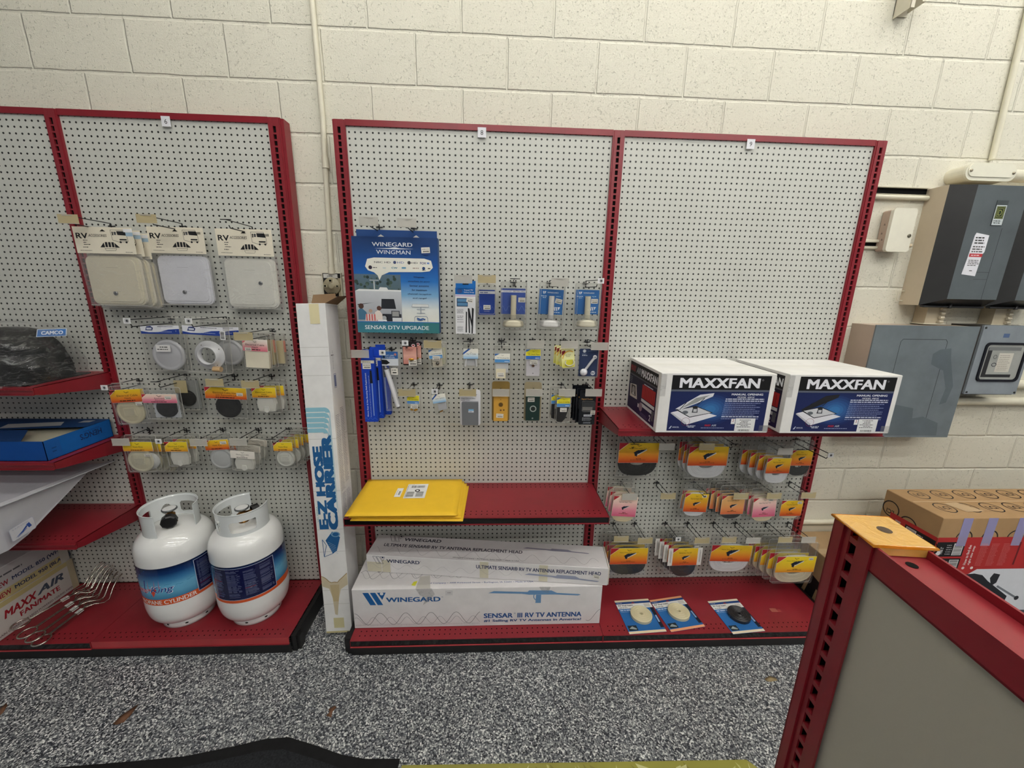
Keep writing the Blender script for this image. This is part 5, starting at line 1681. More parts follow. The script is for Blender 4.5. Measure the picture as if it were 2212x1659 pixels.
def dn(f, W, H):
    f.l = 1; f.ring(W * .26, H * .92, .3, .1, (220, 224, 232)); f.circle(W * .26, H * .92, .18, (220, 224, 232)); f.text('WINEGARD', W * .42, H * .90, H * .04, W * .5, (110, 130, 170), 1)
    f.greek(W * .15, W * .4, H * .8, H * .018, (160, 176, 200)); f.greek(W * .15, W * .45, H * .745, H * .03, (210, 216, 230)); f.circle(W * .78, H * .12, .42, (222, 224, 230)); f.lines([(W * .68, H * .16), (W * .73, H * .09), (W * .77, H * .15), (W * .81, H * .09), (W * .87, H * .16)], .09, (40, 60, 100))


t, W, H = card('lever_card', 'navy card with a white round-ended lever beside the middle post', (1250, 753, 1290, 812), -4.9, 0.0, (30, 50, 92), dn, shell=.8, top=.9)
m = MB(); pts = [(-W * .24, -.5, -H * .84), (W * .05, -.5, -H * .55), (W * .31, -.5, -H * .30)]; m.tube(pts, .24, (222, 222, 226), 'plastic', 10)
m.lathe([(0, -.1), (.62, 0), (.72, .25), (.5, .5), (0, .58)], (-W * .24, -.4, -H * .84), 'y', 18, (226, 226, 230), 'plastic'); m.lathe([(.14, .0), (.36, .05), (.38, .3), (.15, .32)], (W * .31, -.4, -H * .29), 'y', 14, (222, 222, 226), 'plastic'); m.build('white_lever', t)

t, W, H = blister('small pack with yellow label and brass couplers', (881, 851, 910, 888), -5.2, 'TV Cable Splitter', YL, (90, 140, 200), .9, 0.03, .5, 1.3)
m = MB()
for dx_, dz_ in ((-.4, .1), (.2, .0), (.45, .15)):
    m.tube([(dx_ - .2, -.5, -H * .88 + dz_), (dx_ + .25, -.5, -H * .92 + dz_)], .17, (196, 146, 50), 'brass', 6)
m.build('brass_fitting', t)
m = MB(); f = Face(m, (0, -1.0, -H * .62), (1, 0, 0), (0, 0, 1)); f.sticker(.2, 0, 1.3, .75); m.build('price_sticker', t)
t, W, H = clam('cable_pack', 'tilted splitter pack with white-blue label and grey block', 'cable pack', (933, 849, 965, 892), -5.2, .8, top=.5, rot=-0.18)
m = MB(); lh = H * .42; m.box(-W * .48, W * .42, -.86, -.8, -lh, 0, OFFW, 'paper'); f = Face(m, (-W * .48, -.86, -lh), (1, 0, 0), (0, 0, 1)); w = W * .9
grad(f, .02, .02, w - .02, lh - .02, LBL); f.l = 1; f.poly([(0, lh * .42), (0, lh * .62), (w * .3, lh), (w * .44, lh)], (40, 90, 170)); bird(f, w * .55, lh * .7, w * .07); f.text('Cable Splitter', w * .56, lh * .42, lh * .14, w * .7, (40, 44, 50), 1, al='c'); m.build('label_card', t)
m = MB(); m.box(-W * .22, W * .34, -.6, -.1, -H * .80, -H * .42, (190, 192, 198), 'plastic'); m.build('grey_block', t)
m = MB(); m.tube([(-.5, -.4, -H * .9), (.1, -.4, -H * .86)], .13, (190, 140, 70), 'brass', 6); m.build('brass_fitting', t)


def plate_pack(label, box, Y, col, bcol, draw, name='wall_plate_pack', shellcol='clear', top=1.0, d=.8, n=0, nl=(), bx=-.25, m_='plastic'):
    t, W, H = hang(name, label, 'plate pack', *box, Y)
    s = MB(); s.prism(rrect(W * 1.12, H * 1.04 + top, .4, 0, top - (H * 1.04 + top) / 2, 3), -.12, 0, bcol, 'paper' if shellcol == 'paper' else shellcol); rim(s, W * 1.12, H * 1.04 + top, top, .4, bcol, -.06, .05, 'plastic'); s.build('backing_card', t)
    p = MB(); p.prism(rrect(W * .92, H * .98, .12, 0, -H / 2, 2), -d, -.15, col, m_); f = Face(p, (-W * .46, -d, -H), (1, 0, 0), (0, 0, 1), m_); draw(f, W * .92, H); p.build('wall_plate', t)
    return t, W, H


def dg(f, W, H):
    f.rect(W * .06, .08, W * .92, H - .08, (112, 114, 118)); f.l = 1; f.rect(W * .4, H * .56, W * .72, H * .70, (222, 226, 232)); f.l = 2; f.rect(W * .4, H * .63, W * .72, H * .70, (120, 180, 220)); f.greek(W * .45, W * .66, H * .58, H * .02, (90, 90, 110))


t, W, H = plate_pack('grey cover plate on a white printed card, below the flat cable pack', (997, 866, 1035, 916), -5.0, (108, 110, 114), (226, 226, 230), dg, shellcol='paper', top=2.2, name='cover_plate_pack')
m = MB(); f = Face(m, (-W * .56, -.14, .0), (1, 0, 0), (0, 0, 1)); f.text('Magna Heated Glass', .15, .42, .2, W * .8, (40, 40, 44), 2); f.text('Sensor Cover', .15, .1, .2, W * .5, (40, 40, 44), 2); f.greek(.2, 1, 1.6, .14, (60, 80, 150)); f.greek(W * .6, W * 1.0, 1.2, .12, (120, 120, 120)); m.build('card_print', t)


def dgo(f, W, H):
    f.circle(W * .5, H * .66, W * .15, (96, 70, 30)); f.ring(W * .5, H * .66, W * .17, W * .03, (150, 110, 40)); f.circle(W * .5, H * .44, W * .06, (110, 70, 50)); f.circle(W * .72, H * .45, W * .05, (70, 50, 30)); f.circle(W * .5, H * .86, W * .03, (110, 80, 30)); f.sticker(W * .44, H * .22, 1.35, .8, -.05)


plate_pack('golden wall plate pack on brown backing', (1065, 853, 1098, 907), -5.0, (206, 156, 62), (132, 108, 56), dgo, top=2.6, shellcol='plastic')


def dgn(f, W, H):
    f.ring(W * .52, H * .48, W * .24, W * .07, (170, 176, 170)); f.l = 1; f.circle(W * .52, H * .48, W * .14, (40, 46, 44)); f.circle(W * .5, H * .1, W * .06, (150, 156, 150)); f.sticker(W * .36, H * .84, 1.3, .85); f.rect(0, H * .95, W, H, (70, 130, 110))


plate_pack('dark green wall plate pack with a chrome socket', (1134, 852, 1166, 906), -5.0, (26, 50, 46), (150, 138, 110), dgn, top=2.4, shellcol='paper')
t, W, H = blister('black wedge-shaped cable cover with yellow-blue label', (1199, 856, 1231, 911), -5.2, 'Exterior TV Cable Plug', YL, (80, 140, 200), .9, 0.0, .36, 1.4)
m = MB(); m.prism([(-W * .42, -H * .34), (W * .40, -H * .34), (W * .16, -H * .82), (-W * .1, -H * .99), (-W * .40, -H * .93), (-W * .48, -H * .8)], -.8, -.1, (28, 26, 28), 'plastic'); m.build('cable_cover', t)
m = MB(); f = Face(m, (0, -1.0, -H * .47), (1, 0, 0), (0, 0, 1)); f.sticker(0, 0, 1.25, .8); m.build('price_sticker', t)
behind(t, 1, 1.1, -0.9, 0.3, ['clear pack tucked behind the black wedge-shaped cover'])


def db(f, W, H):
    f.l = 1; f.ring(W * .4, H * .88, W * .12, W * .04, (70, 72, 76)); f.text('Signal Finder', W * .12, H * .72, H * .05, W * .7, (214, 160, 90), 2)
    f.rect(W * .16, H * .40, W * .9, H * .66, (40, 42, 48)); f.l = 2; f.rect(W * .2, H * .42, W * .82, H * .52, (132, 128, 126)); f.sticker(W * .86, H * .36, .9, .8)
    f.rect(W * .3, H * .24, W * .8, H * .30, (190, 194, 200)); f.l = 3; f.text('DishLok', W * .55, H * .252, H * .035, W * .42, (40, 40, 50), 2, al='c'); f.block(W * .22, H * .12, W * .88, H * .22, 3, (170, 172, 178), .4); f.block(W * .3, H * .03, W * .8, H * .09, 2, (150, 152, 160), .4)


t, W, H = card('lock_card', 'black printed card with clear bubble, frontmost of four beside the middle post', (1251, 843, 1286, 917), -5.4, 0.0, (22, 24, 30), db, group='black cards', mat='gloss')
m = MB(); m.prism(rrect(W * .8, H * .3, .3, .1, -H * .45, 3), -.7, -.08, (90, 92, 96), 'clear'); m.build('clear_bubble', t)
behind(t, 3, .95, -0.28, 0.1, ['black card second of four beside the middle post', 'black card third of four beside the middle post', 'black card rearmost of four beside the middle post'])

# ================================================================ cartons and mailers on the shelves of the right unit
def carton_box(t, C, U, Vv, Wd, w, d, h, col, mat='carton'):
    pass


def maxx(label, x0, x1, y0, y1, model, dark):
    """white carton with printed front; x, y extents; stands on the shelf at z 45.22"""
    z0, h = 45.23, 10.3
    w, d = x1 - x0, y1 - y0
    t = thing('fan_carton', (x0, y0, z0), label, 'carton', 'roof fan cartons')
    m = MB(); m.bbox(0, w, 0, d, 0, h, 0.07, (236, 234, 230), 'carton')
    f = Face(m, (0, 0, 0), (1, 0, 0), (0, 0, 1))
    X0, X1, Z0, Z1 = w * .095, w * .955, .35, h - .35
    pw, ph = X1 - X0, Z1 - Z0
    g = Face(m, (X0, 0, Z0), (1, 0, 0), (0, 0, 1)); g.l = 1
    g.rect(0, 0, pw, ph * .72, (26, 34, 84), (24, 36, 84)); g.l = 2
    # lighter blue glow printed behind the fan
    for k in range(7):
        s = 1 - k * .13
        c = (24 + k * 5, 40 + k * 12, 92 + k * 13)
        g.l = 2 + k * .3
        g.circle(pw * .42, ph * .40, pw * .26 * s, c, ph * .30 * s, 28)
    g.l = 5
    g.rect(0, ph * .745, pw, ph, (16, 15, 17)); g.rect(0, ph * .715, pw, ph * .748, (92, 98, 112)); g.l = 6
    g.text('MAXXFAN', pw * .085, ph * .785, ph * .165, pw * .80, (238, 238, 244), 4); g.ring(pw * .915, ph * .925, .14, .04, (170, 170, 176))
    g.text('MANUAL OPENING', pw * .78, ph * .652, ph * .034, pw * .32, (236, 238, 244), 3, al='c'); g.text('MODEL ' + model, pw * .77, ph * .604, ph * .028, pw * .18, (230, 232, 240), 2, True, al='c')
    for i in range(11):
        v = ph * (.575 - i * .0355)
        g.greek(pw * (.565 - i * .002), pw * (.97 - (.08 if i in (3, 5, 8) else .03 if i > 1 else 0)), v, ph * (.018 if i in (0, 1, 9) else .012), (206, 210, 226) if i in (0, 1, 9) else (140, 150, 190), .98)
    # fan drawing
    W_c = (228, 226, 232)
    lid = (34, 34, 38) if dark else (222, 222, 228)
    g.poly([(pw * .03, ph * .34), (pw * .22, ph * .42), (pw * .50, ph * .28), (pw * .20, ph * .115)], W_c)
    g.poly([(pw * .03, ph * .34), (pw * .20, ph * .14), (pw * .18, ph * .12), (pw * .02, ph * .325)], (190, 190, 198))
    g.l = 7
    g.poly([(pw * .07, ph * .385), (pw * .27, ph * .46), (pw * .455, ph * .335), (pw * .22, ph * .245)], (26, 28, 34)); g.l = 8
    g.poly([(pw * .095, ph * .383), (pw * .27, ph * .445), (pw * .435, ph * .337), (pw * .22, ph * .26)], (206, 206, 210)); g.l = 9
    g.circle(pw * .17, ph * .34, pw * .03, (96, 100, 108), ph * .03); g.poly([(pw * .235, ph * .335), (pw * .245, ph * .43), (pw * .29, ph * .43), (pw * .295, ph * .335)], (52, 54, 60)); g.circle(pw * .265, ph * .43, pw * .027, (30, 30, 34), ph * .02); g.rect(pw * .25, ph * .35, pw * .285, ph * .40, (196, 196, 200))
    g.poly([(pw * .065, ph * .40), (pw * .10, ph * .44), (pw * .30, ph * .66), (pw * .44, ph * .69), (pw * .43, ph * .63), (pw * .27, ph * .50), (pw * .12, ph * .39)], lid); g.l = 10
    if not dark:
        g.poly([(pw * .12, ph * .41), (pw * .26, ph * .60), (pw * .40, ph * .655), (pw * .27, ph * .515)], (150, 152, 150))
    g.lines([(pw * .11, ph * .39), (pw * .17, ph * .52)], .12, (30, 30, 34)); g.lines([(pw * .28, ph * .47), (pw * .35, ph * .60)], .12, (30, 30, 34))
    g.ring(pw * .185, ph * .17, pw * .044, .05, (120, 50, 70), ph * .075)
    g.greek(pw * .20, pw * .30, ph * .085, ph * .014, (200, 206, 220)); g.greek(pw * .215, pw * .29, ph * .062, ph * .014, (200, 206, 220))
    g.text('AIRXCEL', pw * .055, ph * .055, ph * .024, pw * .07, (210, 216, 230), 2); g.poly([(pw * .02, ph * .04), (pw * .04, ph * .09), (pw * .05, ph * .09), (pw * .035, ph * .04)], (200, 206, 226))
    g.text('MAXX', pw * .385, ph * .085, ph * .034, pw * .065, (190, 40, 50), 3, True); g.text('AIR', pw * .455, ph * .085, ph * .034, pw * .05, (190, 196, 208), 2, True); g.greek(pw * .35, pw * .62, ph * .05, ph * .011, (150, 160, 196))
    g.rect(pw * .655, ph * .13, pw * .695, ph * .225, (230, 230, 232)); g.l = 11; g.text('2', pw * .675, ph * .17, ph * .045, None, (170, 30, 50), 2, al='c')
    g.rect(pw * .70, -ph * .01, pw * .905, ph * .235, (230, 230, 230)); g.l = 12
    for i, (a, b) in enumerate(((.74, .87), (.76, .84), (.75, .84), (.72, .88), (.76, .85), (.72, .88))):
        g.greek(pw * a, pw * b, ph * (.20 - i * .026), ph * .011, (80, 80, 84))
    g.barcode(pw * .74, ph * .0, pw * .86, ph * .03)
    # left side print
    s = Face(m, (0, d, 0), (0, -1, 0), (0, 0, 1)); s.l = 1
    s.rect(d * .03, .5, d * .93, h - .5, (40, 30, 72), (30, 26, 34)); s.l = 2; s.rect(d * .03, h * .72, d * .93, h - .5, (24, 20, 22)); s.rect(d * .03, h * .70, d * .93, h * .725, (80, 80, 86))
    s.l = 3
    s.text('MAXX', d * .05, h * .78, h * .11, d * .18, (150, 40, 44), 3, True); s.text('AIR', d * .26, h * .78, h * .11, d * .14, (150, 152, 156), 3, True); s.text('MAXXFAN', d * .43, h * .765, h * .13, d * .48, (226, 226, 228), 4)
    s.rect(d * .50, h * .40, d * .90, h * .64, (170, 40, 40)); s.rect(d * .50, h * .33, d * .90, h * .385, (214, 214, 214)); s.rect(d * .50, h * .24, d * .90, h * .30, (204, 204, 206)); s.greek(d * .55, d * .85, h * .65, h * .015, (220, 220, 224)); s.l = 4
    for k in range(6): s.rect(d * (.6 + k * .05), h * .42, d * (.607 + k * .05), h * .60, (90, 20, 26))
    s.poly([(d * .10, h * .28), (d * .08, h * .52), (d * .30, h * .56), (d * .36, h * .30)], (206, 200, 190)); s.l = 5; s.poly([(d * .14, h * .33), (d * .12, h * .52), (d * .27, h * .53), (d * .31, h * .34)], (60, 56, 54)); s.circle(d * .21, h * .43, d * .05, (150, 146, 140)); s.poly([(d * .15, h * .34), (d * .21, h * .40), (d * .28, h * .35)], (190, 188, 184))
    s.circle(d * .5, h * .22, d * .055, (150, 130, 140), h * .08); s.rect(d * .40, h * .18, d * .44, h * .25, (214, 214, 218)); s.block(d * .5, h * .07, d * .74, h * .14, 3, (110, 104, 140), .4); s.block(d * .05, h * .55, d * .15, h * .68, 4, (120, 120, 124), .35); s.text('2', d * .78, h * .1, h * .1, None, (226, 226, 230), 3); s.rect(d * .84, h * .13, d * .90, h * .30, (90, 90, 96))
    # top seam and tape
    u = Face(m, (0, 0, h), (1, 0, 0), (0, 1, 0)); u.l = 1; u.rect(.1, d * .5 - .04, w - .1, d * .5 + .04, (150, 146, 138)); u.rect(.1, d * .40, w - .1, d * .60, (230, 228, 222)); u.l = 2; u.rect(.1, d * .5 - .03, w - .1, d * .5 + .03, (160, 156, 148))
    m.build('carton_body', t)
    k = MB()
    k.box(w - 1.6, w + .03, -.03, 0.0, h * .02, h * .13, (196, 194, 188), 'film'); k.build('clear_tape', t)
    k = MB(); k.box(0, .9, -.03, 0, h * .62, h * .98, (220, 220, 220), 'film'); k.build('clear_tape', t)
    return t


maxx('white roof fan carton, left of the pair, white lid pictured, model 4301K', 5.85, 25.3, -14.95, 1.2 - 1.3, '4301K', False)
maxx('white roof fan carton, right of the pair, dark lid pictured, model 4401K', 27.4, 46.9, -15.1, -0.3, '4401K', True)


def logo_w(g, u, v, s, col, outline=False):
    """slanted double-bar W with a triangle"""
    A = [[(0, 1), (.28, 1), (.62, 0), (.34, 0)], [(.36, 1), (.62, 1), (.96, 0), (.70, 0)]]
    B = [(.70, 1), (1.12, 1), (.93, .42)]
    for P in A:
        P = [(u + a * s, v + b * s * .72) for a, b in P]
        g.lines(P, .07, col, True) if outline else g.poly(P, col)
    P = [(u + a * s, v + b * s * .72) for a, b in B]
    g.lines(P, .07, col, True) if outline else g.poly(P, col)
    g.l += 1; g.circle(u + .92 * s, v + .60 * s + (.05 * s), s * .085, (226, 224, 224) if not outline else col, n=12); g.l -= 1


def waves(g, x0, x1, v, a, per, col, w=.05, ph=0.0):
    n = int((x1 - x0) / per * 16)
    g.lines([(x0 + (x1 - x0) * k / n, v + a * math.sin(6.2832 * (x0 + (x1 - x0) * k / n) / per + ph)) for k in range(n + 1)], w, col)


def antenna_pic(g, u, v, s, col, stem=True):
    g.poly([(u, v), (u + s * .06, v + s * .025), (u + s * .42, v + s * .008), (u + s * .44, v + s * .028), (u + s * .68, v + s * .022), (u + s * .74, v - s * .01), (u + s * .98, v - s * .03), (u + s, v - s * .038), (u + s * .97, v - s * .048), (u + s * .72, v - s * .03), (u + s * .44, v - s * .028), (u + s * .36, v - s * .014)], col)
    if stem:
        g.poly([(u + s * .515, v - s * .03), (u + s * .51, v - s * .135), (u + s * .57, v - s * .135), (u + s * .57, v - s * .03)], col); g.ring(u + s * .545, v - s * .05, s * .06, s * .01, col, None, 150, 240, 8)


WBX = (226, 223, 223)
# lower long carton
t = thing('antenna_carton', (-48.0, -12.4, 3.78), 'long white antenna carton with blue logo standing on the red deck', 'carton', 'long antenna cartons')
w, d, h = 48.0, 10.0, 8.85
m = MB(); m.bbox(0, w, 0, d, 0, h, .08, WBX, 'carton')
g = Face(m, (0, 0, 0), (1, 0, 0), (0, 0, 1)); DB = (34, 60, 116); BB = (30, 96, 160)
g.l = 1; logo_w(g, 2.0, 5.3, 3.9, BB); g.text('WINEGARD', 6.4, 5.95, 1.0, 10.2, (40, 92, 150), 4); g.ring(17.0, 6.9, .14, .04, (60, 90, 140))
g.text('SENSAR', 25.0, 1.85, 1.05, 5.6, (44, 84, 142), 4); g.ring(31.0, 2.85, .16, .05, (60, 90, 140)); g.text('III RV TV ANTENNA', 31.6, 1.85, 1.05, 12.6, (44, 84, 142), 4); g.text('#1 Selling RV TV Antennas in America!', 25.0, .78, .68, 19.2, (44, 80, 132), 4)
antenna_pic(g, 25.8, 7.6, 18.0, (104, 144, 186))
waves(g, .2, 24.2, 2.1, 1.35, 4.85, (52, 54, 66), .07, 1.3); waves(g, .2, 24.2, 1.7, .8, 3.2, (90, 92, 104), .045, .6); waves(g, 45.2, 47.9, 2.1, 1.35, 4.85, (60, 60, 72), .07, 2.2)
for k in range(110):
    if .3 + k * .22 < 24.2: g.rect(.3 + k * .22, .5, .34 + k * .22, .9, (150, 146, 150))
u = Face(m, (0, 0, h), (1, 0, 0), (0, 1, 0)); u.l = 1
u.text('SENSAR', 3.6, 4.6, 1.2, 6.0, (50, 60, 92), 4, True); u.text('III RV TV ANTENNA', 10.2, 4.6, 1.2, 13, (50, 60, 92), 4, True)
u.text('Winegard Company \u2022 3000 Kirkwood Street \u2022 Burlington, IA 52601 \u2022 Made in USA', 12.2, 1.1, .5, 22.4, (70, 90, 140), 2)
waves(u, .3, 36, 3.9, 1.2, 4.2, (70, 72, 84), .06); waves(u, .3, 36, 3.7, .9, 3.3, (120, 120, 130), .04, 1.0)
m.build('carton_body', t)
k = MB(); k.box(17.6, 19.0, -.04, -.005, 7.3, 8.4, (206, 204, 206), 'paper'); q = Face(k, (17.6, -.04, 7.3), (1, 0, 0), (0, 0, 1)); q.greek(.4, 1.1, .5, .09, (70, 70, 80)); k.build('price_sticker', t)
k = MB()
for ip, pts in enumerate([[(12.0, 8.85), (15.0, 8.9), (15.6, 7.6), (14.4, 6.0), (13.3, 5.2), (13.9, 6.8), (12.8, 7.4)], [(35.6, 8.85), (37.8, 8.85), (37.4, 7.4), (36.2, 7.9)]]):
    k.prism(pts, -.05, -.01, (196, 190, 186), 'film')
    if ip == 0: k.build('torn_tape', t); k = MB()
k.build('torn_tape', t); k = MB()
k.mesh([(12.0, .0, h + .02), (14.8, 0, h + .02), (14.2, 3.4, h + .05), (12.3, 3.2, h + .03)], [(0, 1, 2, 3)], (200, 192, 184), 'haze')
k.build('torn_tape', t)
k = MB(); k.mesh([(11.0, .9, h + .03), (11.8, .7, h + .03), (12.0, 2.0, h + .04), (11.3, 1.8, h + .03)], [(0, 1, 2, 3)], (214, 214, 60), 'paper'); k.build('yellow_sticker', t)

# upper long carton, turned a little
A_ = Vector((-46.5, -7.6, 12.72)); ang = math.atan2(-4.9, 47.6)
t = thing('antenna_carton', A_, 'long white replacement head carton lying askew on the larger one', 'carton', 'long antenna cartons', rot=(0, 0, ang))
w, d, h = 47.6, 6.6, 3.85
m = MB(); m.bbox(0, w, 0, d, 0, h, .06, WBX, 'carton')
g = Face(m, (0, 0, 0), (1, 0, 0), (0, 0, 1)); g.l = 1; NB = (40, 50, 84)

for x in (0.0, 3.0, 22.6, 34.2):
    g.rect(x + .1, .1, x + (1.8 if x else 3.0), h - .1 if x > 3 else h * (.75 if x else .6), (206, 200, 178))
logo_w(g, 1.3, 2.0, 2.2, NB, True); g.text('WINEGARD', 4.1, 2.35, .75, 6.6, NB, 3); g.ring(10.9, 3.0, .1, .03, NB)
g.text('ULTIMATE SENSAR\u00ae RV TV ANTENNA REPLACEMENT HEAD', 22.0, 2.2, .82, 24.2, (44, 52, 92), 3)
waves(g, .3, 31, 1.5, .55, 3.6, (160, 156, 160), .035); antenna_pic(g, 31.5, 1.4, 14.5, (150, 156, 178), False)
g.l = 3; g.sticker(45.4, 1.9, 1.3, .8, -.2)
u = Face(m, (0, 0, h), (1, 0, 0), (0, 1, 0)); u.l = 1
logo_w(u, 2.6, 4.6, 2.6, (60, 56, 66), True); u.text('WINEGARD', 6.0, 4.9, .95, 7.8, (54, 52, 66), 3); u.text('ULTIMATE SENSAR\u00ae RV TV ANTENNA REPLACEMENT HEAD', 2.4, 2.9, .95, 28.5, (50, 48, 64), 3)
u.text('Winegard Company \u2022 Burlington, Iowa 52601 \u2022 Made in USA', 17.2, .42, .38, 13.2, (60, 58, 70), 2); waves(u, 1.2, 46, 1.7, 1.0, 4.0, (140, 134, 140), .045); antenna_pic(u, 31, 4.6, 13.5, (140, 138, 156), False)
for k in range(150): u.rect(1.0 + k * .3, .12, 1.05 + k * .3, .32, (168, 162, 166))
m.build('carton_body', t)
m = MB(); m.box(w, w + .25, .15, d - .15, .1, h + .12, (206, 198, 188), 'carton'); m.build('end_flap', t)

# yellow mailers on the shelf
YM = (232, 186, 44)
specs = [(-46.4, -14.0, -26.6, -1.2, 28.14, -0.02), (-46.8, -13.6, -27.0, -1.0, 28.52, -0.012), (-47.4, -13.4, -27.5, -0.8, 28.90, -0.01), (-47.3, -14.2, -27.9, -0.7, 29.28, 0.0)]
labs = ['yellow padded mailer, lowest of the stack of four', 'yellow padded mailer second from the bottom', 'yellow padded mailer just under the top one', 'yellow padded mailer with white barcode label, topmost']
for i, ((x0, y0, x1, y1, z, a), lb) in enumerate(zip(specs, labs)):
    w, d = x1 - x0, y1 - y0
    t = thing('padded_mailer', (x0 + w / 2, y0 + d / 2, z), lb, 'envelope', 'yellow padded mailers', rot=(0, 0, a))
    m = MB(); nx, ny = 16, 12; vs = []; fs = []
    for s in (0, 1):
        for j in range(ny + 1):
            for k in range(nx + 1):
                ux, uy = k / nx, j / ny
                e = min(1.0, min(ux, 1 - ux, uy, 1 - uy) * 9)
                zz = 0.04 + 0.28 * e + (.05 * math.sin(k * 1.7 + j * .9 + i) * e if s else 0)
                vs.append((-w / 2 + w * ux, -d / 2 + d * uy, zz if s else 0.0))
    n1 = (nx + 1) * (ny + 1)
    for j in range(ny):
        for k in range(nx):
            q = j * (nx + 1) + k
            fs.append((n1 + q, n1 + q + 1, n1 + q + nx + 2, n1 + q + nx + 1)); fs.append((q + nx + 1, q + nx + 2, q + 1, q))
    for k in range(nx):
        fs.append((k, k + 1, n1 + k + 1, n1 + k)); b = ny * (nx + 1) + k; fs.append((b + 1, b, n1 + b, n1 + b + 1))
    for j in range(ny):
        a0, a1 = j * (nx + 1), (j + 1) * (nx + 1); fs.append((a1, a0, n1 + a0, n1 + a1)); a0 += nx; a1 += nx; fs.append((a0, a1, n1 + a1, n1 + a0))
    m.mesh(vs, fs, YM, 'paper', True)
    m.build('envelope', t)
    if i == 3:
        m = MB(); T0 = Matrix.Rotation(0.02, 4, 'Z'); m.T = T0
        m.box(-w * .5 + w * .46, -w * .5 + w * .665, -1.4, 4.0, .37, .385, (232, 232, 230), 'paper')
        g = Face(m, (-w * .5 + w * .46, -1.4, .385), (1, 0, 0), (0, 1, 0)); lw = w * .205
        g.barcode(.8, 3.9, 3.4, 4.8, (90, 88, 86)); g.ring(2.2, 2.8, .5, .25, (60, 58, 56)); g.barcode(.3, .5, 1.7, 2.4, (110, 108, 104), True); g.barcode(2.1, .5, 3.5, 2.4, (110, 108, 104), True); g.greek(.1, 1.4, 5.0, .1, (110, 110, 108)); g.rect(.12, .4, .2, 4.8, (150, 150, 148))
        m.build('shipping_label', t)
        m = MB(); m.box(-w * .5 + w * .365, -w * .5 + w * .425, -.9, 2.4, .37, .382, (232, 232, 230), 'paper'); g = Face(m, (-w * .5 + w * .365, -.9, .382), (1, 0, 0), (0, 1, 0)); g.barcode(.55, .8, .95, 2.2, (70, 70, 66), True); g.rect(.2, .6, .26, 2.6, (120, 120, 116)); m.build('small_label', t)


# vinyl insert cards lying on the deck
def insert_card(label, P, w, h, rz, tape, ccol, cc):
    t = thing('vinyl_insert_card', P, label, 'card pack', 'vinyl insert cards on the deck', rot=(0, 0, rz))
    m = MB(); m.box(-w / 2, w / 2, -h / 2, h / 2, 0, .06, (30, 88, 150), 'paper')
    g = Face(m, (-w / 2, -h / 2, .06), (1, 0, 0), (0, 1, 0)); g.rect(0, .35, w, h - .4, (36, 98, 160), (40, 104, 168)); g.l = 1
    g.rect(0, 0, w, .55, tape); g.rect(0, h - .5, w, h, tape); g.rect(0, h - 2.3, w, h - 1.05, (226, 226, 222)); g.rect(0, h - 1.05, w, h - .5, (30, 66, 122))
    g.l = 2; g.text('RV Vinyl Insert', .35, h - 1.75, .52, w * .42, (40, 46, 60), 3); g.greek(.35, w * .3, h - 2.1, .16, (110, 110, 116)); g.greek(.3, w * .5, h - 2.8, .26, (190, 206, 226)); g.greek(.3, w * .4, h - 3.15, .12, (130, 160, 200)); g.greek(.2, w * .2, h - .85, .14, (160, 170, 190))
    g.rect(w * .78, h - 2.1, w * .95, h - 1.2, (200, 196, 190)); g.poly([(w * .5 - .45, h - 1.0), (w * .5 + .45, h - 1.0), (w * .5, h - .62)], (140, 26, 36))
    g.rect(w - .7, 1.0, w, h - 2.3, (20, 30, 48)); g.l = 3; g.rect(w - .55, 2.3, w - .2, 4.0, (130, 160, 200))
    g.rect(w * .04, .7, w * .28, 1.9, (28, 40, 48)); g.poly([(w * .06, 1.2), (w * .16, 1.7), (w * .26, 1.1), (w * .24, .9)], (150, 160, 160))
    m.build('backing_card', t)
    c = MB(); r = 2.15; pr = [(.28, 0), (.28, .5)]
    for k in range(12):
        a = .3 + k * .155; pr += [(a + .02, .62 + .07 * math.sin(k * 2.1)), (a + .13, .64 + .07 * math.sin(k * 2.1)), (a + .15, .52)]
    pr += [(r, .5), (r, 0)]
    c.lathe(pr, (cc, -.15, .08), 'z', 40, ccol, 'gloss'); c.build('vinyl_coil', t)
    return t


def card_at(p4):
    ps = [at(*p, z=3.85) for p in p4]
    c = sum(ps, Vector()) / 4
    u = ((ps[1] - ps[0]) + (ps[2] - ps[3])) / 2
    v = ((ps[0] - ps[3]) + (ps[1] - ps[2])) / 2
    return Vector((c.x, c.y, 3.78)), u.length, v.length, math.atan2(u.y, u.x)


for lb, p4, tape, cc_, off_ in (('blue vinyl insert card with cream coil, leftmost on the deck', ((1327, 1298), (1400, 1293), (1440, 1364), (1360, 1370)), (228, 212, 178), (214, 204, 168), 0.3),
                                ('blue vinyl insert card with cream coil and orange edges, middle', ((1405, 1296), (1471, 1287), (1523, 1353), (1448, 1366)), (226, 160, 116), (214, 204, 168), 0.4),
                                ('blue vinyl insert card with black coil on the deck', ((1530, 1298), (1593, 1294), (1651, 1362), (1582, 1371)), (228, 216, 190), (44, 44, 46), 0.7)):
    P, w, h, rz = card_at(p4)
    insert_card(lb, P, w, h, rz, tape, cc_, off_)
P = at(1675, 1318, z=3.78)
m = MB(); m.box(-1.1, .3, -.5, .5, 0, .02, (158, 84, 72), 'paper'); m.box(.32, 1.0, -.5, .2, 0, .02, (150, 60, 58), 'paper'); tag(m.build('tape_scrap', loc=(P.x, P.y, 3.79)), 'brown scrap of old tape stuck on the red deck at right', 'tape')

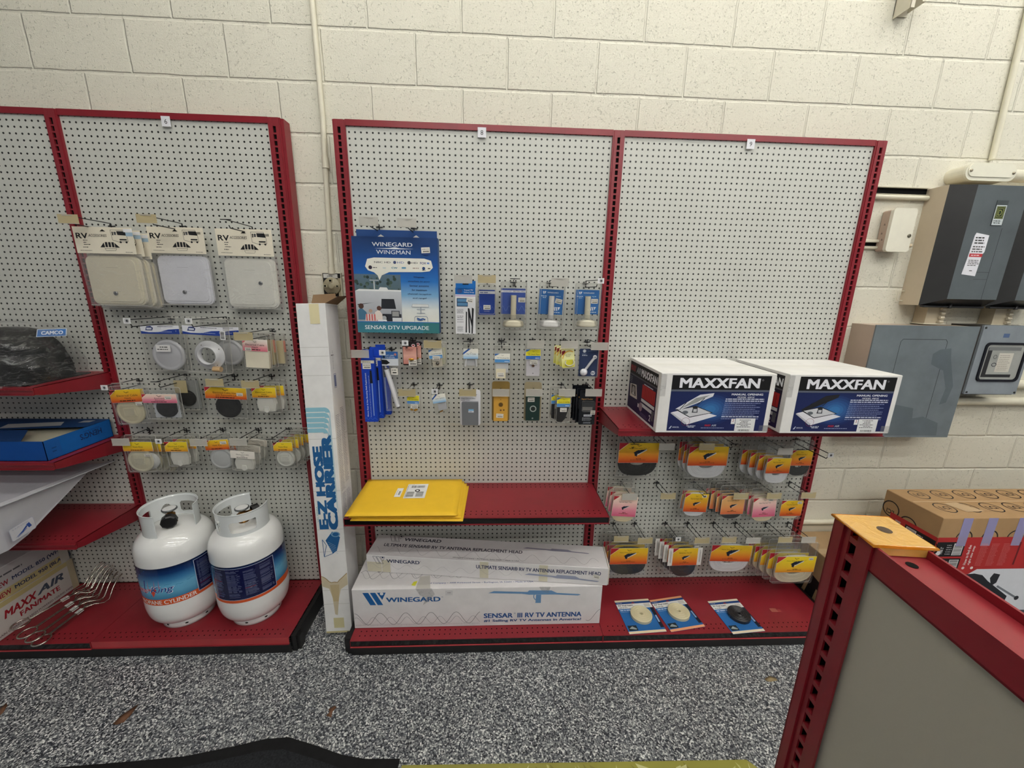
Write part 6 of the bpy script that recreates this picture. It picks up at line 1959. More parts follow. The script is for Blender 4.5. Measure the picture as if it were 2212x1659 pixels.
# ================================================================ tall hose carrier carton leaning between the units
B0 = Vector((-54.62, -10.2, 0.02)); T0 = Vector((-56.6, -4.0, 65.1))
Zx = (T0 - B0); LEN = Zx.length; Zx.normalize()
Xx = (Vector((1, 0, 0)) - Zx * Zx.x).normalized(); Yx = Zx.cross(Xx)
t = thing('hose_carrier_carton', B0, 'tall narrow white hose carrier carton leaning between the two shelving units', 'carton')
t.matrix_world = Matrix.Translation(B0 * IN) @ Matrix((Xx, Yx, Zx)).transposed().to_4x4()
w, d = 5.1, 5.6
m = MB(); m.bbox(0, w, 0, d, 0.5, LEN, .06, (234, 233, 231), 'carton')
g = Face(m, (0, 0, 0), (1, 0, 0), (0, 0, 1)); g.l = 1
for z in (6.8, 9.8, 18.0, 22.6, 30.4, 40.6, 52.5, 56.0, 57.6): g.rect(.05, z, w - .05, z + .07, (190, 188, 184))
# stripes turning the corner
SB = (140, 190, 206)
for k in range(5):
    z1 = 46.6 - k * .98; r = 1.0; xr = w * .86 - k * .16
    g.rect(0.02, z1 - .80, xr - r, z1, SB)
    P = [(xr - r + r * math.cos(math.radians(a)), z1 - r + r * math.sin(math.radians(a))) for a in range(90, -1, -15)]
    Q = [(xr - r + (r - .80) * math.cos(math.radians(a)) * 1.0 + 0.0, z1 - r + (r - .80) * math.sin(math.radians(a))) for a in range(90, -1, -15)]
    for a in range(len(P) - 1): g.poly([P[a], Q[a], Q[a + 1], P[a + 1]], SB)
    g.poly([(xr - .1, z1 - r), (xr, z1 - r), (xr - .02 + .05 * k, 26 + k), (xr - .06 + .05 * k, 26 + k)], SB)
EB = (32, 92, 146)
g.l = 2
g.text('E-Z HOSE', 2.25, 23.0, 1.55, 16.0, EB, 6, rot=90)
g.text('CARRIER', 4.1, 22.9, 1.65, 18.2, EB, 6, rot=90)
g.text('VALTERRA', .62, 24.2, .34, 3.2, (120, 180, 180), 1, rot=90)
g.poly([(2.7, 17.6), (1.5, 20.4), (2.9, 22.2), (4.3, 21.0), (3.5, 18.2)], EB); g.l = 3; g.circle(3.5, 21.6, .85, (120, 160, 190), .55); g.circle(3.5, 21.6, .6, EB, .38)
for k in range(5): g.lines([(1.9 + k * .12, 20.1 - k * .45), (3.3 + k * .1, 19.2 - k * .4)], .05, (150, 180, 204))
g.l = 2; g.lines([(1.0, 17.0), (.9, 20.6), (1.6, 19.4), (1.0, 17.0), (2.6, 17.6), (3.3, 18.6)], .1, EB)
# water stain and tape
g.l = 1
ST = [(0.03, 12.9), (.5, 12.7), (1.0, 12.3), (1.5, 11.7), (1.9, 11.5), (2.5, 11.6), (3.1, 11.5), (3.5, 12.0), (4.2, 12.6), (5.05, 13.4)]
g.poly([(.03, 10.8), (1.4, 10.2), (1.9, 8.2), (2.1, 4.6), (2.6, 4.4), (3.1, 8.0), (3.6, 10.0), (5.05, 11.0)] + list(reversed(ST)), (202, 190, 162)); g.l = 1.5; g.lines(ST, .14, (160, 136, 94)); g.l = 1.7; g.poly([(1.6, 11.0), (3.4, 11.0), (3.0, 7.4), (2.0, 7.4)], (190, 172, 134))
g.rect(1.7, 1.6, 3.7, 3.8, (200, 192, 150)); g.rect(2.3, 61.8, 4.0, LEN - .1, (222, 212, 170)); g.rect(.1, .5, w - .1, .9, (196, 186, 140))
r_ = Face(m, (w, 0, 0), (0, 1, 0), (0, 0, 1)); r_.l = 1
r_.block(.6, 30, 2.4, 45, 46, (176, 174, 178), .5); r_.block(2.8, 31, 4.6, 46, 46, (170, 168, 174), .5); r_.block(.8, 24.5, 2.4, 29.5, 16, (180, 178, 184), .5); r_.block(2.8, 24.5, 4.6, 29.5, 16, (180, 178, 184), .5)
r_.lines([(1.2, 50), (2.2, 50), (2.2, 52.6), (1.2, 52.6)], .08, (90, 100, 140), True); r_.rect(1.35, 50.2, 2.05, 52.4, (110, 120, 156)); r_.greek(.7, 2.0, 56.0, .2, (130, 126, 126)); r_.text('Distributed by', 1.6, 53.5, .3, 3.5, (120, 118, 120), 1, rot=90)
for z in (22.6, 40.6): r_.rect(.05, z, d - .05, z + .08, (184, 180, 176))
m.build('carton_body', t)
m = MB()
m.mesh([(w, .1, LEN), (w, d - .1, LEN), (w + 2.2, d - .3, LEN + 1.7), (w + 2.1, .6, LEN + 1.2)], [(0, 1, 2, 3)], (150, 122, 92), 'carton')
m.mesh([(.1, d, LEN), (w - .1, d, LEN), (w - .4, d + .4, LEN + 2.2), (.5, d + .4, LEN + 2.0)], [(0, 1, 2, 3)], (150, 122, 92), 'carton')
m.build('top_flaps', t)
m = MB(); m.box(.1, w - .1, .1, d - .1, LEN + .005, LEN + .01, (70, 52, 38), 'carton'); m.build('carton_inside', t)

# ================================================================ gas cylinders on the left deck
def cylmap(mb, r, cz, th0, pts_uv, col, mat='gloss', dr=0.02):
    pass


def cylinder(label, cx, cy, face_deg, collar_open, panel_deg, valve_rot):
    """white 30 lb cylinder. face_deg: direction (degrees from +x) of the printed name; panel_deg: centre of the dark text panel"""
    z0 = 3.78
    t = thing('gas_cylinder', (cx, cy, z0), label, 'gas cylinder', 'white gas cylinders')
    R = 6.12
    prof = [(2.0, 1.05), (3.9, 1.15), (4.7, 1.5), (5.4, 2.2), (5.85, 3.2), (6.08, 4.6), (R, 5.6), (R, 6.9), (R, 10.7), (R, 14.6), (R, 16.0), (6.02, 17.0), (5.75, 17.9), (5.25, 18.7), (4.5, 19.35), (3.5, 19.8), (2.2, 20.1), (0, 20.2)]
    fine = []
    for i in range(len(prof) - 1):          # rounder dome and base between the measured radii
        p0_, p1_, p2_, p3_ = (Vector(prof[max(0, min(len(prof) - 1, i + k))]) for k in (-1, 0, 1, 2))
        for k in range(4):
            u = k / 4
            q = 0.5 * (2 * p1_ + (p2_ - p0_) * u + (2 * p0_ - 5 * p1_ + 4 * p2_ - p3_) * u * u + (3 * p1_ - p0_ - 3 * p2_ + p3_) * u ** 3)
            fine.append((max(0.0, min(R, q.x)), q.y))
    prof = fine + [prof[-1]]
    m = MB(); m.lathe(prof, (0, 0, 0), 'z', 96, (240, 240, 238), 'tank'); m.build('tank_body', t)
    m = MB()
    n = 64
    vs = []; fs = []
    for k in range(n):
        a = 2 * math.pi * k / n
        for rr, zz in ((4.25, 0.0), (4.15, 0.35), (4.1, 1.25), (3.98, 1.25), (4.05, 0.0)):
            vs.append((rr * math.cos(a), rr * math.sin(a), zz))
    for k in range(n):
        for j in range(5):
            a, b = k * 5 + j, k * 5 + (j + 1) % 5
            c, d = ((k + 1) % n) * 5 + (j + 1) % 5, ((k + 1) % n) * 5 + j
            fs.append((a, d, c, b))
    m.mesh(vs, fs, (230, 230, 228), 'tank', True)
    for a in range(0, 360, 45):
        q = math.radians(a + 20 + face_deg)
        ca, sa = math.cos(q), math.sin(q)
        P = []
        for k in range(8):
            b = k * math.pi / 4
            P.append((4.22 * math.cos(q + .07 * math.cos(b)), 4.22 * math.sin(q + .07 * math.cos(b)), .62 + .15 * math.sin(b)))
        m.face(P, BLK, 'void')
    m.build('foot_ring', t)

    # printed sleeve: a thin band hugging the body
    def P3(th, z, dr=0.03):
        a = math.radians(th)
        return ((R + dr) * math.cos(a), (R + dr) * math.sin(a), z)

    m = MB()
    zb, zo, zt = 6.9, 8.15, 14.6
    stops = [(58, 120, 160), (96, 164, 200), (104, 172, 208), (58, 122, 172), (24, 58, 112), (12, 24, 60)]
    N_ = 72
    for k in range(N_):
        a0, a1 = 360 * k / N_, 360 * (k + 1) / N_
        m.face([P3(a0, zb), P3(a1, zb), P3(a1, zo), P3(a0, zo)], (214, 88, 40), 'gloss', smooth=True)
        for j in range(5):
            za, zc = zo + (zt - zo) * j / 5, zo + (zt - zo) * (j + 1) / 5
            m.face([P3(a0, za), P3(a1, za), P3(a1, zc), P3(a0, zc)], None, 'gloss', [stops[j], stops[j], stops[j + 1], stops[j + 1]], smooth=True)
        if k % 3 < 2:
            w_ = 10.9 + .25 * math.sin(k * .9)
            m.face([P3(a0, w_ - .06, .04), P3(a1, w_ - .03, .04), P3(a1, w_ + .03, .04), P3(a0, w_ + .02, .04)], (60, 130, 170), 'gloss')

    def ctext(s, th, z, h, w, col, bold=2, italic=False, dr=.05):
        tp = text_poly(s, bold, italic)
        vs, fs, tw, thh = tp
        pts = []
        for x, y in vs:
            u = (x / tw - .5) * w
            pts.append(P3(th + math.degrees(u / R), z + y / thh * h, dr))
        m.mesh(pts, fs, col, 'gloss')
        if bold > 2:
            m.mesh([P3(math.degrees(math.atan2(p[1], p[0])) + .35, p[2], dr + .001) for p in pts], fs, col, 'gloss')

    ctext('PROPANE CYLINDER', face_deg, 7.12, .82, 9.6, (238, 232, 226), 4)
    f0 = face_deg - 14
    for P in ([(-26, 9.9), (-12, 12.2), (6, 11.3), (22, 10.1), (8, 9.6), (-4, 8.9), (-16, 9.4)],):
        m.face([P3(f0 + a, z, .045) for a, z in P], (36, 52, 130), 'gloss')
    m.face([P3(f0 + a, z, .055) for a, z in [(-6, 10.4), (0, 8.7), (7, 10.4)]], (206, 70, 50), 'gloss')
    for a in (-8, 3, 10):
        m.face([P3(f0 + q, z, .055) for q, z in [(a, 9.8), (a + 1.2, 9.9), (a + 2.4, 12.3)]], (210, 70, 60), 'gloss')
    ctext('Flame', f0 - 25, 9.5, 1.25, 3.6, (236, 236, 240), 4, True, .06); ctext('Flame', f0 - 25, 9.52, 1.2, 3.45, (196, 50, 50), 2, True, .07)
    ctext('King', f0 + 14, 9.25, 1.75, 3.9, (236, 238, 244), 4, True, .06); ctext('King', f0 + 14, 9.32, 1.6, 3.7, (34, 46, 124), 2, True, .07)
    # dark instruction panel
    p0, p1 = panel_deg - 52, panel_deg + 52
    K = 14
    for k in range(K):
        a0, a1 = p0 + (p1 - p0) * k / K, p0 + (p1 - p0) * (k + 1) / K
        m.face([P3(a0, 7.55, .05), P3(a1, 7.55, .05), P3(a1, 14.2, .05), P3(a0, 14.2, .05)], (20, 24, 66), 'gloss', smooth=True)
        for z_ in (7.5, 14.15):
            m.face([P3(a0, z_, .06), P3(a1, z_, .06), P3(a1, z_ + .08, .06), P3(a0, z_ + .08, .06)], (190, 200, 220), 'gloss')
    for a in (p0, p1 - .8):
        m.face([P3(a, 7.5, .06), P3(a + .8, 7.5, .06), P3(a + .8, 14.2, .06), P3(a, 14.2, .06)], (190, 200, 220), 'gloss')
    for (a0, a1) in ((p0 + 4, p0 + 25), (p0 + 30, p0 + 52), (p0 + 56, p0 + 76), (p0 + 80, p0 + 101)):
        z_ = 13.7
        while z_ > 8.0:
            if random.random() < .88:
                e = a0 + (a1 - a0) * random.uniform(.7, 1)
                c = random.choice([(96, 104, 140), (110, 116, 150), (84, 92, 130)]) if random.random() > .04 else (150, 50, 70)
                m.face([P3(a0, z_, .065), P3((a0 + e) / 2, z_, .07), P3(e, z_, .065), P3(e, z_ + .07, .065), P3((a0 + e) / 2, z_ + .07, .07), P3(a0, z_ + .07, .065)], c, 'gloss')
            z_ -= .155
    m.build('printed_sleeve', t)

    # collar with cut-outs
    m = MB(); n = 240; rows = 34; zc0, zc1 = 19.0, 23.9
    rc = 4.25
    def solid(k, j):
        a = (360 * (k + .5) / n - collar_open) % 360
        v = (j + .5) / rows
        if a < 42 or a > 318:      # the opening
            return False
        if ((a - 177) / 11) ** 2 + ((v - .45) / .22) ** 2 < 1:
            return False
        for lo, hi in ((88, 148), (212, 272)):
            da = max(0, abs(a - (lo + hi) / 2) - ((hi - lo) / 2 - 6)) / 6
            dv = max(0, abs(v - .46) - .12) / .1
            if da * da + dv * dv < 1:
                return False
        return True
    def cp(k, j, r):
        a = math.radians(360 * k / n); v = j / rows
        rr = r + (.12 if v > .95 else 0)
        return (rr * math.cos(a), rr * math.sin(a), zc0 + (zc1 - zc0) * v)
    vs = [cp(k, j, r) for r in (rc, rc - .13) for k in range(n) for j in range(rows + 1)]
    off_ = n * (rows + 1); ix = lambda k, j, s: s * off_ + (k % n) * (rows + 1) + j
    fs = []
    for k in range(n):
        for j in range(rows):
            if not solid(k, j): continue
            a, b, c, d = (k, j), (k + 1, j), (k + 1, j + 1), (k, j + 1)
            fs.append((ix(*a, 0), ix(*b, 0), ix(*c, 0), ix(*d, 0))); fs.append((ix(*d, 1), ix(*c, 1), ix(*b, 1), ix(*a, 1)))
            if not solid(k - 1, j): fs.append((ix(*a, 0), ix(*d, 0), ix(*d, 1), ix(*a, 1)))
            if not solid(k + 1, j): fs.append((ix(*c, 0), ix(*b, 0), ix(*b, 1), ix(*c, 1)))
            if j == rows - 1 or not solid(k, j + 1): fs.append((ix(*d, 0), ix(*c, 0), ix(*c, 1), ix(*d, 1)))
            if j == 0 or not solid(k, j - 1): fs.append((ix(*b, 0), ix(*a, 0), ix(*a, 1), ix(*b, 1)))
    m.mesh(vs, fs, (226, 230, 230), 'tank', False)
    m.build('collar', t)
    # valve: brass body, hand wheel with white disc, black outlet cap
    v = thing('valve', (0, 0, 0), None, None); v.parent = t; v.location = (0, 0, 20.1 * IN); v.rotation_euler = (0, 0, math.radians(valve_rot))
    bpy.data.objects.remove(v)
    Tz = Matrix.Translation((0, 0, 20.1)) @ Matrix.Rotation(math.radians(valve_rot), 4, 'Z')
    m = MB(); m.T = Tz
    m.lathe([(0, -.2), (.9, -.2), (.9, .2), (.55, .3), (.55, 1.0), (.75, 1.1), (.75, 1.9), (.45, 2.0), (.4, 2.6), (0, 2.6)], (0, 0, 0), 'z', 12, (150, 106, 52), 'brass')
    m.tube([(-.9, 0, 1.4), (1.5, 0, 1.4)], .55, (150, 106, 52), 'brass', 8)
    m.build('valve_body', t)
    m = MB(); m.T = Tz; m.lathe([(1.15, 0), (1.25, .05), (1.25, 1.15), (1.0, 1.3), (0, 1.3)], (1.45, 0, 1.4), 'x', 10, (18, 17, 18), 'plastic', smooth=False); m.build('outlet_cap', t)
    m = MB(); m.T = Tz; m.lathe([(0, 2.55), (1.0, 2.6), (1.2, 2.75), (1.2, 2.95), (1.0, 3.0)], (0, 0, 0), 'z', 24, (120, 124, 126), 'wire'); m.lathe([(1.02, 3.0), (0, 3.03)], (0, 0, 0), 'z', 24, (232, 232, 232), 'plastic')
    g = Face(m, (-1, -1, 3.0), (1, 0, 0), (0, 1, 0)); g.l = 3; g.greek(.4, 1.6, 1.15, .26, (40, 40, 40)); g.greek(.4, 1.6, .7, .2, (40, 40, 40)); m.build('hand_wheel', t)
    m = MB(); a = math.radians(collar_open + 185); m.T = Matrix.Rotation(a, 4, 'Z'); m.lathe([(.3, 0), (.3, .2), (0, .25)], (rc, 0, 22.4), 'x', 10, (216, 218, 214), 'tank'); m.build('collar_rivet', t)
    return t


def toward_cam(cx, cy):
    return math.degrees(math.atan2(CAM.y - cy, CAM.x - cx))


c1 = toward_cam(-82.5, -7.2); c2 = toward_cam(-69.35, -7.0)
cylinder('white gas cylinder with red and blue name print, left of the two', -82.5, -7.2, c1 - 32, c1 + 8, c1 + 68, c1 - 10)
cylinder('white gas cylinder with dark text panel in front, right of the two', -69.35, -7.0, c2 + 130, 60, c2 - 17, c2 + 100)

# ================================================================ things on the shelves at the far left
# black foam cover in a plastic bag
t = thing('foam_cover_bag', (-107.4, -6.35, 51.48), 'black foam cover in a crinkled clear bag on the top left shelf', 'bagged cover')


def pillow(w, d, h, rim_, seed, crumple, tw=0.0):
    random.seed(seed)
    vs = []; fs = []
    nu, nv = 48, 18
    for j in range(nv + 1):
        v = j / nv
        for i in range(nu):
            a = 2 * math.pi * i / nu
            c, s = math.cos(a), math.sin(a)
            p = 4.6
            q = (abs(c) ** p + abs(s) ** p) ** (-1 / p)
            k = math.cos(v * math.pi / 2) ** .42 if v < 1 else 0
            x, y = c * q * w / 2 * k, s * q * d / 2 * k
            z = h * math.sin(v * math.pi / 2) ** 1.0 * (1 - .10 * (x / w * 2) ** 2 + .12 * x / w * 2)
            n_ = crumple * math.sin(a * 7 + v * 9) * math.sin(a * 3.1 - v * 14 + 1) * (1 - v * .4)
            vs.append((x * (1 + n_), y * (1 + n_), z * (1 + n_ * .6) + rim_))
    for j in range(nv):
        for i in range(nu):
            k = (i + 1) % nu
            fs.append((j * nu + i, j * nu + k, (j + 1) * nu + k, (j + 1) * nu + i))
    return vs, fs


vs, fs = pillow(19.5, 11.2, 8.6, .1, 3, .01)
m = MB(); m.mesh(vs, fs, (13, 13, 14), 'rubber', True); m.box(-10.6, 10.6, -5.2, 5.2, .05, .2, (13, 13, 14), 'rubber'); m.build('foam_cover', t)
vs, fs = pillow(23.4, 12.8, 9.6, .03, 5, .05)
m = MB(); m.mesh(vs, fs, (230, 230, 230), 'bagfilm', True)
m.mesh([(-12, -6.0, .15), (8, -6.0, .3), (9.5, -7.3, .25), (4, -8.6, -2.2), (-3, -9.2, -1.2), (-12, -8.4, -3.8)], [(0, 1, 2, 3), (0, 3, 4, 5)], (226, 226, 226), 'bagfilm', True)
m.build('plastic_bag', t)
A_ = at(112, 719, X=-98.7) - Vector((-107.4, -6.35, 51.48))
m = MB(); Uv = Vector((.55, .83, -.03)).normalized(); Vv = Vector((-.25, .12, .96)); Vv = (Vv - Uv * Vv.dot(Uv)).normalized()
O_ = A_ - Uv * 1.9 - Vv * .65
g = Face(m, O_, Uv, Vv); g.poly([(0, 0), (3.5, 0), (3.8, 1.35), (.35, 1.35)], (196, 208, 222)); g.l = 1; g.poly([(.1, .08), (3.42, .08), (3.66, 1.27), (.42, 1.27)], (52, 108, 176)); g.l = 2
g.text('CAMCO', 1.95, .38, .6, 2.5, (222, 230, 240), 4, True, al='c'); m.build('name_label', t)

# open blue box
t = thing('open_blue_box', (-96.6, -11.6, 38.53), 'flat bright blue box with its lid torn open, on the middle left shelf', 'box')
w, d, h = 20.0, 11.6, 3.5
BL_ = (22, 94, 168)
m = MB()
m.box(-w, 0, 0, .08, 0, h, (16, 74, 150), 'carton'); m.box(-w, 0, d - .08, d, 0, h, BL_, 'carton'); m.box(-.08, 0, 0, d, 0, h, BL_, 'carton'); m.box(-w, -w + .08, 0, d, 0, h, BL_, 'carton'); m.box(-w, 0, 0, d, 0, .08, BL_, 'carton')
g = Face(m, (0, 0, 0), (0, 1, 0), (0, 0, 1)); g.l = 1
g.text("HENG'S", d * .66, 2.5, 1.05, 3.9, (16, 40, 90), 3, rot=180, al='c'); g.text('INDUSTRIES', d * .68, 2.95, .28, 2.8, (20, 50, 110), 1, rot=180, al='c')
g.rect(.06, .06, 2.4, h - .06, (18, 84, 156)); g.l = 2; g.greek(1.0, 1.8, 1.2, .2, (14, 60, 120)); g.greek(1.0, 1.8, 1.8, .2, (14, 60, 120))
m.build('box_tray', t)
m = MB()
m.quad4((-w, d * .42, h), (-.2, d * .62, h + .02), (0, d, h), (-w, d, h), (0, 0, .06), (26, 62, 110), 'carton')
m.quad4((-w, 0, h), (-3.4, 0, h + .05), (-6.5, d * .34, h + .55), (-w, d * .40, h + .2), (0, 0, .06), (24, 56, 104), 'carton')
m.mesh([(-14, d * .52, h + .1), (-5, d * .66, h + .1), (-6.5, d * .84, h + .1), (-15, d * .72, h + .1)], [(0, 1, 2, 3)], (176, 178, 180), 'paper')
m.mesh([(-3.6, d * .80, h + .1), (-1.8, d * .82, h + .1), (-1.7, d * .92, h + .1), (-3.6, d * .90, h + .1)], [(0, 1, 2, 3)], (170, 174, 180), 'paper')
m.build('lid_flaps', t)
m = MB(); m.bbox(-w + .4, -.5, .4, d - .4, .12, 2.7, .3, (196, 190, 168), 'plastic'); m.build('foam_insert', t)

# white tapered vent hood, open side up
t = thing('vent_hood', (-98.2, -1.2, 23.3), 'large tapered white plastic vent hood with louvres on the lower left shelf', 'vent cover')
# right profile in (y, z): back tip, front rim, bottom
m = MB()
yb_, zb_ = 0.0, 10.0
PR = [(0.0, 9.9), (-17.2, 10.75), (-17.6, 2.6), (-16.4, 2.5), (-13.6, 3.3), (-2.2, 9.3)]
n = len(PR)
wd = 25.0
def xs_(i, s):
    ins = 0.0 if i < 2 else 1.2
    return -ins if s == 0 else -wd + ins
vs = [(xs_(i, s), y, z) for s in (0, 1) for i, (y, z) in enumerate(PR)]
HW = (206, 206, 212)
m.mesh(vs, [(0, 5, 4, 3, 2, 1)], HW, 'plastic', False)
m.mesh(vs, [(7, 8, 9, 10, 11, 6)], HW, 'plastic', False)
m.mesh(vs, [(1, 2, 8, 7), (2, 3, 9, 8), (3, 4, 10, 9), (4, 5, 11, 10), (5, 0, 6, 11)], HW, 'plastic')
m.build('hood_shell', t)
m = MB()
for a, b in (((0.9, 0.7), (0.9, -17.9)),):
    m.box(-.25, .9, -17.9, .5, 9.95, 10.1, HW, 'plastic')
m.T = Matrix.Identity(4)
m.build('side_flange', t)
k = kids(t)[-1]; k.rotation_euler = (math.radians(-2.8), 0, 0)
m = MB()
for i in range(8):
    z = 3.0 + i * .62
    m.box(-wd + 2, -1.6, -17.95, -17.5, z, z + .28, (190, 190, 196), 'plastic')
m.build('louvre', t)
m = MB(); O_ = at(20, 1166, X=-98.9) - Vector((-98.2, -1.2, 23.3)); Uv = Vector((0, .99, .12)).normalized(); g = Face(m, Vector((-.25, -16.4, 3.9)), Uv, Vector((.12, -.1, 1)))
g.V = (g.V - g.U * g.V.dot(g.U)).normalized(); g.N = g.U.cross(g.V)
g.poly([(0, .2), (.2, 0), (3.3, 0), (3.5, .2), (3.5, 2.2), (3.3, 2.4), (.2, 2.4), (0, 2.2)], (186, 190, 206)); g.l = 1; g.poly([(.08, .25), (.25, .08), (3.25, .08), (3.42, .25), (3.42, 2.15), (3.25, 2.32), (.25, 2.32), (.08, 2.15)], (214, 214, 220)); g.l = 2
g.poly([(2.3, 1.6), (2.75, 1.75), (3.0, .9), (2.55, .8)], (50, 84, 160)); g.poly([(.5, .35), (1.6, .95), (2.3, 1.5), (2.4, 1.2), (1.7, .7)], (50, 84, 160)); g.lines([(.8, .3), (1.7, .65), (2.3, .95)], .09, (60, 90, 160)); g.text('HAWK', .5, 1.85, .26, 2.3, (176, 180, 196), 1)
m.build('maker_label', t)

# two rain cover cartons at the back left
def side_carton(label, x1, y0, y1, z0, z1, draw, col):
    t = thing('rain_cover_carton', (x1, y0, z0), label, 'carton', 'rain cover cartons')
    m = MB(); m.bbox(-22, 0, 0, y1 - y0, 0, z1 - z0, .1, col, 'carton')
    g = Face(m, (0, 0, 0), (0, 1, 0), (0, 0, 1)); g.l = 1; draw(g, y1 - y0, z1 - z0); m.build('carton_body', t)
    return t


def d1(g, d, h):
    g.rect(0, h * .86, d, h, (184, 168, 118)); g.rect(d - 1.2, 0, d, h, (176, 164, 136)); g.l = 2
    g.text('MAXX', d * .20, h * .50, 1.5, d * .34, (150, 26, 36), 4, True); g.text('AIR', d * .55, h * .54, 1.4, d * .30, (70, 78, 92), 4, True)
    g.text('FAN/MATE', d * .34, h * .28, 1.0, d * .44, (150, 30, 40), 4); g.text('RAIN COVERS FOR HIGH POWERED CEILING FANS', d * .10, h * .08, .42, d * .82, (84, 60, 60), 2)


def d2(g, d, h):
    g.rect(0, 0, d, h * .30, (188, 172, 124)); g.l = 2
    g.text('NEW', d * .22, .5, .95, d * .14, (150, 40, 50), 3); g.text('MODEL 950 (BLACK)', d * .40, .5, .95, d * .62, (40, 50, 84), 3)
    g.text('NEW', d * .22, 2.5, .95, d * .14, (150, 40, 50), 3); g.text('MODEL 850 (WHITE)', d * .40, 2.5, .95, d * .62, (44, 54, 88), 3); g.greek(d * .25, d * .55, h * .72, .3, (90, 88, 92))
    g.rect(d - 1.6, 0, d, h, (196, 190, 180))


side_carton('white and yellowed rain cover carton with red print, lower of the two at left', -111.4, -15.2, .3, 3.8, 10.6, d1, (196, 190, 184))
side_carton('white rain cover carton with model print, lying on the other carton at left', -111.6, -15.6, .1, 10.65, 16.8, d2, (190, 186, 186))


# ---- chrome forks
def fork(label, jx, jy, jz, ang, tilt, roll, lt, seed):
    rnd = random.Random(seed)
    t = thing('wire_fork', (jx, jy, jz), label, 'fork', 'chrome wire forks')
    t.rotation_euler = (roll, tilt, ang)
    c = (206, 200, 190)
    m = MB(); m.tube([(0, .12, 0), (-lt, .14, 0)], .15, c, 'chrome', 6); m.tube([(0, -.12, 0), (-lt, -.14, 0)], .15, c, 'chrome', 6); m.build('shaft', t)
    m = MB(); L = 2.4
    m.tube([(-lt, .1, 0)] + [(-lt - L * (1 - math.cos(a)) * .5 - .0, 1.15 * math.sin(a), 0) for a in [math.radians(x) for x in range(15, 346, 15)]] + [(-lt, -.1, 0)], .15, c, 'chrome', 6); m.build('loop_handle', t)
    for k in range(4):
        y = (k - 1.5) * 1.15
        m = MB(); m.tube([(-.3, y * .1, 0), (.5, y * .6, .05), (1.4, y * 1.1, -.5), (2.4, y * 1.15, -.55), (3.6, y * 1.05, .9), (5.0, y, 2.2), (6.0, y, 2.4)], .11, c, 'chrome', 6); m.build('prong', t)
    m = MB(); m.box(-1.9, -.8, -.32, .32, .16, .2, (224, 224, 220), 'paper'); m.box(-1.9, -.8, -.32, .32, -.2, -.16, (224, 224, 220), 'paper')
    g = Face(m, (-1.9, -.32, .2), (1, 0, 0), (0, 1, 0)); g.greek(.15, .9, .3, .12, (90, 90, 90)); g.greek(.15, .8, .1, .08, (90, 90, 90)); m.build('price_tag', t)


FK = [('chrome wire fork nearest the cylinders, frontmost loop over the deck edge', -102.7, -6.8, 4.9, 85, 6.3, 1), ('chrome wire fork with its tines under the frontmost one', -103.6, -6.7, 5.5, 83, 6.2, 2),
      ('chrome wire fork in the middle of the heap', -104.7, -6.3, 6.1, 80, 6.4, 3), ('chrome wire fork farthest back beside the white carton', -105.9, -5.6, 6.8, 70, 6.2, 4)]
for lb, x, y, z, a, lt, sd in FK:
    fork(lb, x, y, z, math.radians(a), -0.05, 0.0, lt, sd)

# ================================================================ cartons at the right, behind the foreground run
def lci_top(g, u, v, r, col):
    g.ring(u, v, r, r * .12, col, None, 0, 360, 28); g.text('LCI', u, v - r * .28, r * .55, r * 1.1, col, 3, al='c', rot=0)


t = thing('printed_carton', (63.3, -14.3, 0.02), 'large brown carton with ringed logos and red printed front at right', 'carton')
w, d, h = 46.0, 11.0, 28.0
CB = (176, 142, 102)
m = MB(); m.bbox(0, w, 0, d, 0, h, .1, CB, 'carton')
K = (40, 34, 32)
u = Face(m, (0, 0, h), (1, 0, 0), (0, 1, 0)); u.l = 1
for k in range(9):
    lci_top(u, 4.6 + k * 5.0, 8.6, 1.75, K); lci_top(u, 4.4 + k * 4.9, 3.6, 1.75, K)
u.l = 2; u.rect(.2, 5.6, w - .2, 6.0, (190, 160, 122)); u.poly([(7, 2.0), (11, 2.2), (9, 5.5), (6, 5.2)], (192, 164, 128))
f = Face(m, (0, 0, 0), (1, 0, 0), (0, 0, 1)); f.l = 1; RD = (178, 44, 44)
for k in range(8):
    f.ring(5.2 + k * 5.2, h - 4.3, 1.7, .25, K); f.text('LCI', 5.2 + k * 5.2, h - 4.6, .9, 1.6, K, 3, al='c', rot=180)
f.l = 2; f.rect(0.02, 0, w, h - 4.1, RD); f.l = 3
for j in range(2):
    z = h - 8.3 - j * 3.6
    f.rect(.2, z, 5.9, z + 3.2, (26, 24, 26)); f.l = 4; f.rect(3.7, z + .3, 5.6, z + 2.9, (226, 224, 224)); f.l = 5; f.barcode(3.8, z + .4, 5.5, z + 2.8, (30, 30, 30), True); f.l = 4; f.circle(.9, z + .8, .5, (220, 218, 218)); f.text('TUBE 2"', 1.7, z + .5, .6, 1.6, (220, 218, 218), 2, rot=90); f.block(2.3, z + .4, 3.5, z + 2.8, 5, (170, 168, 168), .35); f.l = 3
f.text('How to find the', 7.3, h - 10.2, .55, 4.4, (232, 220, 216), 3, rot=90); f.text('right size step', 8.2, h - 10.2, .55, 4.2, (232, 220, 216), 3, rot=90); f.circle(7.0, h - 10.9, .3, (226, 214, 210)); f.circle(8.8, h - 10.9, .3, (226, 214, 210))
for c0 in (9.2, 11.4, 13.8, 20): f.block(c0, h - 10.4, c0 + 1.6, h - 5.4, 16, (206, 120, 116), .3)
f.rect(17.0, h - 10.3, 17.35, h - 5.2, (110, 30, 32))
f.l = 4; f.poly([(4.6, h - 15.2), (10.0, h - 11.2), (w, h - 11.2), (w, 6.5), (4.6, 6.5)], (222, 224, 230)); f.l = 5
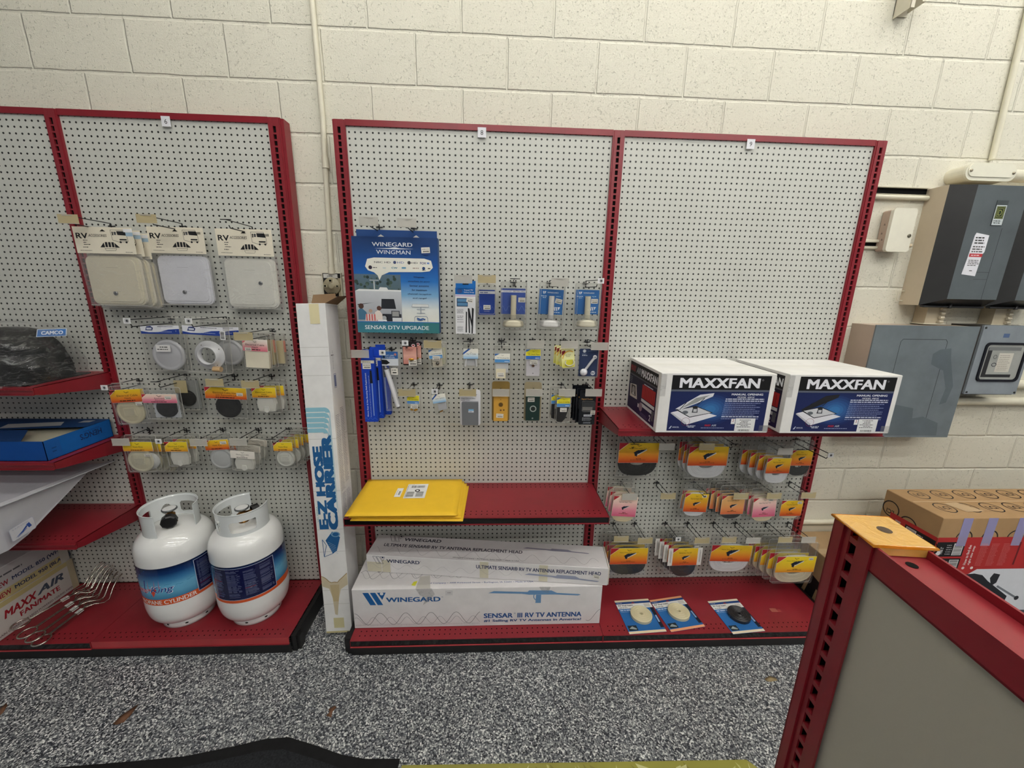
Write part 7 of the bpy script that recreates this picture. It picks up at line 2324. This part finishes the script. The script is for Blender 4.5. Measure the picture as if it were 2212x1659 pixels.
KB = (34, 36, 42)
f.poly([(6.8, h - 16.2), (7.7, h - 12.4), (9.8, h - 12.2), (11.6, h - 12.6), (13.2, h - 14.0), (18.4, h - 17.6), (18.2, h - 19.6), (14.0, h - 18.2), (9.0, h - 15.6)], KB)
f.poly([(13.4, h - 13.3), (13.9, h - 12.2), (15.3, h - 12.5), (15.1, h - 14.4), (14.2, h - 15.2)], KB); f.lines([(15.5, h - 15.2), (20.4, h - 18.0)], .42, (120, 124, 132)); f.circle(20.6, h - 18.1, .5, KB)
f.l = 6
for (a, b, L_) in ((9.8, h - 14.6, 5.2), (12.9, h - 16.2, 6.0), (15.9, h - 17.8, 6.0)):
    f.poly([(a, b), (a + 1.9, b - .9), (a - .9, b - L_), (a - 2.9, b - L_ + .9)], (164, 170, 180)); f.poly([(a + .5, b - .2), (a + 1.0, b - .5), (a - 1.8, b - L_ + .4), (a - 2.3, b - L_ + .7)], (226, 230, 236))
f.rect(17.5, h - 24, 24, h - 21, (60, 64, 72)); f.rect(17.8, h - 23.6, 19, h - 21.4, (110, 110, 114))
f.block(22.6, h - 17, 24.6, h - 12.2, 14, (216, 190, 196), .3)
s = Face(m, (0, d, 0), (0, -1, 0), (0, 0, 1)); s.l = 1
for uu, vv in ((1.2, h - 3.6), (5.0, h - 5.0), (9.2, h - 6.5)):
    s.ring(uu + .6, vv, 1.75, .25, K); s.text('LCI', uu + .6, vv - .2, .9, 1.5, K, 3, al='c', rot=180)
s.l = 2; s.poly([(2.0, 0), (2.0, h - 4.2), (d, h - 4.2), (d, 0)], RD); s.l = 3; s.rect(5.2, h - 8.6, d - .1, h - 5.0, (26, 24, 26)); s.l = 4; s.rect(5.5, h - 8.2, 7.4, h - 5.3, (222, 220, 220)); s.l = 5; s.barcode(5.6, h - 8.1, 7.3, h - 5.4, (30, 30, 30), True); s.l = 4; s.block(7.6, h - 8.2, 9.0, h - 5.4, 5, (190, 188, 188), .35); s.circle(9.9, h - 7.6, .55, (220, 218, 218)); s.rect(3.2, h - 7.4, 4.3, h - 5.2, (188, 160, 150))
m.build('carton_body', t)
for k, x in enumerate((4.0, 9.0, 15.2)):
    m = MB(); m.box(x, x + 1.9, -.04, -.01, h - 6.0, h, (150, 140, 205), 'violet'); m.build('clear_tape', t)  # tape itself is colourless; the violet is a reflection painted as colour

t = thing('brown_carton', (49.6, -12.0, 0.02), 'plain brown carton with black printed marks beside the right end of the shelving', 'carton')
w, d, h = 12.8, 14.4, 13.9
m = MB(); m.bbox(0, w, 0, d, 0, h, .1, (170, 142, 106), 'carton')
s = Face(m, (0, d, 0), (0, -1, 0), (0, 0, 1)); s.l = 1
s.poly([(3.0, 2.6), (5.2, 2.6), (6.6, 8.2), (4.4, 8.6)], (22, 20, 20)); s.poly([(6.0, 2.2), (8.2, 2.0), (8.8, 5.6), (11.6, 5.2), (11.8, 7.0), (7.2, 8.0)], (22, 20, 20))
u = Face(m, (0, 0, h), (1, 0, 0), (0, 1, 0)); u.l = 1; u.rect(.1, d * .5, w - .1, d * .5 + .06, (120, 98, 72)); u.rect(.1, d * .44, w - .1, d * .56, (182, 156, 120))
m.build('carton_body', t)

# ================================================================ floor items
def curve_pts(P):
    return P


e = [at(-40, 1672, z=0), at(170, 1655, z=0), at(300, 1645, z=0), at(400, 1637, z=0), at(500, 1620, z=0), at(575, 1606, z=0), at(625, 1603, z=0), at(680, 1616, z=0), at(740, 1634, z=0), at(790, 1641, z=0), at(864, 1640, z=0)]
lift = [0, 0, .05, .2, .5, .8, .9, .5, .2, .05, 0]
t = thing('floor_mat', (-60, -40, 0.0), 'black rubber-edged floor mat with a rippled front edge at the bottom left', 'mat')
m = MB(); O_ = Vector((-60, -40, 0))
n = len(e); vs = []; fs = []
rows_ = [(0, 0), (1.6, .06), (1.61, .16), (30, .16)]
for j, (dd, zz) in enumerate(rows_):
    for i, p in enumerate(e):
        lz = lift[i] * max(0, 1 - dd / 9)
        vs.append(p - O_ + Vector((0, -dd, .12 + zz + lz)))
for j in range(1):
    for i in range(n - 1):
        fs.append((j * n + i + 1, j * n + i, (j + 1) * n + i, (j + 1) * n + i + 1))
for i in range(n - 1):
    vs_i = len(vs)
m.mesh(vs, fs, (30, 30, 31), 'rubber', True)
# underside skirt so the edge has thickness
vs2 = [v.copy() for v in map(Vector, vs[:n])] + [Vector((v[0], v[1], max(.005, v[2] - .14))) for v in map(Vector, vs[:n])]
m.mesh(vs2, [(i, i + 1, n + i + 1, n + i) for i in range(n - 1)], (26, 26, 27), 'rubber')
m.build('rubber_edge', t)
m = MB(); vs = []; fs = []
ny = 14
for j in range(ny + 1):
    dd = 1.6 + 28 * j / ny
    for i, p in enumerate(e):
        vs.append(p - O_ + Vector((0, -dd, .26 + lift[i] * max(0, 1 - dd / 9))))
for j in range(ny):
    for i in range(n - 2):
        q = j * n + i; fs.append((q + 1, q, q + n, q + n + 1))
m.mesh(vs, fs, (46, 47, 50), 'fabric', True); m.build('carpet_pile', t)

a, b = at(868, 1653, z=.3), at(1612, 1641, z=.3)
t = thing('yellow_board', (a.x, a.y, 0.01), 'stained yellow-green board lying along the bottom edge of the photo', 'board')
m = MB(); v = (b - a); w = v.length
m.T = Matrix.Rotation(math.atan2(v.y, v.x), 4, 'Z')
m.prism([(0, 0), (w, 0), (w, .3), (0, .3)], -9.0, 0, (150, 146, 72), 'gloss')
m.mesh([(w, 0, .3), (w, -9, .3), (w + 1.6, -9, 0.02), (w + 1.6, -1.2, 0.02)], [(0, 1, 2, 3)], (156, 150, 78), 'gloss')
g = Face(m, (0, -9, .3), (1, 0, 0), (0, 1, 0))
for k in range(60):
    u0 = random.uniform(0, w); g.poly([(u0, random.uniform(6, 8.9)), (u0 + random.uniform(.3, 2.2), random.uniform(6.5, 8.8)), (u0 + random.uniform(.2, 1.2), random.uniform(5, 7))], random.choice([(176, 170, 104), (128, 122, 50), (190, 186, 130)]))
m.build('board_top', t)

for lb, pts in (('larger brown dry leaf scrap on the speckled floor at left', [(243, 1564), (262, 1545), (290, 1527), (300, 1520), (285, 1542), (268, 1560), (252, 1566)]),
                ('small reddish dry leaf scrap on the floor below the tall carton', [(704, 1546), (712, 1538), (709, 1532), (724, 1524), (727, 1528), (718, 1538), (716, 1550)]),
                ('brown scrap of leaf at the left edge of the floor', [(0, 1546), (0, 1530), (14, 1518), (16, 1524), (8, 1538)]),
                ('pale tan scrap on the floor near the foreground post', [(1652, 1466), (1662, 1460), (1676, 1464), (1680, 1470), (1664, 1473), (1655, 1471)])):
    P = [at(x, y, z=.03) for x, y in pts]; c = sum(P, Vector()) / len(P)
    m = MB(); n = len(P); vs = [tuple(p - c + Vector((0, 0, .02))) for p in P] + [(0, 0, .12)] + [tuple((p - c) * .97 - Vector((0, 0, .01))) for p in P]
    m.mesh(vs, [(i, (i + 1) % n, n) for i in range(n)] + [((i + 1) % n, i, n + 1 + i, n + 1 + (i + 1) % n) for i in range(n)], (150, 132, 98) if 'pale' in lb else (112, 78, 56), 'paper', True)
    tag(m.build('dry_leaf', loc=(c.x, c.y, .02)), lb, 'leaf')
